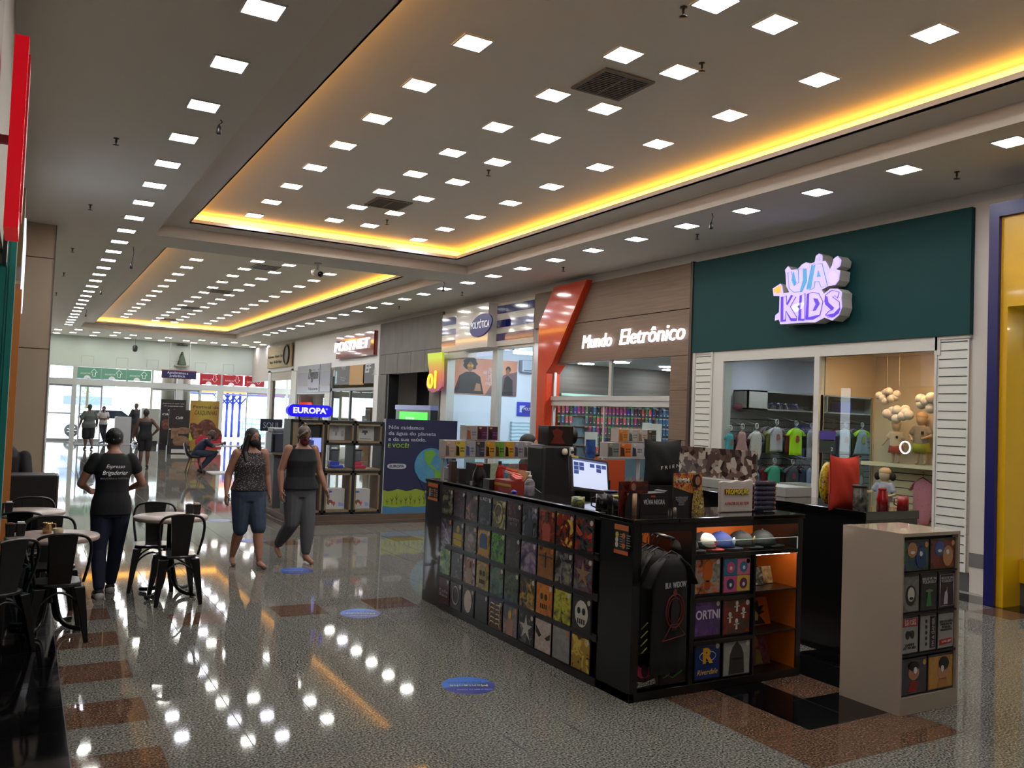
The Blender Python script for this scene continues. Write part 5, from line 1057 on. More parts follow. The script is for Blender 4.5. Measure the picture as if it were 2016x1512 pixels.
# shirt packs
def art(cols, kind='n', seed=1, sc=14):
    if kind == 'cells': return pattern('cells', cols, scale=sc, rough=.28, seed=seed, const=True, coat=.5)
    return pattern('noise', cols, scale=sc, rough=.25, detail=4, dist=1.2, seed=seed, coat=.6, pos=[.30+.5*i/max(1, len(cols)-1)*.8 for i in range(len(cols))], const=(kind == 'c'))
GL = mat('b8b2a8', .5)
def pack(loc, rz, w, h, lab, cols, kind='n', sticker='c4bfb4', group='shirt packs on the kiosk', extra=None, name='shirt_pack', tilt=0, seed=None):
    t = thing(name, lab, 'shirt pack' if name == 'shirt_pack' else 'sign', loc, rz, group)
    mp = Matrix.Rotation(tilt, 3, 'X'); B = lambda a, b_, c, d, e, f: MB().box(a, b_, c, d, e, f, mp)
    obj('backing', B(-w/2, w/2, -.012, 0, 0, h), mat('1c1214', .3, coat=.5), t, False)
    c0 = art(cols, kind, seed if seed is not None else rnd.random()*40, 11 if kind != 'cells' else 18)
    obj('print', B(-w/2+.008, w/2-.008, -.0145, -.012, .008, h-.014), c0, t, False)
    if sticker: obj('size_sticker', MB().prism([(w/2-.03+.017*math.cos(k*PI/6), h-.035+.019*math.sin(k*PI/6)) for k in range(12)], mp @ Vector((0, -.017, 0)), mp @ Vector((1, 0, 0)), mp @ Vector((0, 0, 1)), mp @ Vector((0, .003, 0))), mat(sticker, .4), t, False)
    if extra: extra(t, w, h, mp)
    return t
def shp(t, pts, m, d=.017, nm='motif', mp=None):
    mp = mp or Matrix.Identity(3); return obj(nm, MB().prism(pts, mp @ Vector((0, -d, 0)), mp @ Vector((1, 0, 0)), mp @ Vector((0, 0, 1)), mp @ Vector((0, .003, 0))), mat(m, .35), t, False)
def ov(cx, cz, a, b, n=14): return [(cx+a*math.cos(k*2*PI/n), cz+b*math.sin(k*2*PI/n)) for k in range(n)]
def ltxt(t, sx, z, hh, m, w=None, x=0, sh=0, d=.0155, bold=0):
    o = text(sx, (x, -d-.001, z), hh, mat(m, .4), (1, 0, 0), (0, 0, 1), w=w, depth=.002, shear=sh, bold=bold); o.parent = t; return o
def x_ring(c): return lambda t, w, h, mp: obj('motif', MB().tube([(.0+.065*math.cos(k*PI/9), -.016, h/2+.08*math.sin(k*PI/9)) for k in range(18)], .008, 6, closed=True, flat=.4), mat(c, .4), t, False)
def x_ribs(c):
    def f(t, w, h, mp):
        b = MB()
        for i in range(5):
            z = h*.8-i*.038
            for s in (-1, 1): b.tube([(s*.012, -.016, z), (s*.07, -.016, z+.006), (s*.09, -.016, z-.03)], .0055, 5)
        obj('motif', b, mat(c, .5), t, False)
    return f
def x_round(c, c2='14100e'):
    def f(t, w, h, mp):
        shp(t, ov(0, h*.5, .08, .095), c); shp(t, ov(-.03, h*.58, .018, .024), c2, .020); shp(t, ov(.03, h*.58, .018, .024), c2, .020)
        for i in range(4): shp(t, [(-.045+i*.026, h*.22), (-.034+i*.026, h*.22), (-.034+i*.026, h*.36), (-.045+i*.026, h*.36)], c2, .020)
    return f
def x_wedge(c):
    return lambda t, w, h, mp: (shp(t, [(-.1, h*.75), (-.02, h*.5), (-.05, h*.42), (-.1, h*.55)], c), shp(t, [(.1, h*.62), (.03, h*.45), (.06, h*.4), (.1, h*.45)], c))
def x_bars(c, word): return lambda t, w, h, mp: (shp(t, ov(0, h*.7, .028, .035), c), [shp(t, [(-.085, z), (.085, z), (.085, z+.05), (-.085, z+.05)], c) for z in (h*.34, h*.1)])
def x_txt(word, c, z=.5, hh=.03, w=.17): return lambda t, w_, h, mp: ltxt(t, word, h*z, hh, c, w)
def x_arch(c, c2): return lambda t, w, h, mp: (shp(t, [(-.09, .02), (.09, .02), (.09, h*.75), (.05, h*.9), (-.05, h*.9), (-.09, h*.75)], c), shp(t, [(-.07, .08), (.07, .08), (.07, h*.7), (.04, h*.82), (-.04, h*.82), (-.07, h*.7)], c2, .019))
def x_fig(c, c2): return lambda t, w, h, mp: (shp(t, [(-.05, .01), (.05, .01), (.06, h*.45), (.025, h*.62), (-.025, h*.62), (-.06, h*.45)], c), shp(t, ov(0, h*.7, .025, .035), c2, .019))
def x_star(c): return lambda t, w, h, mp: shp(t, [((.1 if k % 2 == 0 else .035)*math.cos(PI/2+k*PI/5), h*.5+(.1 if k % 2 == 0 else .035)*math.sin(PI/2+k*PI/5)) for k in range(10)], c)
ROWN = ('top', 'second', 'third', 'bottom')
ROWS = [
 [('grey and olive', ['1a1715', '3b3a30', '6f6c58', '8a8468'], 'n', 0, x_txt('LEGEND', '8a8060', .15)), ('dark maroon', ['171014', '3a2028', '6a4a50', '8a7a78'], 'n', 0, 0), ('brown violet', ['1a1214', '4a2a2a', '7a5a4a', '5a4a5a'], 'n', 0, 0), ('black and grey', ['0d0d0f', '2a2a2c', '4a4a4c', '6a6a6a'], 'n', 0, x_txt('R A E N', 'a8a8a8', .88)), ('yellow green ringed', ['2a2620', '5a543a', '9a9058', 'a8a898'], 'n', 0, x_ring('8a8048')), ('dark orange topped', ['141012', '2a2020', '5a3020', '8a4a28'], 'n', 0, x_txt('UNKNOWN\nNATION', '77736c', .35)), ('slate grey', ['1c2028', '3a3c42', '6c6c6c', '8a8880'], 'n', 0, x_fig('20242e', '3a4458')), ('rust red', ['2a120c', '6a2412', '9a4420', '5a3a2a'], 'n', 1, x_fig('a03c18', '3a2018')), ('gold and red maze', ['2a0f0a', '7a2418', 'c8a840', 'e0d080'], 'n', 0, 0), ('red and black striped', ['101010', '3a3a38', '9a2a1a', 'b85a2a'], 'n', 0, x_wedge('b4381a'))],
 [('violet grey', ['1a1620', '3a3040', '6a6070', '9a90a0'], 'n', 1, 0), ('black with yellow bars', ['121212', '1c1c1c', '181818', '141414'], 'n', 0, x_bars('b09a28', '')), ('grey brown', ['1c1a1c', '3c3438', '6c5a50', '8c7c70'], 'n', 0, 0), ('gold arch', ['7a5218', 'a8782a', '5a3c18', 'c09a4a'], 'n', 0, x_arch('b0882f', '2a4a70')), ('bright green', ['0f2a12', '2a5a20', '4f8a2a', '1a3a30'], 'n', 0, x_txt('GREEN', '5ea82a', .82)), ('charcoal', ['141416', '24242a', '3c3c3c', '5a4a40'], 'n', 0, 0), ('lilac haired', ['241c28', '5a4a68', '8a7a90', 'a88a78'], 'n', 0, 0), ('tan with black print', ['7a4e22', '8f5c28', '80522a', '9a6a30'], 'n', 1, lambda t, w, h, mp: (ltxt(t, '99', h*.88, .03, '1a120c', None, -.07), shp(t, [(-.008, h*.35), (.008, h*.35), (.008, h*.8), (-.008, h*.8)], '1a120c'), shp(t, [(-.1, h*.66), (.1, h*.66), (.1, h*.7), (-.1, h*.7)], '1a120c'), x_ring('1a120c') and None)), ('dark panelled', ['141416', '2c2c30', '6a6a6a', 'a08a40'], 'n', 0, 0), ('multicoloured', ['241a22', '5a2a3a', '4a5a60', 'a07850'], 'n', 0, x_star('8a6a4a'))],
 [('green and yellow', ['122a18', '2a5a2a', '6a8a2a', '8a8a3a'], 'n', 0, 0), ('black dotted', ['0e0e10', '141416', '1a1a1c', '8a8a88'], 'n', 0, 0), ('pale figure on maroon', ['2a1018', '6a2a2a', '8a7868', 'a89888'], 'n', 0, x_fig('9a8a78', '8a6a50')), ('mustard', ['3a3018', '8a7430', 'a89048', '2a2018'], 'n', 1, x_round('8a7a48')), ('blue green', ['14201e', '2c4a44', '4a6a5a', '6a5a30'], 'n', 0, 0), ('dark green', ['101a12', '24382a', '44583a', '2a2a3a'], 'n', 0, 0), ('black and gold', ['100f0e', '2a2418', '9a7a30', 'b8963a'], 'n', 0, 0), ('orange with round emblem', ['a85a14', 'c07020', 'b8661a', '1a120c'], 'n', 0, x_round('cc7a22')), ('yellow splash', ['3a3a10', '8a8a1a', 'b8b02a', '4a2a1a'], 'n', 0, 0), ('black with pale emblem', ['101010', '1a1a1a', '141414', '2a2a28'], 'n', 0, x_round('c8c0b0'))],
 [('plum lettered', ['2a1420', '3a1c2c', '4a2438', '30182a'], 'n', 0, x_txt("You're\nScarce", '9a8a90', .4, .03)), ('black with pale ring', ['131313', '1c1c1c', '181818', '222222'], 'n', 0, x_ring('9a948c')), ('black with cream oval', ['141212', '1a1818', '161414', '1c1a1a'], 'n', 0, lambda t, w, h, mp: shp(t, ov(0, h*.5, .07, .1), 'c8b8a8')), ('near black', ['0e0f12', '16181c', '1c2026', '24282c'], 'n', 0, 0), ('cream ribs', ['3a1f18', '4a2a20', '3a2018', '5a3a28'], 'n', 0, x_ribs('b8a078')), ('grey blue figure', ['4a4a50', '6a6870', '8a8480', '5a5458'], 'n', 1, x_fig('a87a68', 'c8a030')), ('black and white', ['101012', '1e1e20', '5a5a58', 'a8a49c'], 'n', 0, x_star('b4b0a8')), ('cream and black', ['a8988c', 'b8a89c', 'a89a8e', 'b0a294'], 'n', 0, x_wedge('14100f')), ('plain light grey', ['7c7a76', '84827c', '7e7c78', '88857f'], 'n', 1, 0), ('golden', ['4a3010', '9a7828', 'c8a83a', '8a5a4a'], 'n', 0, 0)]]
ZR = (.895, .615, .335, .06); PW = .252
for r in range(4):
    for c in range(10):
        nm, cols, kind, st, exf = ROWS[r][c]; yy = 7.315-c*PW
        cols = [tuple(min(1., v*1.15) for v in lin(q)) for q in cols]
        pack((KX-.022, yy, ZR[r]+.005), -PI/2, .236, .252, '%s shirt pack, %s from the left in the %s kiosk row' % (nm, ORD[c], ROWN[r]), cols, 'c' if (r*7+c*3) % 3 == 0 else 'n', 'b4602c' if st else 'b4aea2', 'shirt packs on the kiosk front', exf or None)
# end face packs
def epack(px0, px1, py0, py1, lab, cols, kind='n', exf=None, st='b4aea2', y=None):
    xa, xb = ex(px0, (py0+py1)/2), ex(px1, (py0+py1)/2); za, zb2 = ez((px0+px1)/2, py1), ez((px0+px1)/2, py0)
    pack(((xa+xb)/2, (y or KY0+.03), za), 0, xb-xa, zb2-za, lab, [lin(c) for c in cols], kind, st, 'shirt packs on the kiosk end', exf)
epack(1370, 1422, 1098, 1171, 'orange and grey armoured print pack, upper left of the six end packs', ['5a5c56', '8a8a80', 'b8581c', '38352c'], 'n', lambda t, w, h, mp: (shp(t, ov(0, h*.62, .045, .075), 'b0541c'), shp(t, ov(0, h*.25, .03, .035), '9a4418')))
def quad(t, w, h, mp):
    for i, (c, c2) in enumerate((('2c6a8a', 'c04a6a'), ('c8607a', '2a6a8a'), ('c04a78', '2a3a5a'), ('c8a030', '5a2a5a'))):
        x0, z0 = (-w/2+.012 if i % 2 == 0 else .002), (h/2 if i < 2 else .012); a, b_ = w/2-.014, h/2-.02
        shp(t, [(x0, z0), (x0+a, z0), (x0+a, z0+b_), (x0, z0+b_)], c); shp(t, ov(x0+a*.5, z0+b_*.5, a*.3, b_*.36), c2, .019); shp(t, ov(x0+a*.5, z0+b_*.45, a*.1, b_*.12), 'd0c8c0', .021)
epack(1426, 1481, 1096, 1168, 'four coloured square print pack, upper right of the six end packs', ['8a4a6a', '2a6a8a', 'c8a030'], 'n', quad)
epack(1370, 1422, 1181, 1254, 'purple pack with large white letters ORTNI', ['3a2452', '4c3068', '5a3a7c', '7a4a8a'], 'n', lambda t, w, h, mp: ltxt(t, 'ORTNI', h*.58, .062, 'c8b8c8', w*.9, bold=.02))
epack(1426, 1480, 1179, 1249, 'red pack with white doll shapes', ['5a1a16', '7a241c', '4a2418', '3a3a28'], 'n', lambda t, w, h, mp: [(shp(t, ov(x, z+.03, .014, .017), 'c4beb4'), shp(t, [(x-.009, z-.03), (x+.009, z-.03), (x+.007, z+.016), (x-.007, z+.016)], 'c4beb4'), shp(t, [(x-.025, z+.0), (x+.025, z+.006), (x+.025, z+.012), (x-.025, z+.008)], 'c4beb4')) for x, z in ((0, h*.75), (-.065, h*.45), (.065, h*.55), (0, h*.25))])
epack(1370, 1421, 1265, 1339, 'blue pack with yellow letter R and Riverdale script', ['1a2c5c', '20356c', '1c3064', '24397a'], 'n', lambda t, w, h, mp: (ltxt(t, 'R', h*.62, .1, 'd09a28', None, 0, 0, .018, .05), ltxt(t, 'Riverdale', h*.2, .038, 'c8a050', w*.8, 0, .3), obj('motif', MB().tube([(.075*math.cos(k*PI/8), -.016, h*.62+.035*math.sin(k*PI/8)) for k in range(16)], .002, 4, closed=True), mat('c8c8d0', .5), t, False)))
epack(1426, 1480, 1260, 1331, 'grey pack with dark helmet shape', ['8a8c88', '969892', '8e908c', '9c9e98'], 'n', lambda t, w, h, mp: (shp(t, [(-.075, .015), (.075, .015), (.065, h*.6), (.04, h*.8), (0, h*.95), (-.04, h*.8), (-.065, h*.6)], '35342f'), shp(t, [(-.05, h*.45), (.05, h*.45), (.05, h*.5), (-.05, h*.5)], '1c1b19', .02)))
epack(1242, 1301, 1288, 1356, 'dark pack with pink emblem and PRISONS banner under the shirts', ['140c10', '1a1014', '160e12', '20121a'], 'n', lambda t, w, h, mp: (shp(t, [(-.09, h*.75), (-.03, h*.6), (.03, h*.6), (.09, h*.72), (.08, h*.45), (.03, h*.3), (-.03, h*.3), (-.08, h*.45)], 'a8284a'), shp(t, ov(0, h*.5, .03, .045), '1c0a12', .019), shp(t, [(-.095, h*.04), (.095, h*.08), (.085, h*.24), (0, h*.16), (-.085, h*.22)], 'c4bcb4', .018), ltxt(t, 'PRISONS', h*.13, .022, '140c10', w*.7, 0, 0, .022)), None)
def snake(t, w, h, mp):
    obj('motif', MB().tube([(-.08, -.016, h*.3), (-.02, -.016, h*.2), (.05, -.016, h*.35), (.07, -.016, h*.55), (.02, -.016, h*.65), (-.06, -.016, h*.62)], [.006, .012, .016, .012, .008, .004], 6, flat=.3), mat('4a7a30', .5), t, False); obj('motif_outline', MB().tube([(-.09, -.017, h*.4), (-.03, -.017, h*.5), (-.05, -.017, h*.3), (-.1, -.017, h*.2)], .002, 4), mat('a8a8a4', .5), t, False)
epack(1303, 1359, 1279, 1347, 'black pack with green snake shape under the shirts', ['0d0e0e', '121414', '101212', '161816'], 'n', snake, None)
# garments
def garment(loc, rz, w, h, m, kind='tee', lab='', cat='garment', group=None, prm=None, sm=None, disc=True, d=.035, hang=True, extra=None):
    t = thing({'tee': 't_shirt', 'dress': 'dress', 'romper': 'romper', 'tank': 'tank_top'}[kind], lab, cat, loc, rz, group); b = MB(); n = 28; rs = []
    T = 10
    for i in range(T+1):
        v = i/T; z = -h*v
        if kind == 'dress': hw = w*(.20+.08*min(1, v*5) if v < .4 else .28+.22*(v-.4)/.6)
        elif kind == 'romper': hw = w*(.24+.1*min(1, v*5)) if v < .75 else w*(.34-.12*(v-.75)/.25)
        else: hw = w*(.2+.12*min(1, v*7))+w*.02*v
        if v == 0: hw = w*.2
        dd = d*(.35 if i == 0 else 1)
        rs.append([(hw*math.cos(a), dd*math.sin(a)*(1+.22*math.sin(6*a+v*3+h*9)*v), z+(.02*h*abs(math.cos(a))*-1 if i == 0 else 0)) for a in [2*PI*k/n for k in range(n)]])
    b.smooth = True; b.rings(rs); b.smooth = False; obj('body', b, m, t, False)
    if kind in ('tee', 'romper') or (kind == 'dress' and sm):
        for s in (-1, 1):
            q = MB().tube([(s*w*.15, 0, -h*.035), (s*w*.3, 0, -h*.11), (s*w*.46, 0, -h*.27)], [w*.055, w*.085, w*.09], 12, flat=.35); obj('sleeve', q, sm or m, t, False)
    c = MB().tube([(w*.085*math.cos(a), -d*.4+.0*a, -h*.01-abs(math.sin(a))*h*.05) for a in [PI+PI*k/8 for k in range(9)]], .004, 5); obj('neckband', c, sm or m, t, False)
    if hang:
        hk = MB().tube([(-w*.19, 0, -h*.03), (0, 0, .02), (w*.19, 0, -h*.03)], .006, 5).tube([(0, 0, .02), (0, 0, .06), (.02, 0, .08), (.0, 0, .1), (-.015, 0, .085)], .003, 5); obj('hanger', hk, mat('c8c8c4' if disc else '0e0e10', .3), t, False)
    if disc: obj('logo_disc', MB().tube([(.038*math.cos(a), -.01, .085+.042*math.sin(a)) for a in [k*PI/8 for k in range(16)]], .008, 5, closed=True).prism([(-.012, .06), (.012, .06), (.006, .1), (-.006, .1)], (0, -.012, 0), (1, 0, 0), (0, 0, 1), (0, .004, 0)), mat('c4c2c0', .5), t, False)
    if prm: obj('chest_print', MB().prism([(x*w*.12, -h*.4+z*h*.14) for x, z in ((-.9, -.8), (.2, -1), (.9, -.5), (.7, .6), (0, 1), (-.7, .7))], (0, -d*1.28, 0), (1, 0, 0), (0, 0, 1), (0, .004, 0)), prm, t, False)
    if extra: extra(t)
    return t
BK = mat('0a0a0c', .8, name='black jersey')
sx0 = (KX+.05+x1)/2; szt = ez(1305, 1083)
rod = MB().tube([(sx0, KY0+D-.02, KZ-.1), (sx0, KY0-.05, KZ-.13)], .012, 8); one('clothes_rail', rod, mat('111111', .4), 'short black arm holding the hanging black shirts', 'rail')
def bw(t):
    o = text('BLA  WIDOW', (0, -.052, -.20), .038, mat('b4b0b0', .6), (1, 0, 0), (0, .0, 1), w=.2, bold=.01, depth=.002); o.parent = t
    a = MB().tube([(.085*math.cos(k*PI/10), -.05, -.37+.11*math.sin(k*PI/10)) for k in range(20)], .005, 5, closed=True).tube([(.065*math.cos(k*PI/10), -.05, -.37+.085*math.sin(k*PI/10)) for k in range(20)], .003, 5, closed=True).tube([(-.11, -.05, -.56), (-.03, -.05, -.46), (.03, -.05, -.46), (.11, -.05, -.54), (-.11, -.05, -.56)], .004, 5)
    obj('emblem_print', a, mat('6a1418', .6), t, False); shp(t, [(-.028, -.5), (.02, -.5), (.045, -.36), (.02, -.28), (-.02, -.28), (-.04, -.36)], '1c1a1e', .052, 'figure_print'); shp(t, ov(-.005, -.25, .018, .026), '6a3020', .053, 'figure_print')
cols_ = ['0a0a0c', '0c0a0c', '100c0e', '0a0c10']
garment((sx0-.01, KY0-.04, szt-.02), .12, .50, .78, BK, 'tee', 'front black shirt on the rail with white lettering and red emblem', 'garment', 'black shirts hanging at the kiosk', disc=False, d=.04, extra=bw)
for k in range(4):
    y = KY0+.06+k*.075; garment((sx0-.045+.015*k, y, szt-.01), .1,   .46+.02*k, .74+.015*k, mat(cols_[k], .8), 'tee', 'plain black shirt hanging %s behind the front one' % ORD[k], 'garment', 'black shirts hanging at the kiosk', disc=False, d=.028)
st = MB()
for k in range(4): st.tube([(KX+.09, KY0+.03, .30+k*.055), (KX+.12, KY0-.0, .35+k*.055)], .004, 5)
one('sleeve_stripes', st, mat('a8b03a', .5), 'yellow striped cloth edge showing beside the black shirts', 'garment')
# caps
def cap(x, m, mb_, lab, front=None, rz=.5, z=zc):
    t = thing('baseball_cap', lab, 'cap', (x, KY0+.16, z), rz, 'caps on the lit kiosk shelf'); c = MB(); rs = []
    for i in range(8):
        a = PI/2*i/7; rs.append([(.088*math.cos(a)*math.cos(q)**1, .105*math.cos(a)*math.sin(q), .015+.11*math.sin(a)) for q in [2*PI*k/24 for k in range(24)]])
    c.smooth = True; c.rings(rs); obj('crown', c, m, t, False)
    v = MB(); pts = [(.085*math.cos(a), -.06-.105*math.sin(a)) for a in [PI*k/12 for k in range(13)]]
    r1 = [[(x_, y_, .02-.12*(x_*x_)*6*.3) for x_, y_ in [(p[0], p[1]) for p in pts]], [(x_*.96, y_, .012-.12*(x_*x_)*6*.3) for x_, y_ in pts]]
    v.smooth = True; v.rings(r1); v.smooth = False; obj('visor', v, mb_, t, False)
    obj('button', MB().ell((0, 0, .127), (.009, .009, .006)), m, t, False)
    if front: front(t)
    return t
def badge(c, kind=0, s=.03): return lambda t: obj('badge', MB().ell((0, -.098, .065), (s, .008, s), 14, 8), mat(c, .4), t, False)
def capw(t):
    obj('front_panel', MB().ell((0, -.035, .055), (.078, .072, .07), 20, 12), mat('c8c4bc', .7), t, False); o = text('STRANGE\nTHINGS', (0, -.108, .06), .014, mat('a82018', .5), (1, 0, 0), (0, .1, 1), w=.07, depth=.002); o.parent = t
cxs = [ex(p, 1070) for p in (1376, 1412, 1450, 1490, 1532)]
cap(cxs[0]+.01, mat('1c1d1e', .7), mat('1c1d1e', .7), 'dark cap at the left end of the cap shelf', rz=.3)
cap(cxs[1], mat('121418', .7), mat('a8141c', .6), 'white fronted cap with red visor on the cap shelf', capw)
cap(cxs[2], mat('1a2f6e', .7), mat('141c34', .7), 'blue cap with round white badge on the cap shelf', badge('d8dcf0'))
cap(cxs[3], mat('101112', .7), mat('101112', .7), 'black cap with gold crest on the cap shelf', badge('8a7030'), .6)
cap(cxs[4], mat('141a1e', .7), mat('141a1e', .7), 'black cap at the right end of the cap shelf', rz=.9)
# right column of shelves: box, framed prints, cushion
def tilt_frame(name, px0, px1, py0, py1, zb_, lab, cols, exf=None, dy=.16, cat='framed print'):
    xa, xb = ex(px0, py1), ex(px1, py1); h = ez(px0, py0)-ez(px0, py1)
    t = thing(name, lab, cat, ((xa+xb)/2, KY0+dy, zb_), 0); mp = Matrix.Rotation(-.28, 3, 'X'); w = xb-xa
    obj('board', MB().box(-w/2, w/2, 0, .02, 0, h, mp), mat('15110f', .4), t, False); obj('print', MB().box(-w/2+.004, w/2-.004, -.003, 0, .004, h-.004, mp), art([lin(c) for c in cols], 'n', 3.3), t, False)
    if exf: exf(t, w, h, mp)
tilt_frame('picture_plaque', 1487, 1537, 1121, 1158, zsh[0], 'grey figure print plaque on the upper orange shelf', ['151816', '2a2e2a', '4a4c46', '9a9890'], lambda t, w, h, mp: (shp(t, ov(-.02, h*.68, .02, .028), 'a8a49a', .006, 'motif', mp), shp(t, [(-.06, .01), (.04, .01), (.02, h*.5), (-.05, h*.5)], '8a8880', .006, 'motif', mp)))
tilt_frame('picture_plaque', 1535, 1561, 1120, 1156, zsh[0], 'small brown print plaque at the right of the upper orange shelf', ['4a3a28', '8a7450', 'b8a07a'], dy=.19)
one('box', bx(ex(1487, 1110), ex(1518, 1110), KY0+.28, KY0+.44, zsh[0], zsh[0]+.2), mat('17110f', .4), 'black box with round mark at the back of the upper orange shelf', 'box')
def spiky(t, w, h, mp):
    shp(t, [(-.1, h*.45), (-.06, h*.5), (-.12, h*.7), (-.05, h*.66), (-.06, h*.9), (0, h*.72), (.05, h*.88), (.05, h*.66), (.11, h*.7), (.06, h*.5), (.1, h*.45), (.04, h*.36), (-.04, h*.36)], '0e0d0e', .006, 'motif', mp); shp(t, [(-.09, .01), (.09, .01), (.05, h*.3), (0, h*.42), (-.05, h*.3)], '191512', .008, 'motif', mp); shp(t, ov(.0, h*.34, .025, .035), 'a89060', .011, 'motif', mp)
tilt_frame('picture_plaque', 1492, 1550, 1179, 1236, zsh[1], 'orange print plaque with black spiky shape on the middle shelf', ['a04416', 'b85018', 'a84a18'], spiky)
one('dark_hat', MB().lathe([(0, 0), (.07, 0), (.075, .008), (.03, .012), (.028, .03), (0, .03)], (ex(1500, 1175), KY0+.33, zsh[1]+.0), 14), mat('1a120f', .6), 'small dark round hat behind the spiky print plaque', 'hat')
def mm(t, w, h, mp):
    o = text('MM84', (0, 0, 0), .036, mat('d0c8c8', .5), (0, 0, 1), (-1, 0, 0), w=h*.85, depth=.002, bold=.02); o.parent = t; o.rotation_euler = (-.28, 0, 0); o.location = (-w*.36, .055, h*.47)
    shp(t, [(.01, .01), (.08, .01), (.07, h*.45), (.03, h*.5)], '8a7028', .006, 'motif', mp); shp(t, ov(.035, h*.72, .028, .045), '8a5a40', .009, 'motif', mp); shp(t, ov(.035, h*.82, .04, .04), '1a100e', .007, 'motif', mp)
tilt_frame('picture_plaque', 1487, 1549, 1255, 1320, zb, 'magazine like print with vertical letters MM84 on the bottom shelf', ['2a1420', '5a2440', '7a3a3a', '3a2a50'], mm)
# ---------------- items on the ledges
z = KZ+.001
M_card = mat('14100f', .5)
x0, zt0 = onY(1220, 955, 4.7); x1_, _ = onY(1320, 1018, 4.7)
t = thing('standee_box', 'card display reading VIÚVA NEGRA with standing figure at the kiosk corner', 'display', (3.79, 4.72, z)); 
obj('back_card', bx(-.2, .05, .02, .03, 0, .23), art([lin(c) for c in ('3a1410', '5a1c14', '2a100e')], 'n', 5), t, False); obj('lettered_card', MB().prism([(-.03, 0), (.22, 0), (.215, .165), (.19, .16), (.185, .15), (-.03, .145)], (0, 0, 0), (1, 0, 0), (0, 0, 1), (0, .12, 0)), M_card, t, False)
o = text('VIÚVA NEGRA', (.09, -.004, .085), .034, mat('b8b8b8', .5), (1, 0, 0), w=.19, depth=.003); o.parent = t; obj('red_tag', bx(.06, .1, -.003, 0, .12, .132), mat('b0463a', .5), t, False)
f = MB().prism([(-.17, 0), (-.05, 0), (-.04, .1), (-.075, .165), (-.135, .165), (-.165, .09)], (0, -.012, 0), (1, 0, 0), (0, 0, 1), (0, .004, 0)); obj('figure_print', f, mat('1b1719', .4), t, False)
shp(t, ov(-.105, .195, .019, .026), '8a6a58', .016, 'face_print'); shp(t, ov(-.105, .2, .03, .038), '6a1c14', .014, 'hair_print')
t = thing('standee', 'tall card reading MM84 with golden figure on the kiosk end', 'display', (4.22, 4.72, z)); 
obj('card', bx(-.165, .1, 0, .012, 0, .28), mat('1d1c1f', .5), t, False); obj('colour_print', MB().prism([(-.165, .19), (.02, .14), (.1, .15), (.1, .29), (-.17, .29)], (0, -.003, 0), (1, 0, 0), (0, 0, 1), (0, .003, 0)), art([lin(c) for c in ('4a2468', 'a83a2a', 'c89a28', '6a2a7a')], 'n', 9, 30), t, False)
o = text('MM84', (-.085, -.006, .237), .03, mat('d8d0c8', .5), (1, 0, 0), w=.12, depth=.002, bold=.01); o.parent = t
o = text('NAS COMPRAS ACIMA DE\nR$149,00 EM PRODUTOS\nDA LINHA GANHE\nUM PÔSTER\nEXCLUSIVO*', (-.09, -.004, .09), .011, mat('8c8a88', .5), (1, 0, 0), w=.115, depth=.002); o.parent = t
obj('figure_print', MB().prism([(.0, 0), (.12, 0), (.11, .1), (.095, .17), (.02, .17), (.005, .1)], (0, -.014, 0), (1, 0, 0), (0, 0, 1), (0, .004, 0)), art([lin(c) for c in ('5a4418', 'b89848', '3a2a10', 'd8c080')], 'n', 2, 30), t, False); shp(t, ov(.045, .235, .024, .032), '9a6a4c', .018, 'face_print'); shp(t, ov(.04, .235, .04, .05), '14100f', .016, 'hair_print')
t = thing('folded_towel_sign', 'white cloth sign reading PROMOÇÃO on the kiosk end', 'sign', (4.66, 4.72, z)); pt = []
c = MB(); N_ = 12
for i in range(N_+1): pt.append((-.165+.33*i/N_, .225+.006*math.sin(i*1.3)+.012*i/N_))
c.prism([(-.16, 0), (.165, 0)]+pt[::-1], (0, -.01, 0), (1, 0, 0), (0, 0, 1), (0, .03, 0)); obj('cloth', c, mat('b8aca4', .85), t, False, bevel=.008)
o = text('PROMOÇÃO', (0, -.014, .15), .036, mat('8a1a10', .5), (1, 0, 0), (-.05, 0, 1), w=.25, depth=.003, bold=.06); o.parent = t; o = text('PROMOÇÃO', (0, -.019, .15), .034, mat('d8c828', .5), (1, 0, 0), (-.05, 0, 1), w=.235, depth=.003, bold=.01); o.parent = t
o = text('A PARTIR DE R$ 19,90', (0, -.014, .065), .022, mat('a83a38', .5), (1, 0, 0), w=.24, depth=.002); o.parent = t
M_fl = pattern('voronoi', ['c8601c', '1a1214', '2a3050', '14100f'], 26, .8, pos=(0, .35, .55, .8))
for k in range(6):
    for j in range(2 if k < 5 else 1):
        one('rolled_blanket', MB().tube([(4.87, 4.72+j*.12, z+.025+k*.037), (5.06, 4.72+j*.12, z+.025+k*.037)], .021, 12), M_fl, 'flame patterned rolled cloth, %s from the bottom in the %s column' % (ORD[k], ('front', 'rear')[j]), 'cloth roll', 'rolled cloths')
one('cloth_bag', MB().ell((4.02, 4.86, z+.06), (.045, .05, .06), 12, 8), mat('b0401a', .8), 'crumpled orange cloth between the two card displays', 'cloth')
one('candle', MB().lathe([(.012, 0), (.012, .05), (0, .055)], (4.02, 4.66, z), 10), mat('8a7a68', .6), 'small pale candle between the card displays', 'candle')
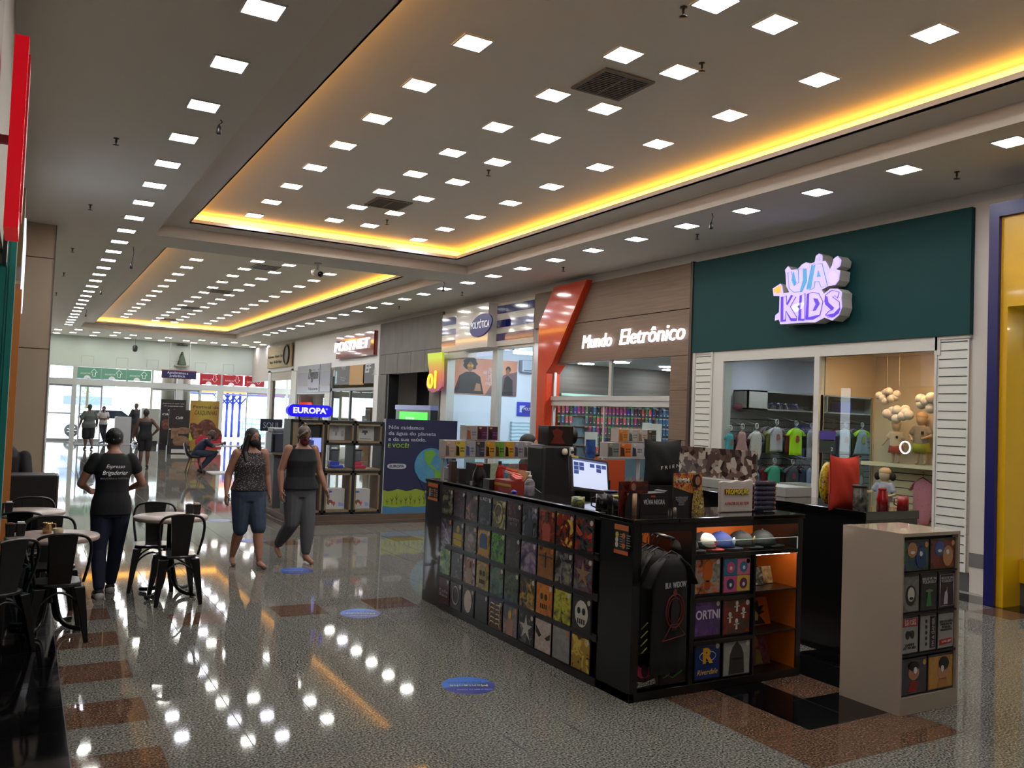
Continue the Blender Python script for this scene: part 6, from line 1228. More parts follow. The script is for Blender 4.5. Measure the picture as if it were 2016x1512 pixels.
def mug(x, y, m, lab, h=.1, r=.042, lid=None, zz=z):
    t = thing('mug', lab, 'mug', (x, y, zz), rnd.random()*3, 'mugs on the kiosk ledge'); obj('cup', MB().lathe([(0, 0), (r, 0), (r, h), (r-.005, h), (r-.006, .008), (0, .008)], (0, 0, 0), 20), m, t, False); obj('handle', MB().tube([(r-.002, 0, h*.8), (r+.03, 0, h*.75), (r+.03, 0, h*.3), (r-.002, 0, h*.2)], .006, 6), m, t, False)
    if lid: obj('lid', MB().lathe([(r+.003, h), (r+.004, h+.01), (0, h+.014)], (0, 0, 0), 20), mat(lid, .4), t, False)
mug(3.61, 4.97, mat('17120f', .2), 'black mug with orange label at the kiosk corner', .12); mug(3.68, 4.86, mat('1a1a12', .2), 'black mug with yellow rim', .11, lid='b8a020'); mug(3.70, 4.74, pattern('noise', ['3a2418', 'a88060', '6a4a34'], 30, .3), 'tall brown patterned mug beside the card display', .15, .038)
mug(3.80, 5.12, mat('15101e', .3), 'dark mug with purple lid behind the others', .12, .05, '2c1a50'); mug(3.62, 5.28, art([lin(c) for c in ('1c2430', '8a8a30', '2a3a4a')], 'n', 2, 20), 'low dark mug with yellow drawing', .07, .05)
for i, (x, y, c, l) in enumerate(((3.8, 4.9, 'a89a1e', 'flat yellow lidded tin behind the mugs'), (3.92, 5.02, '6a8a2a', 'flat green lidded tin behind the mugs'))):
    one('tin', MB().lathe([(0, 0), (.06, 0), (.06, .12), (.063, .12), (.063, .135), (0, .137)], (x, y, z), 24), mat(c, .4), l, 'tin')
t = thing('sanitizer_bottle', 'clear hand sanitizer pump bottle on the kiosk ledge', 'bottle', (3.66, 6.05, z)); obj('bottle', MB().lathe([(0, 0), (.04, 0), (.043, .02), (.043, .11), (.02, .14), (.014, .15)], (0, 0, 0), 18), mat('c8ccd0', .08, trans=.85), t, False); obj('gel', MB().lathe([(0, .004), (.036, .004), (.036, .08), (0, .08)], (0, 0, 0), 14), mat('c0a8b0', .2, trans=.5), t, False); obj('pump', MB().lathe([(.016, .15), (.016, .17), (.005, .172), (.005, .2), (.0, .2)], (0, 0, 0), 10).tube([(0, 0, .195), (-.05, -.02, .2)], .006, 6), mat('c8c4bc', .4), t, False)
t = thing('candy_box', 'open red and yellow candy display box on the kiosk ledge', 'box', (3.72, 6.42, z)); obj('tray', bx(-.1, .1, -.13, .16, 0, .1), mat('8a2418', .5), t, False); obj('back_flap', MB().box(-.02, .0, -.13, .14, .1, .2, Matrix.Rotation(.5, 3, 'Y')), mat('8a5a34', .7), t, False); obj('stripe', bx(-.102, -.1, -.13, .16, .05, .07), mat('b08a28', .5), t, False)
for k in range(7): one('snack_pack', MB().box(-.03, .03, -.05, .05, 0, .018, Matrix.Rotation(.3*k, 3, 'Z') @ Matrix.Rotation(.25, 3, 'X'), (3.70+.02*(k % 3), 6.34+.035*k, z+.115+.012*k)), mat(('b83a2a', 'c86a50', 'b82a20', 'c8a0a0', 'a82018', 'c87a4a', 'b8302a')[k], .4), 'red snack packet, %s in the candy box pile' % ORD[k], 'snack packet', 'snack packets')
one('blue_toy', MB().ell((3.60, 6.2, z+.018), (.02, .035, .018), 10, 8), mat('1c2c9a', .4), 'small blue figurine lying on the ledge edge', 'toy')
def jar(x, y, r, h, m, lab, nm='bottle', neck=.4, cap_='101010', zz=z, cat='bottle'):
    t = thing(nm, lab, cat, (x, y, zz)); obj('body', MB().lathe([(0, 0), (r, 0), (r, h*.55), (r*neck, h*.88), (r*neck, h*.9)], (0, 0, 0), 18), m, t, False); obj('cap', MB().lathe([(r*neck*1.1, h*.9), (r*neck*1.1, h), (0, h)], (0, 0, 0), 14), mat(cap_, .4), t, False)
jar(3.78, 6.78, .038, .24, mat('a01c14', .25, coat=.5), 'red metal bottle with black cap behind the candy box'); jar(3.66, 6.95, .06, .2, mat('141013', .3), 'black round bodied bottle with red top', neck=.5, cap_='a01c14')
for i, (x, y, w, d, h, c, l) in enumerate(((3.75, 7.15, .16, .2, .2, '141214', 'large black box on the far part of the ledge'), (3.62, 7.42, .06, .06, .2, '3a2c22', 'tall narrow brown box on the ledge'), (3.78, 7.55, .1, .1, .12, '1c1818', 'small black patterned box on the ledge'), (3.74, 7.74, .1, .12, .11, '8f8c8a', 'white patterned box at the far ledge corner'), (3.62, 6.66, .08, .12, .09, '26201f', 'low black lettered box beside the candy box'), (3.62, 7.0, .03, .05, .04, '8a8480', 'tiny white trinket on the ledge'))):
    one('merchandise_box', bx(x-w/2, x+w/2, y-d/2, y+d/2, z, z+h), mat(c, .4), l, 'box', 'boxes on the kiosk ledge', bevel=.004)
t = thing('bobble_toy', 'small white figurine with red base on the far white box', 'toy', (3.74, 7.74, z+.111)); obj('base', MB().ell((0, 0, .02), (.03, .03, .02), 10, 8), mat('a8202a', .4), t, False); obj('figure', MB().ell((0, 0, .07), (.016, .016, .035), 10, 8).ell((0, 0, .11), (.015, .015, .017), 10, 8), mat('b4a898', .6), t, False)
# stacks of collectible boxes on the far ledge
FB = 7.55
def fbox(xa, xb, za, zb2, lab, cols, y=FB, d=.14, kind=0):
    t = thing('collectible_box', lab, 'box', ((xa+xb)/2, y, za), 0, 'collectible boxes'); w = xb-xa; h = zb2-za
    obj('carton', bx(-w/2, w/2, 0, d, 0, h), mat('9c9088', .5), t, False, bevel=.002); obj('printed_front', bx(-w/2+.006, w/2-.006, -.002, 0, .008, h-.006), mat(cols[0], .4), t, False)
    shp(t, [(-w*.4, h*.1), (-w*.05, h*.1), (-w*.12, h*.62), (-w*.4, h*.7)], cols[1], .004, 'portrait_print'); shp(t, ov(-w*.2, h*.85, w*.14, h*.07), cols[2], .005, 'round_badge')
    b = MB()
    for i in range(3):
        for j in range(2): b.prism(ov(w*(.08+.14*i), h*(.38+.17*j), w*.045, h*.05, 8), (0, -.005, 0), (1, 0, 0), (0, 0, 1), (0, .003, 0))
    obj('small_prints', b, mat(cols[3], .5), t, False)
def boxrow(p0, p1, py_t, py_b, specs, lab, y=FB):
    n = len(specs); xa = onY(p0, py_b, y)[0]; xb = onY(p1, py_b, y)[0]; zt_ = onY((p0+p1)/2, py_t, y)[1]; zb_ = onY((p0+p1)/2, py_b, y)[1]; w = (xb-xa)/n
    for i, s in enumerate(specs): fbox(xa+i*w+.001, xa+(i+1)*w-.001, zb_, zt_-.002, '%s collectible box, %s from the left %s' % (s[0], ORD[i], lab), s[1:], y)
    return xa, xb, zb_, zt_
A_ = boxrow(875, 1048, 868, 901, [('pale side on', 'a08878', '5a5048', 'b8a898', '8a7a70'), ('yellow and black', 'b09a38', '1c1410', '8a6a4a', '1a1410'), ('grey blue', '8a8a94', '3a4468', 'a89048', '5a5a6a'), ('dark', '2c2a34', '4a4a54', '9a8448', '6a6a74'), ('amber', 'b07c20', '2c1a10', 'c09038', '3a2412'), ('green', '5a8a2a', '4a2a1a', '8a8040', '24380f'), ('golden', 'b88620', '1c140c', 'c09038', '3a2412'), ('white and grey', '8c8a90', '4a403c', 'a8a4a0', '2a2a2e'), ('white and black', '8c8a90', '4a403c', 'a8a4a0', '2a2a2e')], 'in the lower row behind the kiosk')
B_ = boxrow(917, 980, 838, 867, [('grey orange', '8a8488', '8a4a28', 'a08848', '5a5a68'), ('purple', '4a1c3c', '2a1420', 'a08838', '7a4a6a'), ('plum purple', '481a3a', '1a1016', 'a08838', '7a4a6a')], 'in the upper row behind the kiosk')
def riser(xa, xb, za, zb2, y, lab, d=.16):
    t = thing('display_riser', lab, 'display stand', ((xa+xb)/2, y, za)); obj('plate', bx(xa, xb, y-.005, y+d, zb2-.012, zb2-.0005), mat('a8a09c', .3), t); 
    for x in (xa+.02, xb-.02, (xa+xb)/2): obj('leg', bx(x-.006, x+.006, y+.05, y+.1, za, zb2-.012), mat('a8a09c', .3), t)
riser(A_[0], A_[1], KZ, A_[2], FB, 'pale stand holding the lower row of collectible boxes'); riser(A_[0]+.2, B_[1]+.05, A_[3]-.02+.0, B_[2], FB+.02, 'thin pale shelf under the upper collectible boxes') if 0 else None
for i, (px0, px1, c) in enumerate(((935, 985, '8a9478'), (985, 1000, '5a7a8c'), (1000, 1022, '8c7870'), (1022, 1045, '7a3a34'))):
    xa, xb = onY(px0, 920, FB)[0], onY(px1, 920, FB)[0]; one('book', bx(xa+.002, xb-.002, FB+.0, FB+.03, KZ, KZ+.17), art([lin(c), tuple(v*1.3 for v in lin(c)), tuple(v*.6 for v in lin(c))], 'n', i*3.1, 10), ('pale green', 'sea blue', 'pinkish', 'dark red')[i]+' picture book standing under the lower box row', 'book', 'picture books')
YR = 7.58
A2 = boxrow(1195, 1332, 872, 901, [('grey side', '6a7068', '3a3a34', '8a8a80', '2a2a28'), ('orange', 'b05a1e', '2c1a12', 'c08a48', '3a2412'), ('white dotted', '9a949a', '2a2428', 'b0a8a0', '3a3438'), ('white and blue', '8a90a4', '24242c', '8a90b0', '2a2c3a'), ('cream', '9c948a', '2c241c', 'b0a490', '6a5a4a'), ('black', '2c2826', '5a4a3a', '8a7848', '7a7268')], 'in the lower row near the cushion', YR)
B2 = boxrow(1217, 1292, 845, 871, [('amber orange', 'b06a20', '8a4a18', 'c08a48', '6a3a12'), ('pale', '9a948c', '3a3a34', 'b0a8a0', '3a3438'), ('white and red', '9c948e', '6a5a3a', 'b8a080', '7a2a20'), ('black gold', '24211e', '4a3c2a', 'a08838', '6a6050')], 'in the upper row near the cushion', YR)
riser(A2[0], A2[1], KZ, A2[2], YR, 'pale stand holding the right rows of collectible boxes')
# black till cabinet, art box, camera, monitor
y = 7.0
bxa, bza = onY(1068, 940, y); bxb, bzb = onY(1138, 877, y)
t = thing('till_cabinet', 'rounded black cabinet standing behind the kiosk counter', 'cabinet', ((bxa+bxb)/2, y, .9)); obj('body', bx(bxa, bxb, y, y+.3, .901, bzb), mat('0e0e10', .5), t, bevel=.03); obj('grey_side', bx(bxa-.01, bxa+.035, y-.005, y+.29, .95, bzb-.02), mat('242627', .5), t, bevel=.02)
xa, za = onY(1080, 876, y); xb, zb3 = onY(1130, 840, y)
t = thing('art_box', 'dark box with red artwork standing on the black cabinet', 'box', ((xa+xb)/2, y, za)); obj('carton', bx(xa, xb, y+.01, y+.2, bzb+.001, zb3), mat('140e0d', .3), t); obj('artwork', MB().prism([(xa+.03, bzb+.01), (xa+.2, bzb+.01), (xa+.15, bzb+.08), (xa+.17, zb3-.05), (xa+.1, zb3-.02), (xa+.04, zb3-.05), (xa+.07, bzb+.08)], (0, y+.008, 0), (1, 0, 0), (0, 0, 1), (0, .003, 0)), mat('5c130c', .4), t); obj('round_end', MB().lathe([(0, 0), (.085, 0), (.085, .06), (0, .06)], (xb, y+.1, (bzb+zb3)/2), 24, 'x'), mat('100c0c', .4), t)
cxm, czm = onY(1125, 890, y-.05); t = thing('webcam', 'small white camera with suction disc on the black cabinet', 'camera', (cxm, y-.03, czm)); obj('suction_disc', MB().lathe([(0, -.012), (.034, -.006), (.034, .0), (0, .0)], (-.065, 0, .0), 20, 'y'), mat('b8ac98', .4), t, False); obj('body', bx(-.022, .022, -.035, -.003, -.042, .045), mat('c4c2bc', .4), t, False, bevel=.012); obj('lens', MB().lathe([(0, .035), (.013, .036), (.02, .03), (0, .03)], (0, 0, 0), 16, 'y'), mat('1a1a1c', .1), t, False) if 0 else obj('lens', MB().tube([(0, -.034, 0), (0, -.038, 0)], .016, 16), mat('2a2a2c', .1), t, False)
y = 6.0; mx, mz = onY(1162, 935, y); t = thing('touch_monitor', 'tilted touch screen till monitor with blue tiles', 'monitor', (mx, y, .9)); RM = Matrix.Rotation(.12, 3, 'Y') @ Matrix.Rotation(-.3, 3, 'X')
W_, H_ = .19, .135; mo = (0, 0, mz-.9)
obj('casing', MB().box(-W_-.012, W_+.012, .0, .035, -H_-.014, H_+.014, RM, mo), mat('101012', .3), t, False, bevel=.006); obj('screen', MB().box(-W_+.012, W_-.012, -.003, 0, -H_+.014, H_-.008, RM, mo), mat('c0c8e0', .3, e=.55, ec='c8d4f4'), t, False)
tl = MB()
for i, j in ((0, 0), (1, 0), (3, 0), (4.2, 0), (5.2, 0), (0, 1), (1, 1), (4.2, 1), (0, 2)): tl.box(-W_+.02+i*.056, -W_+.068+i*.056, -.0045, -.003, H_-.07-j*.036, H_-.038-j*.036, RM, mo)
obj('screen_tiles', tl, mat('34509a', .4, e=.2, ec='34509a'), t, False); obj('menu_bar', MB().box(-W_+.012, W_-.012, -.004, -.003, H_-.024, H_-.008, RM, mo), mat('5a6a94', .4, e=.2), t, False); obj('stand', MB().box(-.06, .06, .04, .08, -.25, -.0, None, (0, 0, mo[2])).box(-.1, .1, -.02, .14, 0, .02), mat('0d0d0e', .4), t, False); obj('yellow_note', MB().box(-W_+.0, -W_+.07, -.006, -.001, H_-.004, H_+.014, RM, mo), mat('b89a48', .6), t, False)
one('cable', MB().tube([(3.98, 6.6, 1.25), (4.0, 6.4, 1.18), (4.12, 6.2, 1.12), (4.14, 6.1, .92)], .006, 6), mat('2a2a2c', .5), 'dark cable running from the scanner on the counter', 'cable')
t = thing('scanner', 'blue and grey hand scanner behind the candy box', 'scanner', (3.98, 6.65, 1.2)); obj('head', MB().ell((0, 0, .1), (.05, .06, .035), 12, 8), mat('1a2484', .4), t, False); obj('grip', MB().tube([(0, 0, .09), (.03, -.02, .0), (.02, 0, -.3)], .022, 10), mat('24262c', .4), t, False)
jar(5.02, 7.02, .04, .26, mat('b85a18', .3, coat=.4), 'tall orange bottle with black cap behind the monitor', neck=.45, zz=1.25)
one('orange_panel', bx(*[onY(p, 925, 7.0)[0] for p in (1178, 1228)], 6.98, 7.0, .9, onY(1200, 905, 7.0)[1]), mat('b2451c', .5), 'plain orange panel to the right of the till monitor', 'panel')
one('inner_shelf', bx(4.95, 6.2, 7.0, 7.3, .87, .9), M_kb, 'black inner shelf behind the till', 'shelf') if 0 else None
obj('inner_far_counter', bx(KX+.85, 6.4, 6.75, KY1-.45, .86, .9), M_kt, bpy.data.objects['display_kiosk']); obj('inner_far_panel', bx(KX+.85, 6.4, 6.8, 6.85, 0, .86), M_kb, bpy.data.objects['display_kiosk'])
# raise the bottle on a plinth
one('black_plinth', bx(4.9, 5.14, 6.94, 7.12, .901, 1.25), mat('131214', .4), 'small black plinth under the orange bottle', 'stand')
one('blue_book', bx(*[onY(p, 880, 7.1)[0] for p in (1164, 1181)], 7.18, 7.2, .901, onY(1170, 866, 7.1)[1]), art([lin(c) for c in ('16306a', '2a5a9a', 'b8642a')], 'n', 4, 6), 'blue and orange book cover behind the till monitor', 'book')
# cushion with white letters
def cushion(x, y, zc_, w, h, d, m, lab, rz=0, nm='cushion'):
    t = thing(nm, lab, 'cushion', (x, y, zc_-h/2), rz); b = MB(); n = 14
    def P(i, j, s):
        u, v = i/n*2-1, j/n*2-1; k = (1-abs(u)**3)*(1-abs(v)**3); px_ = u*w/2*(1+.10*v*v*abs(u)); pz = v*h/2*(1+.12*u*u*abs(v)); return (px_, s*(d/2*k**.6+.003+.006*math.sin(7*u+5*v)*k), pz+h/2)
    for s in (-1, 1):
        st_ = len(b.v)
        for j in range(n+1):
            for i in range(n+1): b.v.append(P(i, j, s))
        b.smooth = True
        for j in range(n):
            for i in range(n): a = st_+j*(n+1)+i; b.face((a, a+1, a+n+2, a+n+1))
    o = obj('cover', b, m, t, False); return t
t = cushion(5.43, 6.5, 1.45, .36, .42, .14, mat('0d0c0d', .85), 'black cushion with white letters FRIEN standing on the counter', -.25)
o = text('F R I E N', (.05, -.082, .18), .034, mat('c4c0b8', .6), (1, 0, .15), w=.2, depth=.002); o.parent = t
one('black_box_stand', bx(5.25, 5.62, 6.45, 6.6, .9, 1.24), mat('0e0d0e', .5), 'black block under the black cushion', 'stand'); obj('inner_right_counter', bx(5.2, 5.95, 6.3, 6.75, .86, .9), M_kt, bpy.data.objects['display_kiosk'])
# ---------------- right counter of the kiosk
RX0, RX1 = 5.85, 6.5
t = thing('side_counter', 'plain glossy black counter forming the right side of the kiosk', 'counter', (6.17, 5.5, 0))
obj('top', bx(RX0-.01, RX1+.01, KY0-.01, KY1-.46, KZ-.07, KZ), M_kt, t, bevel=.004); obj('body', bx(RX0, RX1, KY0, KY1-.46, .06, KZ-.07), M_kb, t); obj('plinth', bx(RX0+.03, RX1-.03, KY0+.03, KY1-.5, 0, .06), mat('0a0a0a', .5), t)
one('white_shelf', MB().box(6.15, 6.5, 5.6, 7.3, KZ+.001, KZ+.09), mat('8f8d88', .3), 'long low white display case on the right kiosk counter', 'case', bevel=.004)
one('card_rack', MB().box(6.28, 6.3, 6.1, 7.25, KZ+.091, KZ+.40), pattern('cells', ['2c1f1c', '5a4840', '8a7a70', 'a09488', '4a3832'], 17, .2, const=True, coat=.6), 'tall rack of small brown printed cards in clear sleeves', 'card rack')
o = cushion(5.98, 4.82, KZ+.205, .33, .41, .13, mat('b42a12', .8), 'bright red cushion standing upright on the right kiosk counter', .0)
one('cushion', MB().ell((5.93, 4.95, KZ+.19), (.09, .04, .18), 14, 10), art([lin(c) for c in ('1a2030', 'c8b028', '2a2a2a')], 'n', 1, 25), 'blue and yellow patterned cushion behind the red one', 'cushion')
jar(5.77+.13, 4.60, .055, .205, art([lin(c) for c in ('1a1a18', '5a564c', '8a8478')], 'n', 6, 16), 'grey comic patterned cup at the left of the red cushion', 'cup', .98, '2a2824', cat='cup')
for x, y_, h, l, c in ((6.26, 4.66, .17, 'red plastic flask beside the red cushion', '9a1418'), (6.38, 4.74, .14, 'second red flask behind the first', '8a1216')): jar(x, y_, .045, h, mat(c, .25, coat=.4), l, 'flask', .7, 'a01a1c')
mug(6.42, 4.58, mat('8a1410', .3), 'red mug with yellow mark and pale rim at the counter end', .11, .045)
# ---------------- pedestal
PX0, PX1, PY0, PY1, PZ = 5.04, 5.655, 3.588, 4.06, 1.18
M_ped = mat('a39484', .22, coat=.5, name='glossy beige laminate')
t = thing('display_pedestal', 'tall glossy beige pedestal with printed packs and signs on its front', 'pedestal', ((PX0+PX1)/2, (PY0+PY1)/2, 0))
fx = lambda px, py: onY(px, py, PY0)[0]; fz = lambda px, py: onY(px, py, PY0)[1]
nx0, nx1, nz0, nz1 = PX0+.014, PX1-.022, .11, PZ-.022
obj('shell', MB().box(PX0, nx0, PY0, PY1, .0, PZ).box(nx1, PX1, PY0, PY1, 0, PZ).box(nx0, nx1, PY0, PY1, 0, nz0).box(nx0, nx1, PY0, PY1, nz1, PZ), M_ped, t); obj('recess', bx(nx0, nx1, PY0+.045, PY0+.06, nz0, nz1), mat('0c0b0b', .5), t)
rz_ = [fz(1830, 1125), fz(1830, 1205), fz(1830, 1285)]
obj('recess_shelf', MB().box(nx0, nx1, PY0+.004, PY0+.045, rz_[0]-.008, rz_[0]+.004).box(nx0, nx1, PY0+.004, PY0+.045, rz_[1]-.008, rz_[1]+.004).box(nx0, nx1, PY0+.004, PY0+.045, rz_[2]-.008, rz_[2]+.004), mat('0f0e0e', .4), t)
Wn = nx1-nx0; G = 'packs and signs on the pedestal'
def ppk(i, n, zz, h, lab, cols, exf=None, st='b8863c', name='shirt_pack'):
    w = Wn/n-.012; pack((nx0+Wn*(i+.5)/n, PY0+.03, zz), 0, w, h, lab, [lin(c) for c in cols], 'n', st, G, exf, name)
ht = nz1-rz_[0]-.03
def face_(c, c2): return lambda t, w, h, mp: (shp(t, ov(-.04, h*.68, .05, .05), c), shp(t, ov(.05, h*.42, .055, .07), c2, .019), shp(t, ov(.045, h*.55, .014, .016), 'd0d0d0', .022), shp(t, ov(-.04, h*.6, .022, .01), 'd8d0c8', .02))
ppk(0, 2, rz_[0]+.006, ht, 'green and blue cartoon style pack, upper left on the pedestal', ['1c4a28', '24562f', '1a3a5a', '20304a'], face_('b07a52', '1c3a68')); ppk(1, 2, rz_[0]+.006, ht, 'red cartoon style pack, upper right on the pedestal', ['5a1014', '6e161a', '641418'], face_('3a5a9a', 'b08058'))
def s1(t, w, h, mp): ltxt(t, 'BELIEVE IN\nYOURSELF', h*.8, .018, 'a8a8a8', w*.82); shp(t, [(-.012, h*.5), (.012, h*.5), (.028, h*.12), (-.028, h*.12)], '3a7a34'); shp(t, ov(0, h*.53, .04, .01), '6a6c6a', .019)
def s2(t, w, h, mp): obj('white_border', MB().tube([(-w*.42, -.016, .02), (w*.42, -.016, .02), (w*.42, -.016, h-.02), (-w*.42, -.016, h-.02)], .003, 4, closed=True), mat('b8b4b4', .5), t, False); ltxt(t, 'BELIEVE IN\nYOURSELF', h*.78, .018, 'b0a8a8', w*.7); shp(t, [(-.03, h*.12), (.01, h*.12), (.012, h*.35), (.0, h*.5), (-.02, h*.42)], 'b0a8b0'); shp(t, [(-.004, h*.48), (.004, h*.48), (.004, h*.58)], 'b08a48', .019)
def s3(t, w, h, mp): shp(t, ov(0, h*.45, w*.3, h*.27), '2c2c2a'); shp(t, ov(0, h*.48, w*.2, h*.19), 'bdb9a8', .019); shp(t, ov(0, h*.38, w*.1, h*.04), '181816', .022)
h2 = rz_[0]-rz_[1]-.02
ppk(0, 3, rz_[1]+.006, h2, 'grey sign with pale round helmet shape on the pedestal', ['6a6a60', '7a7a70', '5a5a52'], s3, None, 'door_plaque'); ppk(1, 3, rz_[1]+.006, h2, 'dark sign BELIEVE IN YOURSELF with green beam, middle of its row', ['1c201c', '20241f', '1a1d1a'], s1, None, 'door_plaque'); ppk(2, 3, rz_[1]+.006, h2, 'white bordered sign BELIEVE IN YOURSELF with unicorn, right of its row', ['2a1a26', '30202c', '2c1c28'], s2, None, 'door_plaque')
def s4(t, w, h, mp):
    shp(t, [(-w*.42, h*.72), (w*.42, h*.72), (w*.42, h*.93), (-w*.42, h*.93)], '9a3028'); ltxt(t, 'DO NOT\nDISTURB', h*.83, .017, 'd0b8b0', w*.65, 0, 0, .018); shp(t, ov(-.025, h*.5, .02, .028), '141414'); shp(t, ov(.025, h*.5, .02, .028), '141414'); shp(t, [(-.035, h*.48), (.035, h*.48), (.035, h*.6), (-.035, h*.6)], '141414', .018); ltxt(t, 'GAMER\nAT WORK', h*.2, .018, '181818', w*.75)
def s5(t, w, h, mp):
    for i in range(5): shp(t, ov(-w*.12, h*(.2+.15*i), .011, .013, 6+i), '141414')
    shp(t, [(w*.1, h*.08), (w*.42, h*.08), (w*.42, h*.93), (w*.1, h*.93)], '2a1618'); o = text("I'M A GAMER", (w*.26, -.02, h*.5), .026, mat('a8a0a0', .5), (0, 0, 1), (-1, 0, 0), w=h*.75, depth=.002); o.parent = t
def s6(t, w, h, mp): ltxt(t, 'JOGOS NÃO\nDEIXAM AS\nPESSOAS\nVIOLENTAS', h*.62, .016, '181616', w*.78); shp(t, [(-w*.38, h*.1), (w*.36, h*.14), (w*.36, h*.28), (-w*.38, h*.25)], 'a83030'); ltxt(t, 'LAG SIM', h*.2, .014, 'd0b8b8', w*.55, 0, .2, .019)
h3 = rz_[1]-rz_[2]-.02; wh = ['8c8886', '928e8a', '8a8684']
ppk(0, 3, rz_[2]+.006, h3, 'white sign DO NOT DISTURB GAMER AT WORK on the pedestal', wh, s4, None, 'door_plaque'); ppk(1, 3, rz_[2]+.006, h3, "white and black sign I'M A GAMER on the pedestal", wh, s5, None, 'door_plaque'); ppk(2, 3, rz_[2]+.006, h3, 'white sign JOGOS NÃO DEIXAM AS PESSOAS VIOLENTAS on the pedestal', wh, s6, None, 'door_plaque')
h4 = rz_[2]-nz0-.035
ppk(0, 2, nz0+.01, h4, 'dark starry cartoon style pack, lower left on the pedestal', ['1a1a24', '24242e', '1c1c28'], lambda t, w, h, mp: (shp(t, ov(0, h*.6, .055, .05), 'b07a5a'), shp(t, ov(0, h*.78, .055, .03), '121012', .019), shp(t, [(-.06, .015), (.03, .015), (.05, h*.35), (-.03, h*.38)], '8a1a1c'), shp(t, ov(.01, h*.66, .018, .022), 'd8d8d4', .021)))
ppk(1, 2, nz0+.01, h4, 'orange yellow cartoon style pack, lower right on the pedestal', ['b07a20', 'bc862a', 'a87020'], lambda t, w, h, mp: (shp(t, ov(.02, h*.5, .055, .055), 'b8805c'), shp(t, ov(.03, h*.72, .055, .045), '100e0e', .019), shp(t, [(-.04, .015), (.08, .015), (.06, h*.3), (-.02, h*.3)], 'a87038'), shp(t, ov(.01, h*.58, .016, .022), 'd8d8d4', .021)))
# floor stickers
M_sb = mat('1a2a7c', .35, name='blue vinyl'); M_sl = mat('2a62b8', .35)
for i, (x, y_) in enumerate(((2.743, 5.24), (2.77, 7.476), (2.80, 9.675), (2.835, 12.0), (2.835, 14.25))):
    t = thing('floor_sticker', 'round blue distancing sticker on the floor, %s from the camera' % ORD[i], 'sticker', (x, y_, 0), 0, 'distancing stickers')
    obj('disc', MB().prism(ov(0, 0, .18, .18, 36), (0, 0, .0002), (1, 0, 0), (0, 1, 0), (0, 0, .0008)), M_sb, t, False); u_ = (-math.cos(.35), math.sin(.35), 0); v_ = (-math.sin(.35), -math.cos(.35), 0)
    ar = [(.175*math.cos(a), .175*math.sin(a)) for a in [PI*k/12 for k in range(13)]]
    obj('light_half', MB().prism([(a, b_) for a, b_ in ar], (0, .02, .0011), (1, 0, 0), (0, 1, 0), (0, 0, .0004)), M_sl, t, False)
    for w_, o_, h_, m_, ww in (('Mantenha', (0, 0, .0018), .04, 'c8c830', .26), ('DISTÂNCIA', (0, .075, .0018), .035, '14205c', .24), ('PARA O BEM DE TODOS', (0, -.09, .0018), .016, 'b8bcd0', .24)):
        o = text(w_, o_, h_, mat(m_, .4), u_, v_, w=ww, depth=.0006); o.parent = t
# ================================================================ WATER FILTER KIOSK
M_eb = mat('0f0e10', .4); M_ew = pattern('noise', ['5a4a34', '6e5c42', '7d6a4e'], 2.5, .55, (6, 1, 1), detail=5); M_pl = pattern('noise', ['4a3a2e', '5c4a3c'], 2, .5, (1, 6, 1), detail=4)
EY = 13.45
e_ = lambda px, py=1000: onY(px, py, EY)[0]; ezz = lambda px, py: onY(px, py, EY)[1]
t = thing('shelf_kiosk', 'black and wood open shelf unit of the water filter kiosk', 'kiosk', (4.5, EY, 0))
obj('plinth', MB().box(3.62, 7.2, EY-.07, 16.6, 0, .06).box(3.66, 7.16, EY-.03, 16.56, .06, .15), M_pl, t, bevel=.004)
xs_ = [e_(567), e_(583), e_(639, 900), e_(697, 900), e_(752, 900)]; zs = [.15, ezz(700, 931), ezz(700, 877), ezz(700, 829)]
fr = MB()
for x in xs_: fr.box(x-.02, x+.02, EY, EY+.4, .15, zs[3])
for z in (.15, zs[1], zs[2], zs[3]-.04):
    fr.box(xs_[2] if z in (zs[2],) else xs_[0], xs_[4], EY, EY+.4, z, z+.035)
obj('black_frame', fr, M_eb, t)
def cube_(x0, x1, z0, z1): 
    b = MB().box(x0, x1, EY-.01, EY+.38, z0, z0+.035).box(x0, x1, EY-.01, EY+.38, z1-.03, z1).box(x0, x0+.03, EY-.01, EY+.38, z0, z1).box(x1-.03, x1, EY-.01, EY+.38, z0, z1); obj('wood_cubby', b, M_ew, t)
for i in (2, 3):
    cube_(xs_[i]+.025, xs_[i+1]-.025, .19, zs[1]-.005); cube_(xs_[i]+.025, xs_[i+1]-.025, zs[2]+.04, zs[3]-.045)
    obj('wood_shelf', bx(xs_[i]+.025, xs_[i+1]-.025, EY-.01, EY+.38, zs[1]+.04, zs[1]+.07), M_ew, t)
cube_(xs_[1]+.025, xs_[2]-.025, .19, zs[1]-.005); cube_(xs_[1]+.025, xs_[2]-.025, zs[1]+.04, zs[3]-.045)
obj('wood_side', bx(xs_[0]+.02, xs_[1]-.02, EY+.01, EY+.4, .15, zs[3]-.05), M_ew, t); obj('media_panel', bx(xs_[1]+.06, xs_[2]-.06, EY+.05, EY+.08, zs[1]+.08, zs[3]-.08), M_eb, t)
sx0_, sx1_ = e_(604, 875), e_(633, 875); t2 = thing('wall_screen', 'pale blue lit screen in the dark panel of the filter kiosk', 'screen', ((sx0_+sx1_)/2, EY+.03, ezz(620, 890))); sz0, sz1 = ezz(620, 890), ezz(620, 862)
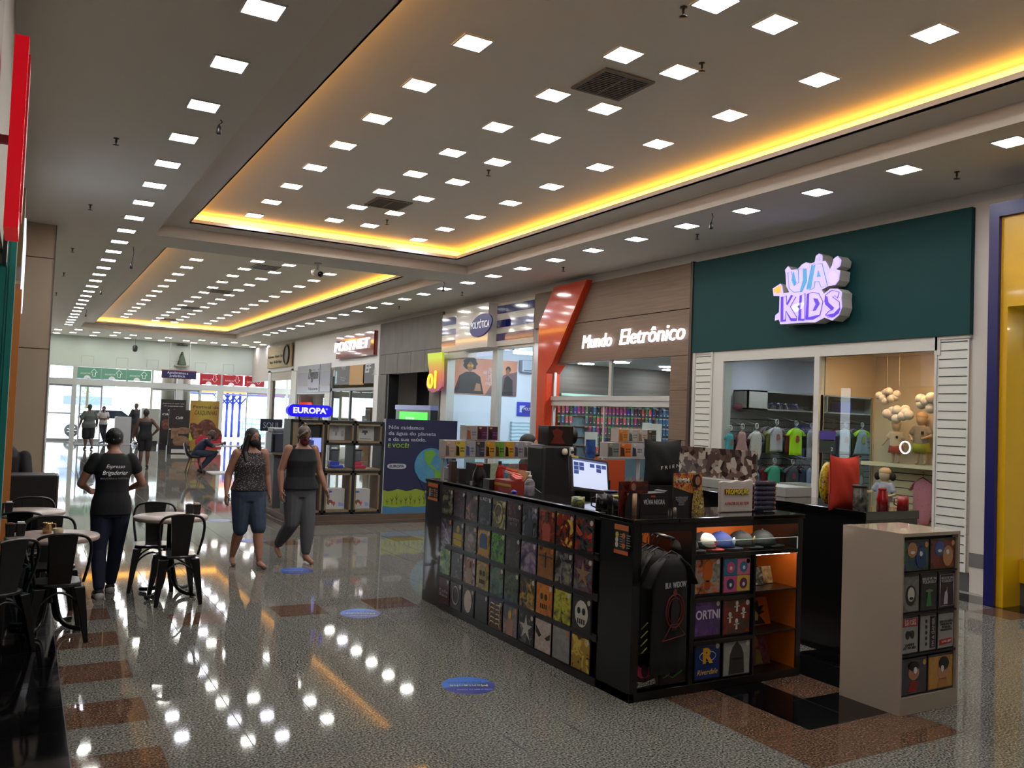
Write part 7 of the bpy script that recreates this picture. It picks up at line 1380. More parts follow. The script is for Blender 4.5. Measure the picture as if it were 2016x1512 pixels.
obj('screen', bx(sx0_-.12, sx1_, EY+.02, EY+.049, sz0, sz1), mat('8c9cf0', .3, e=.7, ec='8c9cf0'), t2); obj('picture', bx(sx0_-.02, sx0_+.12, EY+.018, EY+.02, sz0+.03, sz1-.04), mat('3a4478', .3, e=.2), t2)
# oval sign
t = thing('oval_sign', 'glowing deep blue oval EUROPA sign above the shelf kiosk', 'sign', (e_(610), EY, zs[3])); a0, a1 = e_(566, 810), e_(654, 810); zz0, zz1 = ezz(610, 822)+.01, ezz(610, 797); r_ = (zz1-zz0)/2
cp = [(a1-r_+r_*math.cos(a), (zz0+zz1)/2+r_*math.sin(a)) for a in [-PI/2+PI*k/12 for k in range(13)]]+[(a0+r_+r_*math.cos(a), (zz0+zz1)/2+r_*math.sin(a)) for a in [PI/2+PI*k/12 for k in range(13)]]
obj('body', MB().prism(cp, (0, EY-.02, 0), (1, 0, 0), (0, 0, 1), (0, .12, 0)), mat('1208c0', .3, e=.75, ec='1406c8', name='lit blue acrylic'), t)
text('EUROPA', ((a0+a1)/2-.01, EY-.025, (zz0+zz1)/2), r_*.95, mat('d8d8f8', .4, e=.75), (1, 0, 0), w=(a1-a0)*.74, bold=.035, parent=t); text('®', (a1-.1, EY-.025, (zz0+zz1)/2+r_*.35), r_*.3, mat('d8d8f8', .4, e=.75), (1, 0, 0), parent=t)
for x in (a0+.2, a1-.2): obj('leg', bx(x-.01, x+.01, EY+.02, EY+.05, zs[3]-.01, zz0+.02), M_eb, t)
# goods in the cubbies
def pbx(px0, px1, py0, py1, zb_, lab, y=EY+.1, d=.2, body='a8a6a4', kind=0):
    xa, xb = e_(px0, py1), e_(px1, py1); h = ezz(px0, py0)-ezz(px0, py1)
    t = thing('product_box', lab, 'box', ((xa+xb)/2, y, zb_), 0, 'filter boxes'); w = xb-xa; obj('carton', bx(-w/2, w/2, 0, d, 0, h), mat(body, .5), t, False, bevel=.004)
    if kind == 1:
        shp(t, ov(-w*.28, h*.86, w*.15, h*.05), '3a5a9a', .003, 'blue_logo'); shp(t, ov(-w*.22, h*.34, w*.15, h*.13), '6a4a34', .003, 'dog_print'); shp(t, ov(-w*.2, h*.26, w*.06, h*.06), 'b8b0a8', .005, 'dog_print'); shp(t, [(-w*.1, h*.35), (w*.03, h*.38), (w*.03, h*.25), (-w*.04, h*.14)], 'b03048', .004, 'red_print'); shp(t, [(w*.2, h*.35), (w*.44, h*.28), (w*.44, h*.15), (w*.22, h*.15)], '7a8ac0', .003, 'blue_print')
    elif kind == 2:
        shp(t, [(-w*.3, h*.55), (w*.1, h*.55), (w*.08, h*.9), (-w*.26, h*.9)], '8a8a8c', .003, 'filter_print'); shp(t, [(-w*.12, h*.3), (w*.0, h*.3), (w*.0, h*.55), (-w*.12, h*.55)], '6e6e72', .003, 'filter_print')
        o = text('MOV', (w*.36, -.004, h*.45), .05, mat('4a4a4c', .5), (0, 0, 1), (-1, 0, 0), w=h*.35, depth=.002); o.parent = t
    elif kind == 3:
        o = text('MOV', (-w*.25, -.004, h*.84), .05, mat('4a4a4c', .5), (1, 0, 0), w=w*.4, depth=.002); o.parent = t; shp(t, [(-w*.3, h*.5), (w*.1, h*.5), (w*.05, h*.66), (-w*.24, h*.66)], '3a3a3e', .003, 'filter_print'); shp(t, [(-w*.14, h*.38), (-w*.03, h*.38), (-w*.03, h*.5), (-w*.14, h*.5)], '3a3a3e', .003, 'filter_print'); shp(t, [(-w*.4, h*.1), (w*.3, h*.1), (w*.3, h*.15), (-w*.4, h*.15)], '6a6a6c', .003, 'small_print')
pbx(651, 682, 840, 871, zs[2]+.076, 'white filter box with grey jug print, upper left cubby', kind=2); pbx(709, 740, 841, 872, zs[2]+.076, 'white MOV box, upper right cubby', kind=3)
pbx(641, 681, 969, 1010, .226, 'white box with dog and blue feeder print, lower middle cubby', kind=1); pbx(698, 731, 967, 1006, .226, 'white box with dog and blue feeder print, lower right cubby', kind=1); pbx(604, 624, 972, 1012, .226, 'white box partly hidden by the person in grey trousers', kind=1)
def feeder(px, zb_, c, lab):
    x = e_(px, 920); t = thing('pet_feeder', lab, 'pet feeder', (x, EY+.17, zb_), 0, 'pet water feeders'); obj('base', MB().box(-.09, .13, -.08, .1, 0, .05).box(-.09, .06, -.06, .1, .05, .11), mat(c, .35), t, False, bevel=.01); obj('tank', MB().box(-.07, .05, -.045, .08, .11, .29), mat('6a6c74', .15, trans=.4), t, False, bevel=.01); obj('lid', bx(-.08, .06, -.055, .09, .29, .305), mat('2a2226', .4), t, False)
feeder(665, zs[1]+.071, '20389c', 'blue pet feeder in the middle cubby'); feeder(710, zs[1]+.071, 'a81c3c', 'pink red pet feeder in the right middle cubby')
# billboard
t = thing('billboard_panel', 'dark blue kiosk panel with globe drawing and Portuguese text', 'panel', (5.9, EY, .15)); b0, b1 = e_(757, 900), e_(898, 900); zt_ = 1.73; y = EY-.001
obj('panel', bx(b0, b1, EY, EY+.08, .15, zt_), mat('12123a', .45), t); obj('white_edge', bx(b0-.012, b0, EY-.002, EY+.08, .15, zt_), mat('a8a8a8', .5), t)
gz = ezz(800, 965); pts = [(b0, .15), (b1, .15), (b1, gz)]+[(b1-(b1-b0)*k/16, gz+.02*math.sin(k*1.6)) for k in range(1, 17)]
obj('green_field', MB().prism(pts, (0, y-.004, 0), (1, 0, 0), (0, 0, 1), (0, .004, 0)), mat('7c8c22', .5), t)
pts = [(b0, .15), (b1, .15), (b1, .27)]+[(b1-(b1-b0)*k/16, .26+.012*math.sin(k*1.3)) for k in range(1, 17)]
obj('blue_water', MB().prism(pts, (0, y-.006, 0), (1, 0, 0), (0, 0, 1), (0, .002, 0)), mat('3a6a8c', .5), t)
gx, gzc = e_(848, 917), ezz(848, 917); R_ = .305
obj('globe', MB().prism(ov(gx, gzc, R_, R_, 40), (0, y-.008, 0), (1, 0, 0), (0, 0, 1), (0, .004, 0)), pattern('noise', ['2c5c78', '3a7492', '5a94a8'], 4, .5, dist=1.5), t)
for P_ in ([(-.12, .24), (.02, .26), (.09, .2), (.02, .12), (.0, .04), (-.05, .0), (-.08, .06), (-.12, .1)], [(-.04, .0), (.04, -.06), (.08, -.04), (.06, -.02), (.0, .02)], [(.06, -.06), (.16, -.08), (.22, -.14), (.16, -.24), (.1, -.28), (.07, -.18)]): obj('land', MB().prism([(gx+a*1.05, gzc+b_*1.05) for a, b_ in P_], (0, y-.012, 0), (1, 0, 0), (0, 0, 1), (0, .004, 0)), mat('5a8a2a', .5), t)
bx0, bz0_ = e_(847, 980), ezz(847, 980); obj('basket', MB().prism([(bx0-.11, bz0_+.08), (bx0+.11, bz0_+.08), (bx0+.08, bz0_-.09), (bx0-.08, bz0_-.09)], (0, y-.010, 0), (1, 0, 0), (0, 0, 1), (0, .003, 0)), mat('22408c', .5), t)
obj('ropes', MB().tube([(gx-R_*.9, y-.008, gzc-.12), (bx0-.1, y-.008, bz0_+.08)], .004, 4).tube([(gx+R_*.9, y-.008, gzc-.12), (bx0+.1, y-.008, bz0_+.08)], .004, 4), mat('1a1c2c', .5), t)
pl = MB()
for k in range(15):
    x = b0+.08+(b1-b0-.16)*k/14; h = .1+.08*((k*7) % 3)/2; pl.tube([(x, y-.007, .3), (x, y-.007, .3+h)], .003, 4)
    for s in (-1, 1): pl.tube([(x, y-.007, .3+h*.4), (x+s*.03, y-.007, .3+h*.75)], .0035, 4)
obj('plant_drawings', pl, mat('34421a', .5), t)
LT = mat('9a9cac', .5)
tx = e_(765, 850)
for i, (s_, w) in enumerate((('Nós cuidamos', .64), ('da água do planeta', .87), ('e da sua saúde.', .69))): text(s_, (tx+w/2, y-.004, zt_-.14-.1*i), .062, LT, (1, 0, 0), w=w, bold=.01, parent=t)
text('E VOCÊ?', (tx+.19, y-.004, zt_-.45), .066, mat('7c9c2c', .5), (1, 0, 0), w=.38, bold=.012, parent=t)
ex0, ezc0 = e_(781, 918), ezz(781, 918); obj('oval_logo', MB().prism([(ex0+.17*math.copysign(abs(math.cos(a))**.5, math.cos(a)), ezc0+.045*math.copysign(abs(math.sin(a))**.8, math.sin(a))) for a in [k*PI/14 for k in range(28)]], (0, y-.006, 0), (1, 0, 0), (0, 0, 1), (0, .004, 0)), mat('a0a0a8', .5), t); text('EUROPA', (ex0, y-.008, ezc0), .042, mat('1a1a24', .5), (1, 0, 0), w=.26, bold=.03, parent=t)
# counter with machines left of the shelf
t = thing('grey_counter', 'grey counter of the filter kiosk behind the two walking people', 'counter', (3.95, 15, .15)); obj('body', bx(3.72, 4.0, 14.5, 15.6, .15, 1.05), mat('5a5c62', .5), t); obj('top', bx(3.68, 4.04, 14.45, 15.65, 1.05, 1.08), mat('6a5c50', .4), t)
t = thing('water_purifier', 'silver grey water purifier standing on the grey counter', 'water purifier', (3.85, 14.8, 1.08)); obj('body', bx(3.7, 4.03, 14.65, 15.05, 1.08, 1.42), mat('4a4c58', .3, .3), t, bevel=.015); obj('panel', bx(3.72, 3.76, 14.64, 14.651, 1.1, 1.38), mat('101014', .3), t); obj('top_tray', bx(3.72, 4.02, 14.66, 15.04, 1.42, 1.5), mat('77797e', .3, .4), t, bevel=.02); obj('label_patch', bx(3.9, 3.98, 14.645, 14.65, 1.3, 1.36), mat('8a8c96', .4), t)
t = thing('small_billboard', 'small dark blue board reading SOUL on top of the filter kiosk', 'sign', (3.9, 15.4, 1.08)); xa, xb = onY(513, 838, 15.4)[0], onY(556, 838, 15.4)[0]; za, zb5 = onY(535, 849, 15.4)[1], onY(535, 825, 15.4)[1]
obj('board', bx(xa, xb, 15.4, 15.45, za, zb5), mat('0f1426', .4), t); text('SOUL', ((xa+xb)/2, 15.395, (za+zb5)/2-.01), .11, mat('8a90a0', .5), (1, 0, 0), w=.3, parent=t); obj('stand', bx((xa+xb)/2-.02, (xa+xb)/2+.02, 15.42, 15.46, 1.08, za), M_eb, t)
# fire extinguisher and heads seen over the kiosk
def head_only(x, y, h, lab, rz=0):
    t = thing('person', lab, 'person', (x, y, 0), rz); b = MB(); torso(b, [(.0, 0, 0, .12, .1), (.85, 0, 0, .17, .12), (1.1, 0, 0, .15, .11), (1.3, 0, 0, .18, .12), (1.4, 0, 0, .12, .1), (1.46, 0, 0, .06, .06)]); limb(b, [(0, 0, 1.4), (0, -.02, 1.52)], [.055, .05])
    o = obj('body', b, M_blk, t, False); hb = MB().ell((0, -.02, 1.6), (.073, .09, .1)).ell((0, -.05, 1.53), (.055, .06, .06)).ell((0, -.12, 1.59), (.012, .018, .02)); remesh(obj('head', hb, SK, t, False), .01, 3); remesh(obj('hair', MB().ell((0, .01, 1.64), (.088, .1, .095)).ell((0, .05, 1.56), (.08, .06, .09)), mat('0d0b0c', .6), t, False), .01, 3); obj('face_mask', MB().ell((0, -.06, 1.535), (.06, .06, .052)), mat('0e0e10', .8), t, False)
    t.scale = (1, 1, h/1.73); return t
hx_, _ = onY(1041, 870, 8.3); head_only(hx_, 8.3, 1.66, 'dark haired person with black mask behind the stacked collectible boxes', .9); hx2, hz2 = onY(764, 830, 17.5); head_only(hx2, 17.5, 1.55, 'dark haired person whose head shows over the kiosk beside the green screen', .5)
# ================================================================ KIDS SHOP CONTENT
GY = 10.15
slw = thing('slat_wall', 'slatted wall board carrying the hanging children clothes', 'slat wall', (11.8, YK-.02, 0)); obj('board', bx(XW+.2, XB-.5, YK-.03, YK-.005, 0, onY(1500, 812, YK)[1]), mat('a4a4a2', .6), slw); g = MB(); z = .3
while z < 2.0: g.box(XW+.2, XB-.5, YK-.032, YK-.029, z, z+.012); z += .11
obj('grooves', g, M_groove, slw)
xa, xb = onY(1470, 790, YK-.3)[0], onY(1730, 800, YK-.3)[0]; za, zb6 = onY(1497, 807, YK-.3)[1], onY(1497, 769, YK-.3)[1]
t = thing('wall_cabinet', 'pale open wall cabinet above the hanging clothes', 'cabinet', ((xa+xb)/2, YK-.15, za)); obj('carcass', MB().box(xa, xb, YK-.33, YK-.001, za, za+.025).box(xa, xb, YK-.33, YK-.001, zb6-.025, zb6).box(xa, xa+.45, YK-.33, YK-.3, za, zb6).box(xa, xa+.025, YK-.33, YK-.001, za, zb6).box(xb-.025, xb, YK-.33, YK-.001, za, zb6).box(xa+1.9, xa+1.93, YK-.33, YK-.001, za, zb6), mat('a8a49a', .6), t); obj('back', bx(xa, xb, YK-.01, YK-.002, za, zb6), mat('77756c', .7), t)
for k in range(8):
    x, _ = onY(1513+k*7, 800, YK-.2); one('headband', MB().tube([(x+.01*a, YK-.2+.055*math.cos(a*PI/6), za+.026+.075*math.sin(a*PI/6)+.02) for a in range(-1, 8)], .008, 5).ell((x+.03, YK-.24, za+.12), (.03, .02, .02), 8, 6), mat(('5a6a8a', '2a2a34', '8a7aa0', '30303c', '9a8a94', '24242c', '5a5aa0', '8a84b0')[k], .6), '%s headband from the left in the wall cabinet' % ORD[k], 'headband', 'headbands in the cabinet')
x, _ = onY(1660, 800, YK-.2); one('storage_box', bx(x-.15, x+.12, YK-.28, YK-.06, za+.026, za+.21), mat('34469a', .5), 'blue storage box in the cabinet, seen through the glass door', 'box')
x, z_ = onY(1452, 803, YK-.1); one('pink_cap', MB().ell((x, YK-.12, z_+.02), (.09, .1, .06)), mat('b0607a', .7), 'pink child hat on the rack at the far left of the kids shop', 'hat')
def gm(px, py0, py1, wpx, m, kind, lab, prm=None, sm=None, y=GY):
    x, zt_ = onY(px, py0, y); zb_ = onY(px, py1, y)[1]; w = onY(px+wpx/2, py0, y)[0]-onY(px-wpx/2, py0, y)[0]; garment((x, y, zt_), 0, w, zt_-zb_, m, kind, lab, 'children clothes', 'children clothes on display', prm, sm)
    obj('display_arm', MB().tube([(x, YK-.03, zt_+.2), (x, y-.02, zt_+.105)], .006, 5), mat('9a9a98', .3, .5), slw)
F = lambda *c: pattern('voronoi', list(c), 22, .85, pos=[0, .16, .24][:len(c)] if len(c) < 4 else None)
M_dotp = F('8a3a4a', 'b07a78', 'b88884'); M_dotw = F('8a3038', 'c8bcb4', 'd0c6be'); M_trop = F('10201c', '3f9c80', '48a88c'); CT = mat('4fa0a8', .85); WT = mat('c4c0c4', .85); NE = mat('a8d818', .8, e=.12, ec='a8d818'); PK = mat('b06a60', .7)
gm(1437, 853, 897, 21, CT, 'romper', 'small turquoise romper in the upper row', PK); gm(1461, 850, 896, 28, M_dotp, 'dress', 'pink dotted dress in the upper row', None); gm(1489, 849, 905, 32, M_dotw, 'romper', 'white romper with red dots in the upper row')
gm(1529, 841, 889, 36, WT, 'tee', 'white t-shirt with pink print in the upper row', PK); gm(1567, 843, 896, 36, NE, 'tee', 'neon yellow t-shirt in the upper row', mat('b8585a', .6)); gm(1597, 848, 905, 24, mat('a8a4a2', .85), 'tank', 'white tank top with grey print in the upper row', mat('5a7a74', .7))
gm(1664, 845, 897, 34, mat('9fb4b8', .85), 'tee', 'pale blue t-shirt seen through the glass door', PK); gm(1697, 846, 897, 34, mat('a0b4b8', .85), 'dress', 'pale dress with neon sleeves seen through the glass door', mat('b0a84a', .7), NE)
gm(1488, 930, 955, 20, CT, 'tank', 'small turquoise top in the lower row', mat('8a3a3a', .7)); gm(1524, 917, 961, 36, M_trop, 'tee', 'green t-shirt with black leaves in the lower row'); gm(1560, 919, 963, 36, mat('54575e', .85), 'tee', 'grey t-shirt with pink triangle in the lower row', mat('a04a64', .7)); gm(1597, 922, 966, 26, mat('8a98b8', .85), 'tank', 'white and blue top in the lower row', mat('8a2a34', .7)); gm(1692, 917, 985, 30, mat('6a8468', .85), 'dress', 'pale green long dress in the lower row', WT); gm(1640, 925, 985, 30, mat('3a3438', .85), 'tee', 'dark patterned t-shirt in the lower row by the door')
bc = ['7a1c24', '2a6a66', 'a07078', '3a3236', '5c6a70', '8a3034', '4a5a7a', 'a8a4a0', '6a2434', '8a8c3a', '3a4a44', 'a08a90']
k = 0
for (px, py0, py1, w, nm) in ((1437, 857, 899, 20, 'turquoise romper'), (1461, 862, 920, 26, 'pink dotted dress'), (1489, 858, 900, 26, 'red dotted romper'), (1520, 845, 892, 34, 'white printed t-shirt'), (1557, 848, 893, 34, 'neon t-shirt'), (1590, 852, 900, 26, 'white tank top'), (1655, 850, 900, 30, 'pale blue t-shirt'), (1688, 850, 900, 30, 'neon sleeved dress'), (1508, 920, 970, 30, 'green leaf t-shirt'), (1548, 922, 966, 34, 'grey t-shirt'), (1582, 925, 975, 30, 'white and blue top'), (1665, 920, 985, 30, 'pale green dress'), (1478, 928, 970, 26, 'small turquoise top')):
    for j in range(3):
        y = GY+.1+.1*j; x, zt_ = onY(px-4*j, py0-3*j, y); zb_ = onY(px, py1-3*j, y)[1]; w_ = onY(px+w/2, py0, y)[0]-onY(px-w/2, py0, y)[0]; c = bc[k % 12]; k += 1
        garment((x, y, zt_), 0, w_, zt_-zb_, mat(c, .85), ('tee', 'dress', 'tee')[j], '%s garment hanging %s behind the %s' % ({'7a1c24': 'dark red', '2a6a66': 'teal', 'a07078': 'dusty pink', '3a3236': 'charcoal', '5c6a70': 'slate', '8a3034': 'red', '4a5a7a': 'blue', 'a8a4a0': 'white', '6a2434': 'wine', '8a8c3a': 'olive', '3a4a44': 'dark green', 'a08a90': 'mauve'}[c], ORD[j], nm), 'children clothes', 'children clothes behind the front ones', disc=False)
struct('floor', bx(XW+.1, XB, 6, YK, 0, .004), mat('8f8c86', .3))
one('shop_counter', bx(XW+1.0, XW+1.5, 8.7, 9.9, .004, .95), mat('a8a49c', .4), 'low white counter inside the kids shop window', 'counter')
t = thing('door_notice', 'purple and green notices on the frame of the kids shop', 'notice', (XW-.035, 8.3, 1.4)); y0, y1, z0, z1 = wr((1613, 848), (1645, 866), XW-.04); obj('purple_sheet', bx(XW-.042, XW-.036, y0, y1, z0, z1), mat('3a2a78', .5), t); y0, y1, z0, z1 = wr((1613, 867), (1645, 893), XW-.04); obj('green_sheet', bx(XW-.042, XW-.036, y0, y1, z0, z1), mat('16241a', .5), t); text('2', (XW-.045, y0+.06, (z0+z1)/2-.03), .05, WT, parent=t)
y0, z0 = onX(1786, 881, XW+.03); one('ring_light', MB().tube([(XW-.012, y0+.07*math.cos(k*PI/12), z0+.075*math.sin(k*PI/12)) for k in range(24)], .008, 6, closed=True), mat('ffffff', e=2.5), 'small glowing white ring on the kids shop window', 'ring light')
# mannequins
M_man = mat('b8a084', .55, name='beige mannequin')
def mannequin(px, pyt, pyb, Xp, zb_, lab, arms, top, low=None, extra=None, full=True):
    y0, zt_ = onX(px, pyt, Xp); H_ = zt_-zb_; s = H_/1.0; t = thing('mannequin', lab, 'mannequin', (Xp, y0, zb_), -PI/2+.3, 'child mannequins'); b = MB(); q = lambda *p: tuple(a*s for a in p)
    b.ell(q(0, 0, .87), q(.1, .11, .13)); limb(b, [q(0, 0, .72), q(0, 0, .8)], [.04*s, .04*s]); torso(b, [(z*s, 0, 0, a*s, c*s) for z, a, c in ((.40, .11, .085), (.5, .115, .09), (.62, .115, .085), (.7, .12, .075), (.745, .06, .05))])
    for sgn_, A in zip((-1, 1), arms): limb(b, [q(sgn_*.125, 0, .69), q(*A[0]), q(*A[1])], [.038*s, .032*s, .024*s]); b.ell(q(*A[1]), (.03*s, .025*s, .03*s), 8, 6)
    if full:
        for sg in (-1, 1): limb(b, [q(sg*.06, 0, .42), q(sg*.065, -.01, .22), q(sg*.07, 0, .045)], [.065*s, .05*s, .035*s]); b.ell(q(sg*.07, -.04, .025), q(.035, .07, .025), 8, 6)
    else: b.lathe([(0, 0), (.1*s, 0), (.1*s, .42*s)], (0, 0, 0), 14)
    remesh(obj('body', b, M_man, t, False), .010, 3); c = MB(); torso(c, [(z*s, 0, 0, a*s, d*s) for z, a, d in ((.38, .145, .12), (.5, .14, .115), (.62, .135, .105), (.69, .14, .09), (.735, .08, .065))])
    for sgn_, A in zip((-1, 1), arms): a0 = Vector(q(sgn_*.12, 0, .69)); a1_ = a0+(Vector(q(*A[0]))-a0)*.6; limb(c, [a0, a1_], [.055*s, .055*s])
    remesh(obj('shirt', c, top, t, False), .010, 3); obj('cap', MB().ell(q(0, .01, .93), q(.108, .118, .085)), mat('c8a484', .7), t, False); obj('chest_tag', bx(.03*s, .08*s, -.125*s, -.115*s, .58*s, .64*s), mat('1a1414', .5), t, False)
    if low:
        l = MB(); torso(l, [(z*s, 0, 0, a*s, d*s) for z, a, d in ((.24, .17, .13), (.34, .16, .13), (.44, .14, .11))]); obj('bottoms', l, low, t, False)
    if extra: extra(t, s)
mannequin(1765, 828, 910, XV-.16, shz, 'child mannequin in white dress with red hem, left on the shelf', (((-.2, -.06, .55), (-.26, -.14, .42)), ((.18, -.02, .55), (.2, -.05, .42))), mat('c8b8a0', .8), mat('b05040', .8))
mannequin(1815, 812, 915, XV-.16, shz, 'child mannequin in black striped shirt and yellow leaf shorts, right on the shelf', (((-.2, -.05, .55), (-.12, -.16, .47)), ((.19, -.05, .56), (.06, -.16, .5))), mat('8a8478', .8), F('20240c', '8a8a2a', '98982e'))
mannequin(1742, 921, 1040, XW+.42, .62, 'child mannequin in pale blue buttoned shirt standing low in the window', (((-.21, -.04, .54), (-.3, -.2, .55)), ((.2, -.04, .52), (.04, -.17, .47))), mat('8c90a4', .8), extra=lambda t, s: [obj('hair_bun', MB().ell((q_*.14*s, .02*s, .84*s), (.055*s, .06*s, .075*s)), mat('17100f', .8), t, False) for q_ in (-1, 1)], full=False)
one('display_stand', bx(XW+.3, XW+.56, *[onX(1742, 1000, XW+.42)[0]+d for d in (-.13, .13)], .1, .619), mat('b8a488', .6), 'plain block carrying the mannequin in the blue shirt', 'stand')
y0, zt_ = onX(1817, 943, XV-.1); garment((XV-.1, y0, zt_), -PI/2, .42, .62, F('7a2a3c', 'b8687a', 'c07888'), 'romper', 'pink dotted romper hanging on the slatted display wall', 'children clothes', None, disc=False)
def cloud(px, py, r, lab):
    y, z_ = onX(px, py, XW+.55); b = MB(); rr_ = random.Random(int(px))
    for k in range(9): a = k*.7; b.ell((XW+.55+rr_.uniform(-.04, .04), y+r*1.3*math.cos(a)*rr_.uniform(.4, 1), z_+r*.6*math.sin(a)*rr_.uniform(.3, 1)), (r*.42,)*3, 10, 8)
    b.tube([(XW+.55, y, z_), (XW+.55, y, 2.929)], .002, 4); one('hanging_cloud', b, mat('c9b8a8', .9), lab, 'decoration', 'hanging clouds')
cloud(1746, 779, .13, 'left puffy cloud decoration hanging in the display'); cloud(1769, 815, .16, 'lower puffy cloud above the left mannequin'); cloud(1838, 790, .17, 'right puffy cloud decoration over the yellow shorts mannequin')
# ================================================================ ELECTRONICS CONTENT
PY_ = YM-.1; cc = {'purple': '3a2478', 'black': '141318', 'magenta': '8a2a5c', 'grey': '5a5c60', 'maroon': '4a1c2a', 'blue': '3a5a80', 'brown': '3c2c24', 'olive': '4a4c34', 'coral': 'b04a48', 'navy': '1c2438'}; nm_ = list(cc)
def case0(c):
    t = thing('phone_case', 'x', 'phone case'); obj('case', bx(-.034, .034, 0, .012, 0, .15), mat(cc[c], .4), t, False, bevel=.008); obj('hang_tag', bx(-.034, .034, .002, .01, .15, .175), mat(rnd.choice(['a0583a', '3c8a3a', '8a8a88', '9a9a98']), .6), t, False); obj('price_label', bx(-.012, .012, -.002, 0, .02, .04), mat('b8b4b4', .6), t, False); return t
cp_ = {}
xA, xB = onY(1092, 830, PY_)[0]+.05, onY(1318, 830, PY_)[0]; step = (xB-xA)/30
for r in range(5):
    z_ = onY(1200, (817, 836, 856, 876, 893)[r], PY_)[1]
    for i in range(30):
        if r >= 1 and 3 < i < 7: continue
        x = xA+step*(i+.5); c = ('magenta' if r == 0 and 12 <= i <= 17 else 'blue' if i > 26 else rnd.choice(nm_[:9])); lab = '%s phone case, %s from the left in the %s row' % (c, ORD[i].replace('-', ' '), ORD[r])
        if c not in cp_: t = case0(c); cp_[c] = t; t.location = (x, PY_, z_); t['label'] = lab; t['group'] = 'phone cases'
        else: dup(cp_[c], (x, PY_, z_), 0, lab, 'phone cases')
t = thing('pegboard', 'backing board with green and white strips behind the phone cases', 'board', (11.5, YM, 0)); obj('board', bx(XW+.2, xB+.4, YM-.04, YM-.005, .3, onY(1200, 786, YM)[1]), mat('54646c', .5), t); zq = onY(1200, 781, YM)[1]; obj('white_strip', bx(XW+.2, xB+.4, YM-.08, YM-.04, zq-.03, zq+.02), mat('8aa89c', .5), t); obj('green_strip', bx(XW+.2, xB+.4, YM-.075, YM-.04, zq-.1, zq-.04), mat('2c7a3c', .5, e=.1), t)
for r in range(5): obj('peg_rail', bx(XW+.2, xB, YM-.075, YM-.04, onY(1200, (817, 836, 856, 876, 893)[r], PY_)[1]+.16, onY(1200, (817, 836, 856, 876, 893)[r], PY_)[1]+.172), mat('8a6a58', .5), t)
for i in range(14):
    x = xA+.1+(xB-xA)*i/14; one('gadget_box', bx(x, x+.12, YM-.18, YM-.082, zq-.2, zq-.11), mat(('1a1a1e', '2c2a30', '3a2c34')[i % 3], .4), 'small dark gadget pack, %s from the left on the strip above the cases' % ORD[i], 'box', 'gadget packs'); 
for (a, b_, l) in (((1265, 832), (1282, 852), 'small'), ((1283, 834), (1302, 875), 'tall'), ((1152, 850), (1176, 880), 'left')): y0, y1, z0, z1 = wr(a, b_, XW-.0); one('paper_notice', bx(XW-.004, XW-.001, y0, y1, z0, z1), mat('a4b0aa', .7), '%s white paper notice stuck on the electronics shop glass' % l, 'notice', 'paper notices')
# ================================================================ OPTICIAN CONTENT
y = YP-.02; pq = lambda px, py: onY(px, py, y)
(xa, zt_), (xb, zb_) = pq(892, 705), pq(1016, 779); zt_ = pq(940, 706)[1]; zb_ = pq(940, 777)[1]
t = thing('wall_poster', 'orange brown wall poster with person in yellow glasses and a second person', 'poster', ((xa+xb)/2, y, zb_)); W_ = xb-xa; H_ = zt_-zb_; PP = lambda a, b_: (xa+a*W_, zb_+b_*H_)
def pp(pts, c, d, nm): obj(nm, MB().prism([PP(*p) for p in pts], (0, y-d, 0), (1, 0, 0), (0, 0, 1), (0, .003, 0)), mat(c, .5), t)
obj('sheet', bx(xa, xb, y-.01, y, zb_, zt_), pattern('wave', ['c07a60', 'cc9078'], .3, .5), t); pp([(.5, 0), (1, 0), (1, .7), (.8, .6), (.6, .3)], '6a5058', .012, 'dune_print')
pp([(.02, .02), (.1, .5), (.2, .62), (.32, .62), (.42, .5), (.48, .02)], '14121c', .014, 'person_print'); pp(ov(.26, .76, .045, .14), '8a5638', .018, 'person_print'); pp([(.26+.105*(1+.12*math.cos(9*a))*math.cos(a), .85+.2*(1+.1*math.sin(7*a))*math.sin(a)) for a in [k*PI/14 for k in range(28)]], '120e12', .016, 'person_print'); pp(ov(.235, .79, .024, .04), 'c89020', .022, 'person_print'); pp(ov(.288, .79, .024, .04), 'c89020', .022, 'person_print'); pp([(.33, .1), (.44, .1), (.42, .3), (.36, .32)], '9a6a4c', .018, 'person_print')
pp([(.77, .02), (.8, .5), (.85, .58), (.93, .45), (.94, .02)], '17141c', .015, 'person_print'); pp(ov(.85, .68, .03, .1), '8a5a40', .018, 'person_print'); pp(ov(.855, .75, .04, .09), '1c1214', .016, 'person_print')
text('SEE\nBEYOND\nSEE\nIT IN\nPRIZM.', (PP(.58, .5)[0], y-.02, PP(0, .52)[1]), .085, mat('c8b8b8', .5), (1, 0, 0), bold=.02, parent=t)
t = thing('air_conditioner', 'white split air conditioner high on the optician wall', 'air conditioner', (0, 0, 0)); (xa, zt_), (xb, zb_) = pq(1022, 712), pq(1057, 735); t.location = (xa, y-.1, zb_); obj('body', bx(xa, xb+.3, y-.2, y-.001, zb_, zt_+.05), mat('a8b4c4', .4), t, bevel=.03); obj('vent_slot', bx(xa+.05, xb+.3, y-.203, y-.2, zb_+.03, zb_+.06), mat('5a6878', .5), t)
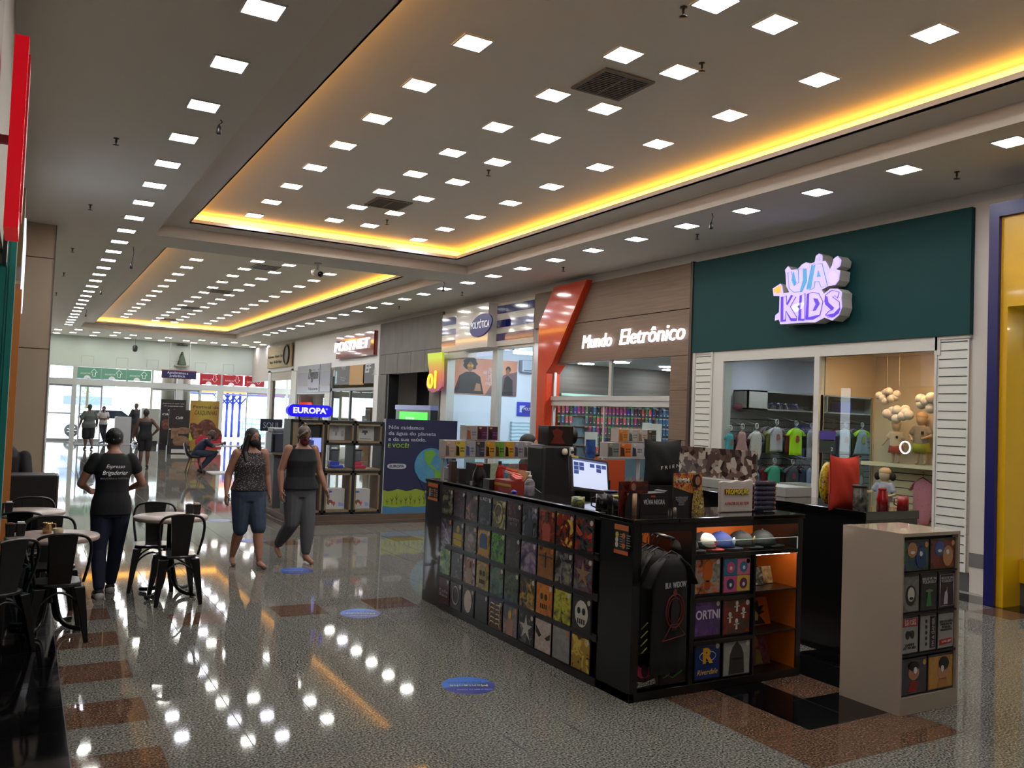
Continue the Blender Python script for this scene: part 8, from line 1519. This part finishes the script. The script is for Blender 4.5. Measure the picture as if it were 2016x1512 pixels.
t = thing('wall_sign', 'small white POLYÓTICA sign with blue border in the optician', 'sign', (0, 0, 0)); (xa, zt_), (xb, zb_) = pq(1018, 791), pq(1057, 820); t.location = (xa, y, zb_); obj('border', bx(xa, xb+.25, y-.02, y, zb_, zt_), mat('1c30a8', .4, e=.2), t); obj('face', bx(xa+.08, xb+.18, y-.025, y-.02, zb_+.1, zt_-.1), mat('c0c8dc', .4), t); c_ = ((xa+xb)/2+.13, (zb_+zt_)/2); obj('logo_oval', MB().prism(oval(*c_, .33, .15, .2), (0, y-.03, 0), (1, 0, 0), (0, 0, 1), (0, .005, 0)), mat('2a2a88', .4), t); text('POLYÓTICA', (c_[0], y-.034, c_[1]), .08, mat('d8dcec', .4), (1, 0, 0), w=.52, parent=t)
(xa, zt_), (xb, zb_) = pq(1005, 830), pq(1057, 880); one('eyewear_display', bx(xa, xb+.3, y-.1, y-.001, .6, zt_), pattern('waveZ', ['8aa0ae', 'b4ccd8', 'c0d8e4'], 3.2, .3, detail=1), 'pale lit eyewear rack on the optician wall', 'display rack')
(xa, zt_) = pq(890, 845); t = thing('display_counter', 'white lit display counter inside the optician', 'counter', (10.9, y-1.2, 0)); obj('body', bx(9.95, 12.2, y-1.5, y-.9, 0, 1.0), mat('b0c8cc', .3), t); obj('glass_top', bx(9.93, 12.25, y-1.55, y-.85, 1.0, 1.03), mat('8aa4ac', .1), t)
for i, (p, w, h, c, l) in enumerate(((945, .3, .55, '2a1c3c', 'purple lettered promotional card'), (962, .18, .4, 'a8aab8', 'white card with purple oval'), (901, .2, .3, '2a3038', 'dark eyewear stand'), (922, .18, .28, '343a44', 'second dark eyewear stand'))): x = max(10.05, onY(p, 840, y-1.2)[0]); one('counter_card', bx(x-w/2, x+w/2, y-1.22, y-1.2, 1.031, 1.03+h), mat(c, .5), l+' on the optician counter', 'card')
struct('floor', bx(XW+.1, XB, 15.5, 20.7, 0, .004), mat('a0a4a8', .2)); struct('floor', bx(XW+.1, XB, YK+.1, 15.4, 0, .004), mat('6a6864', .3))
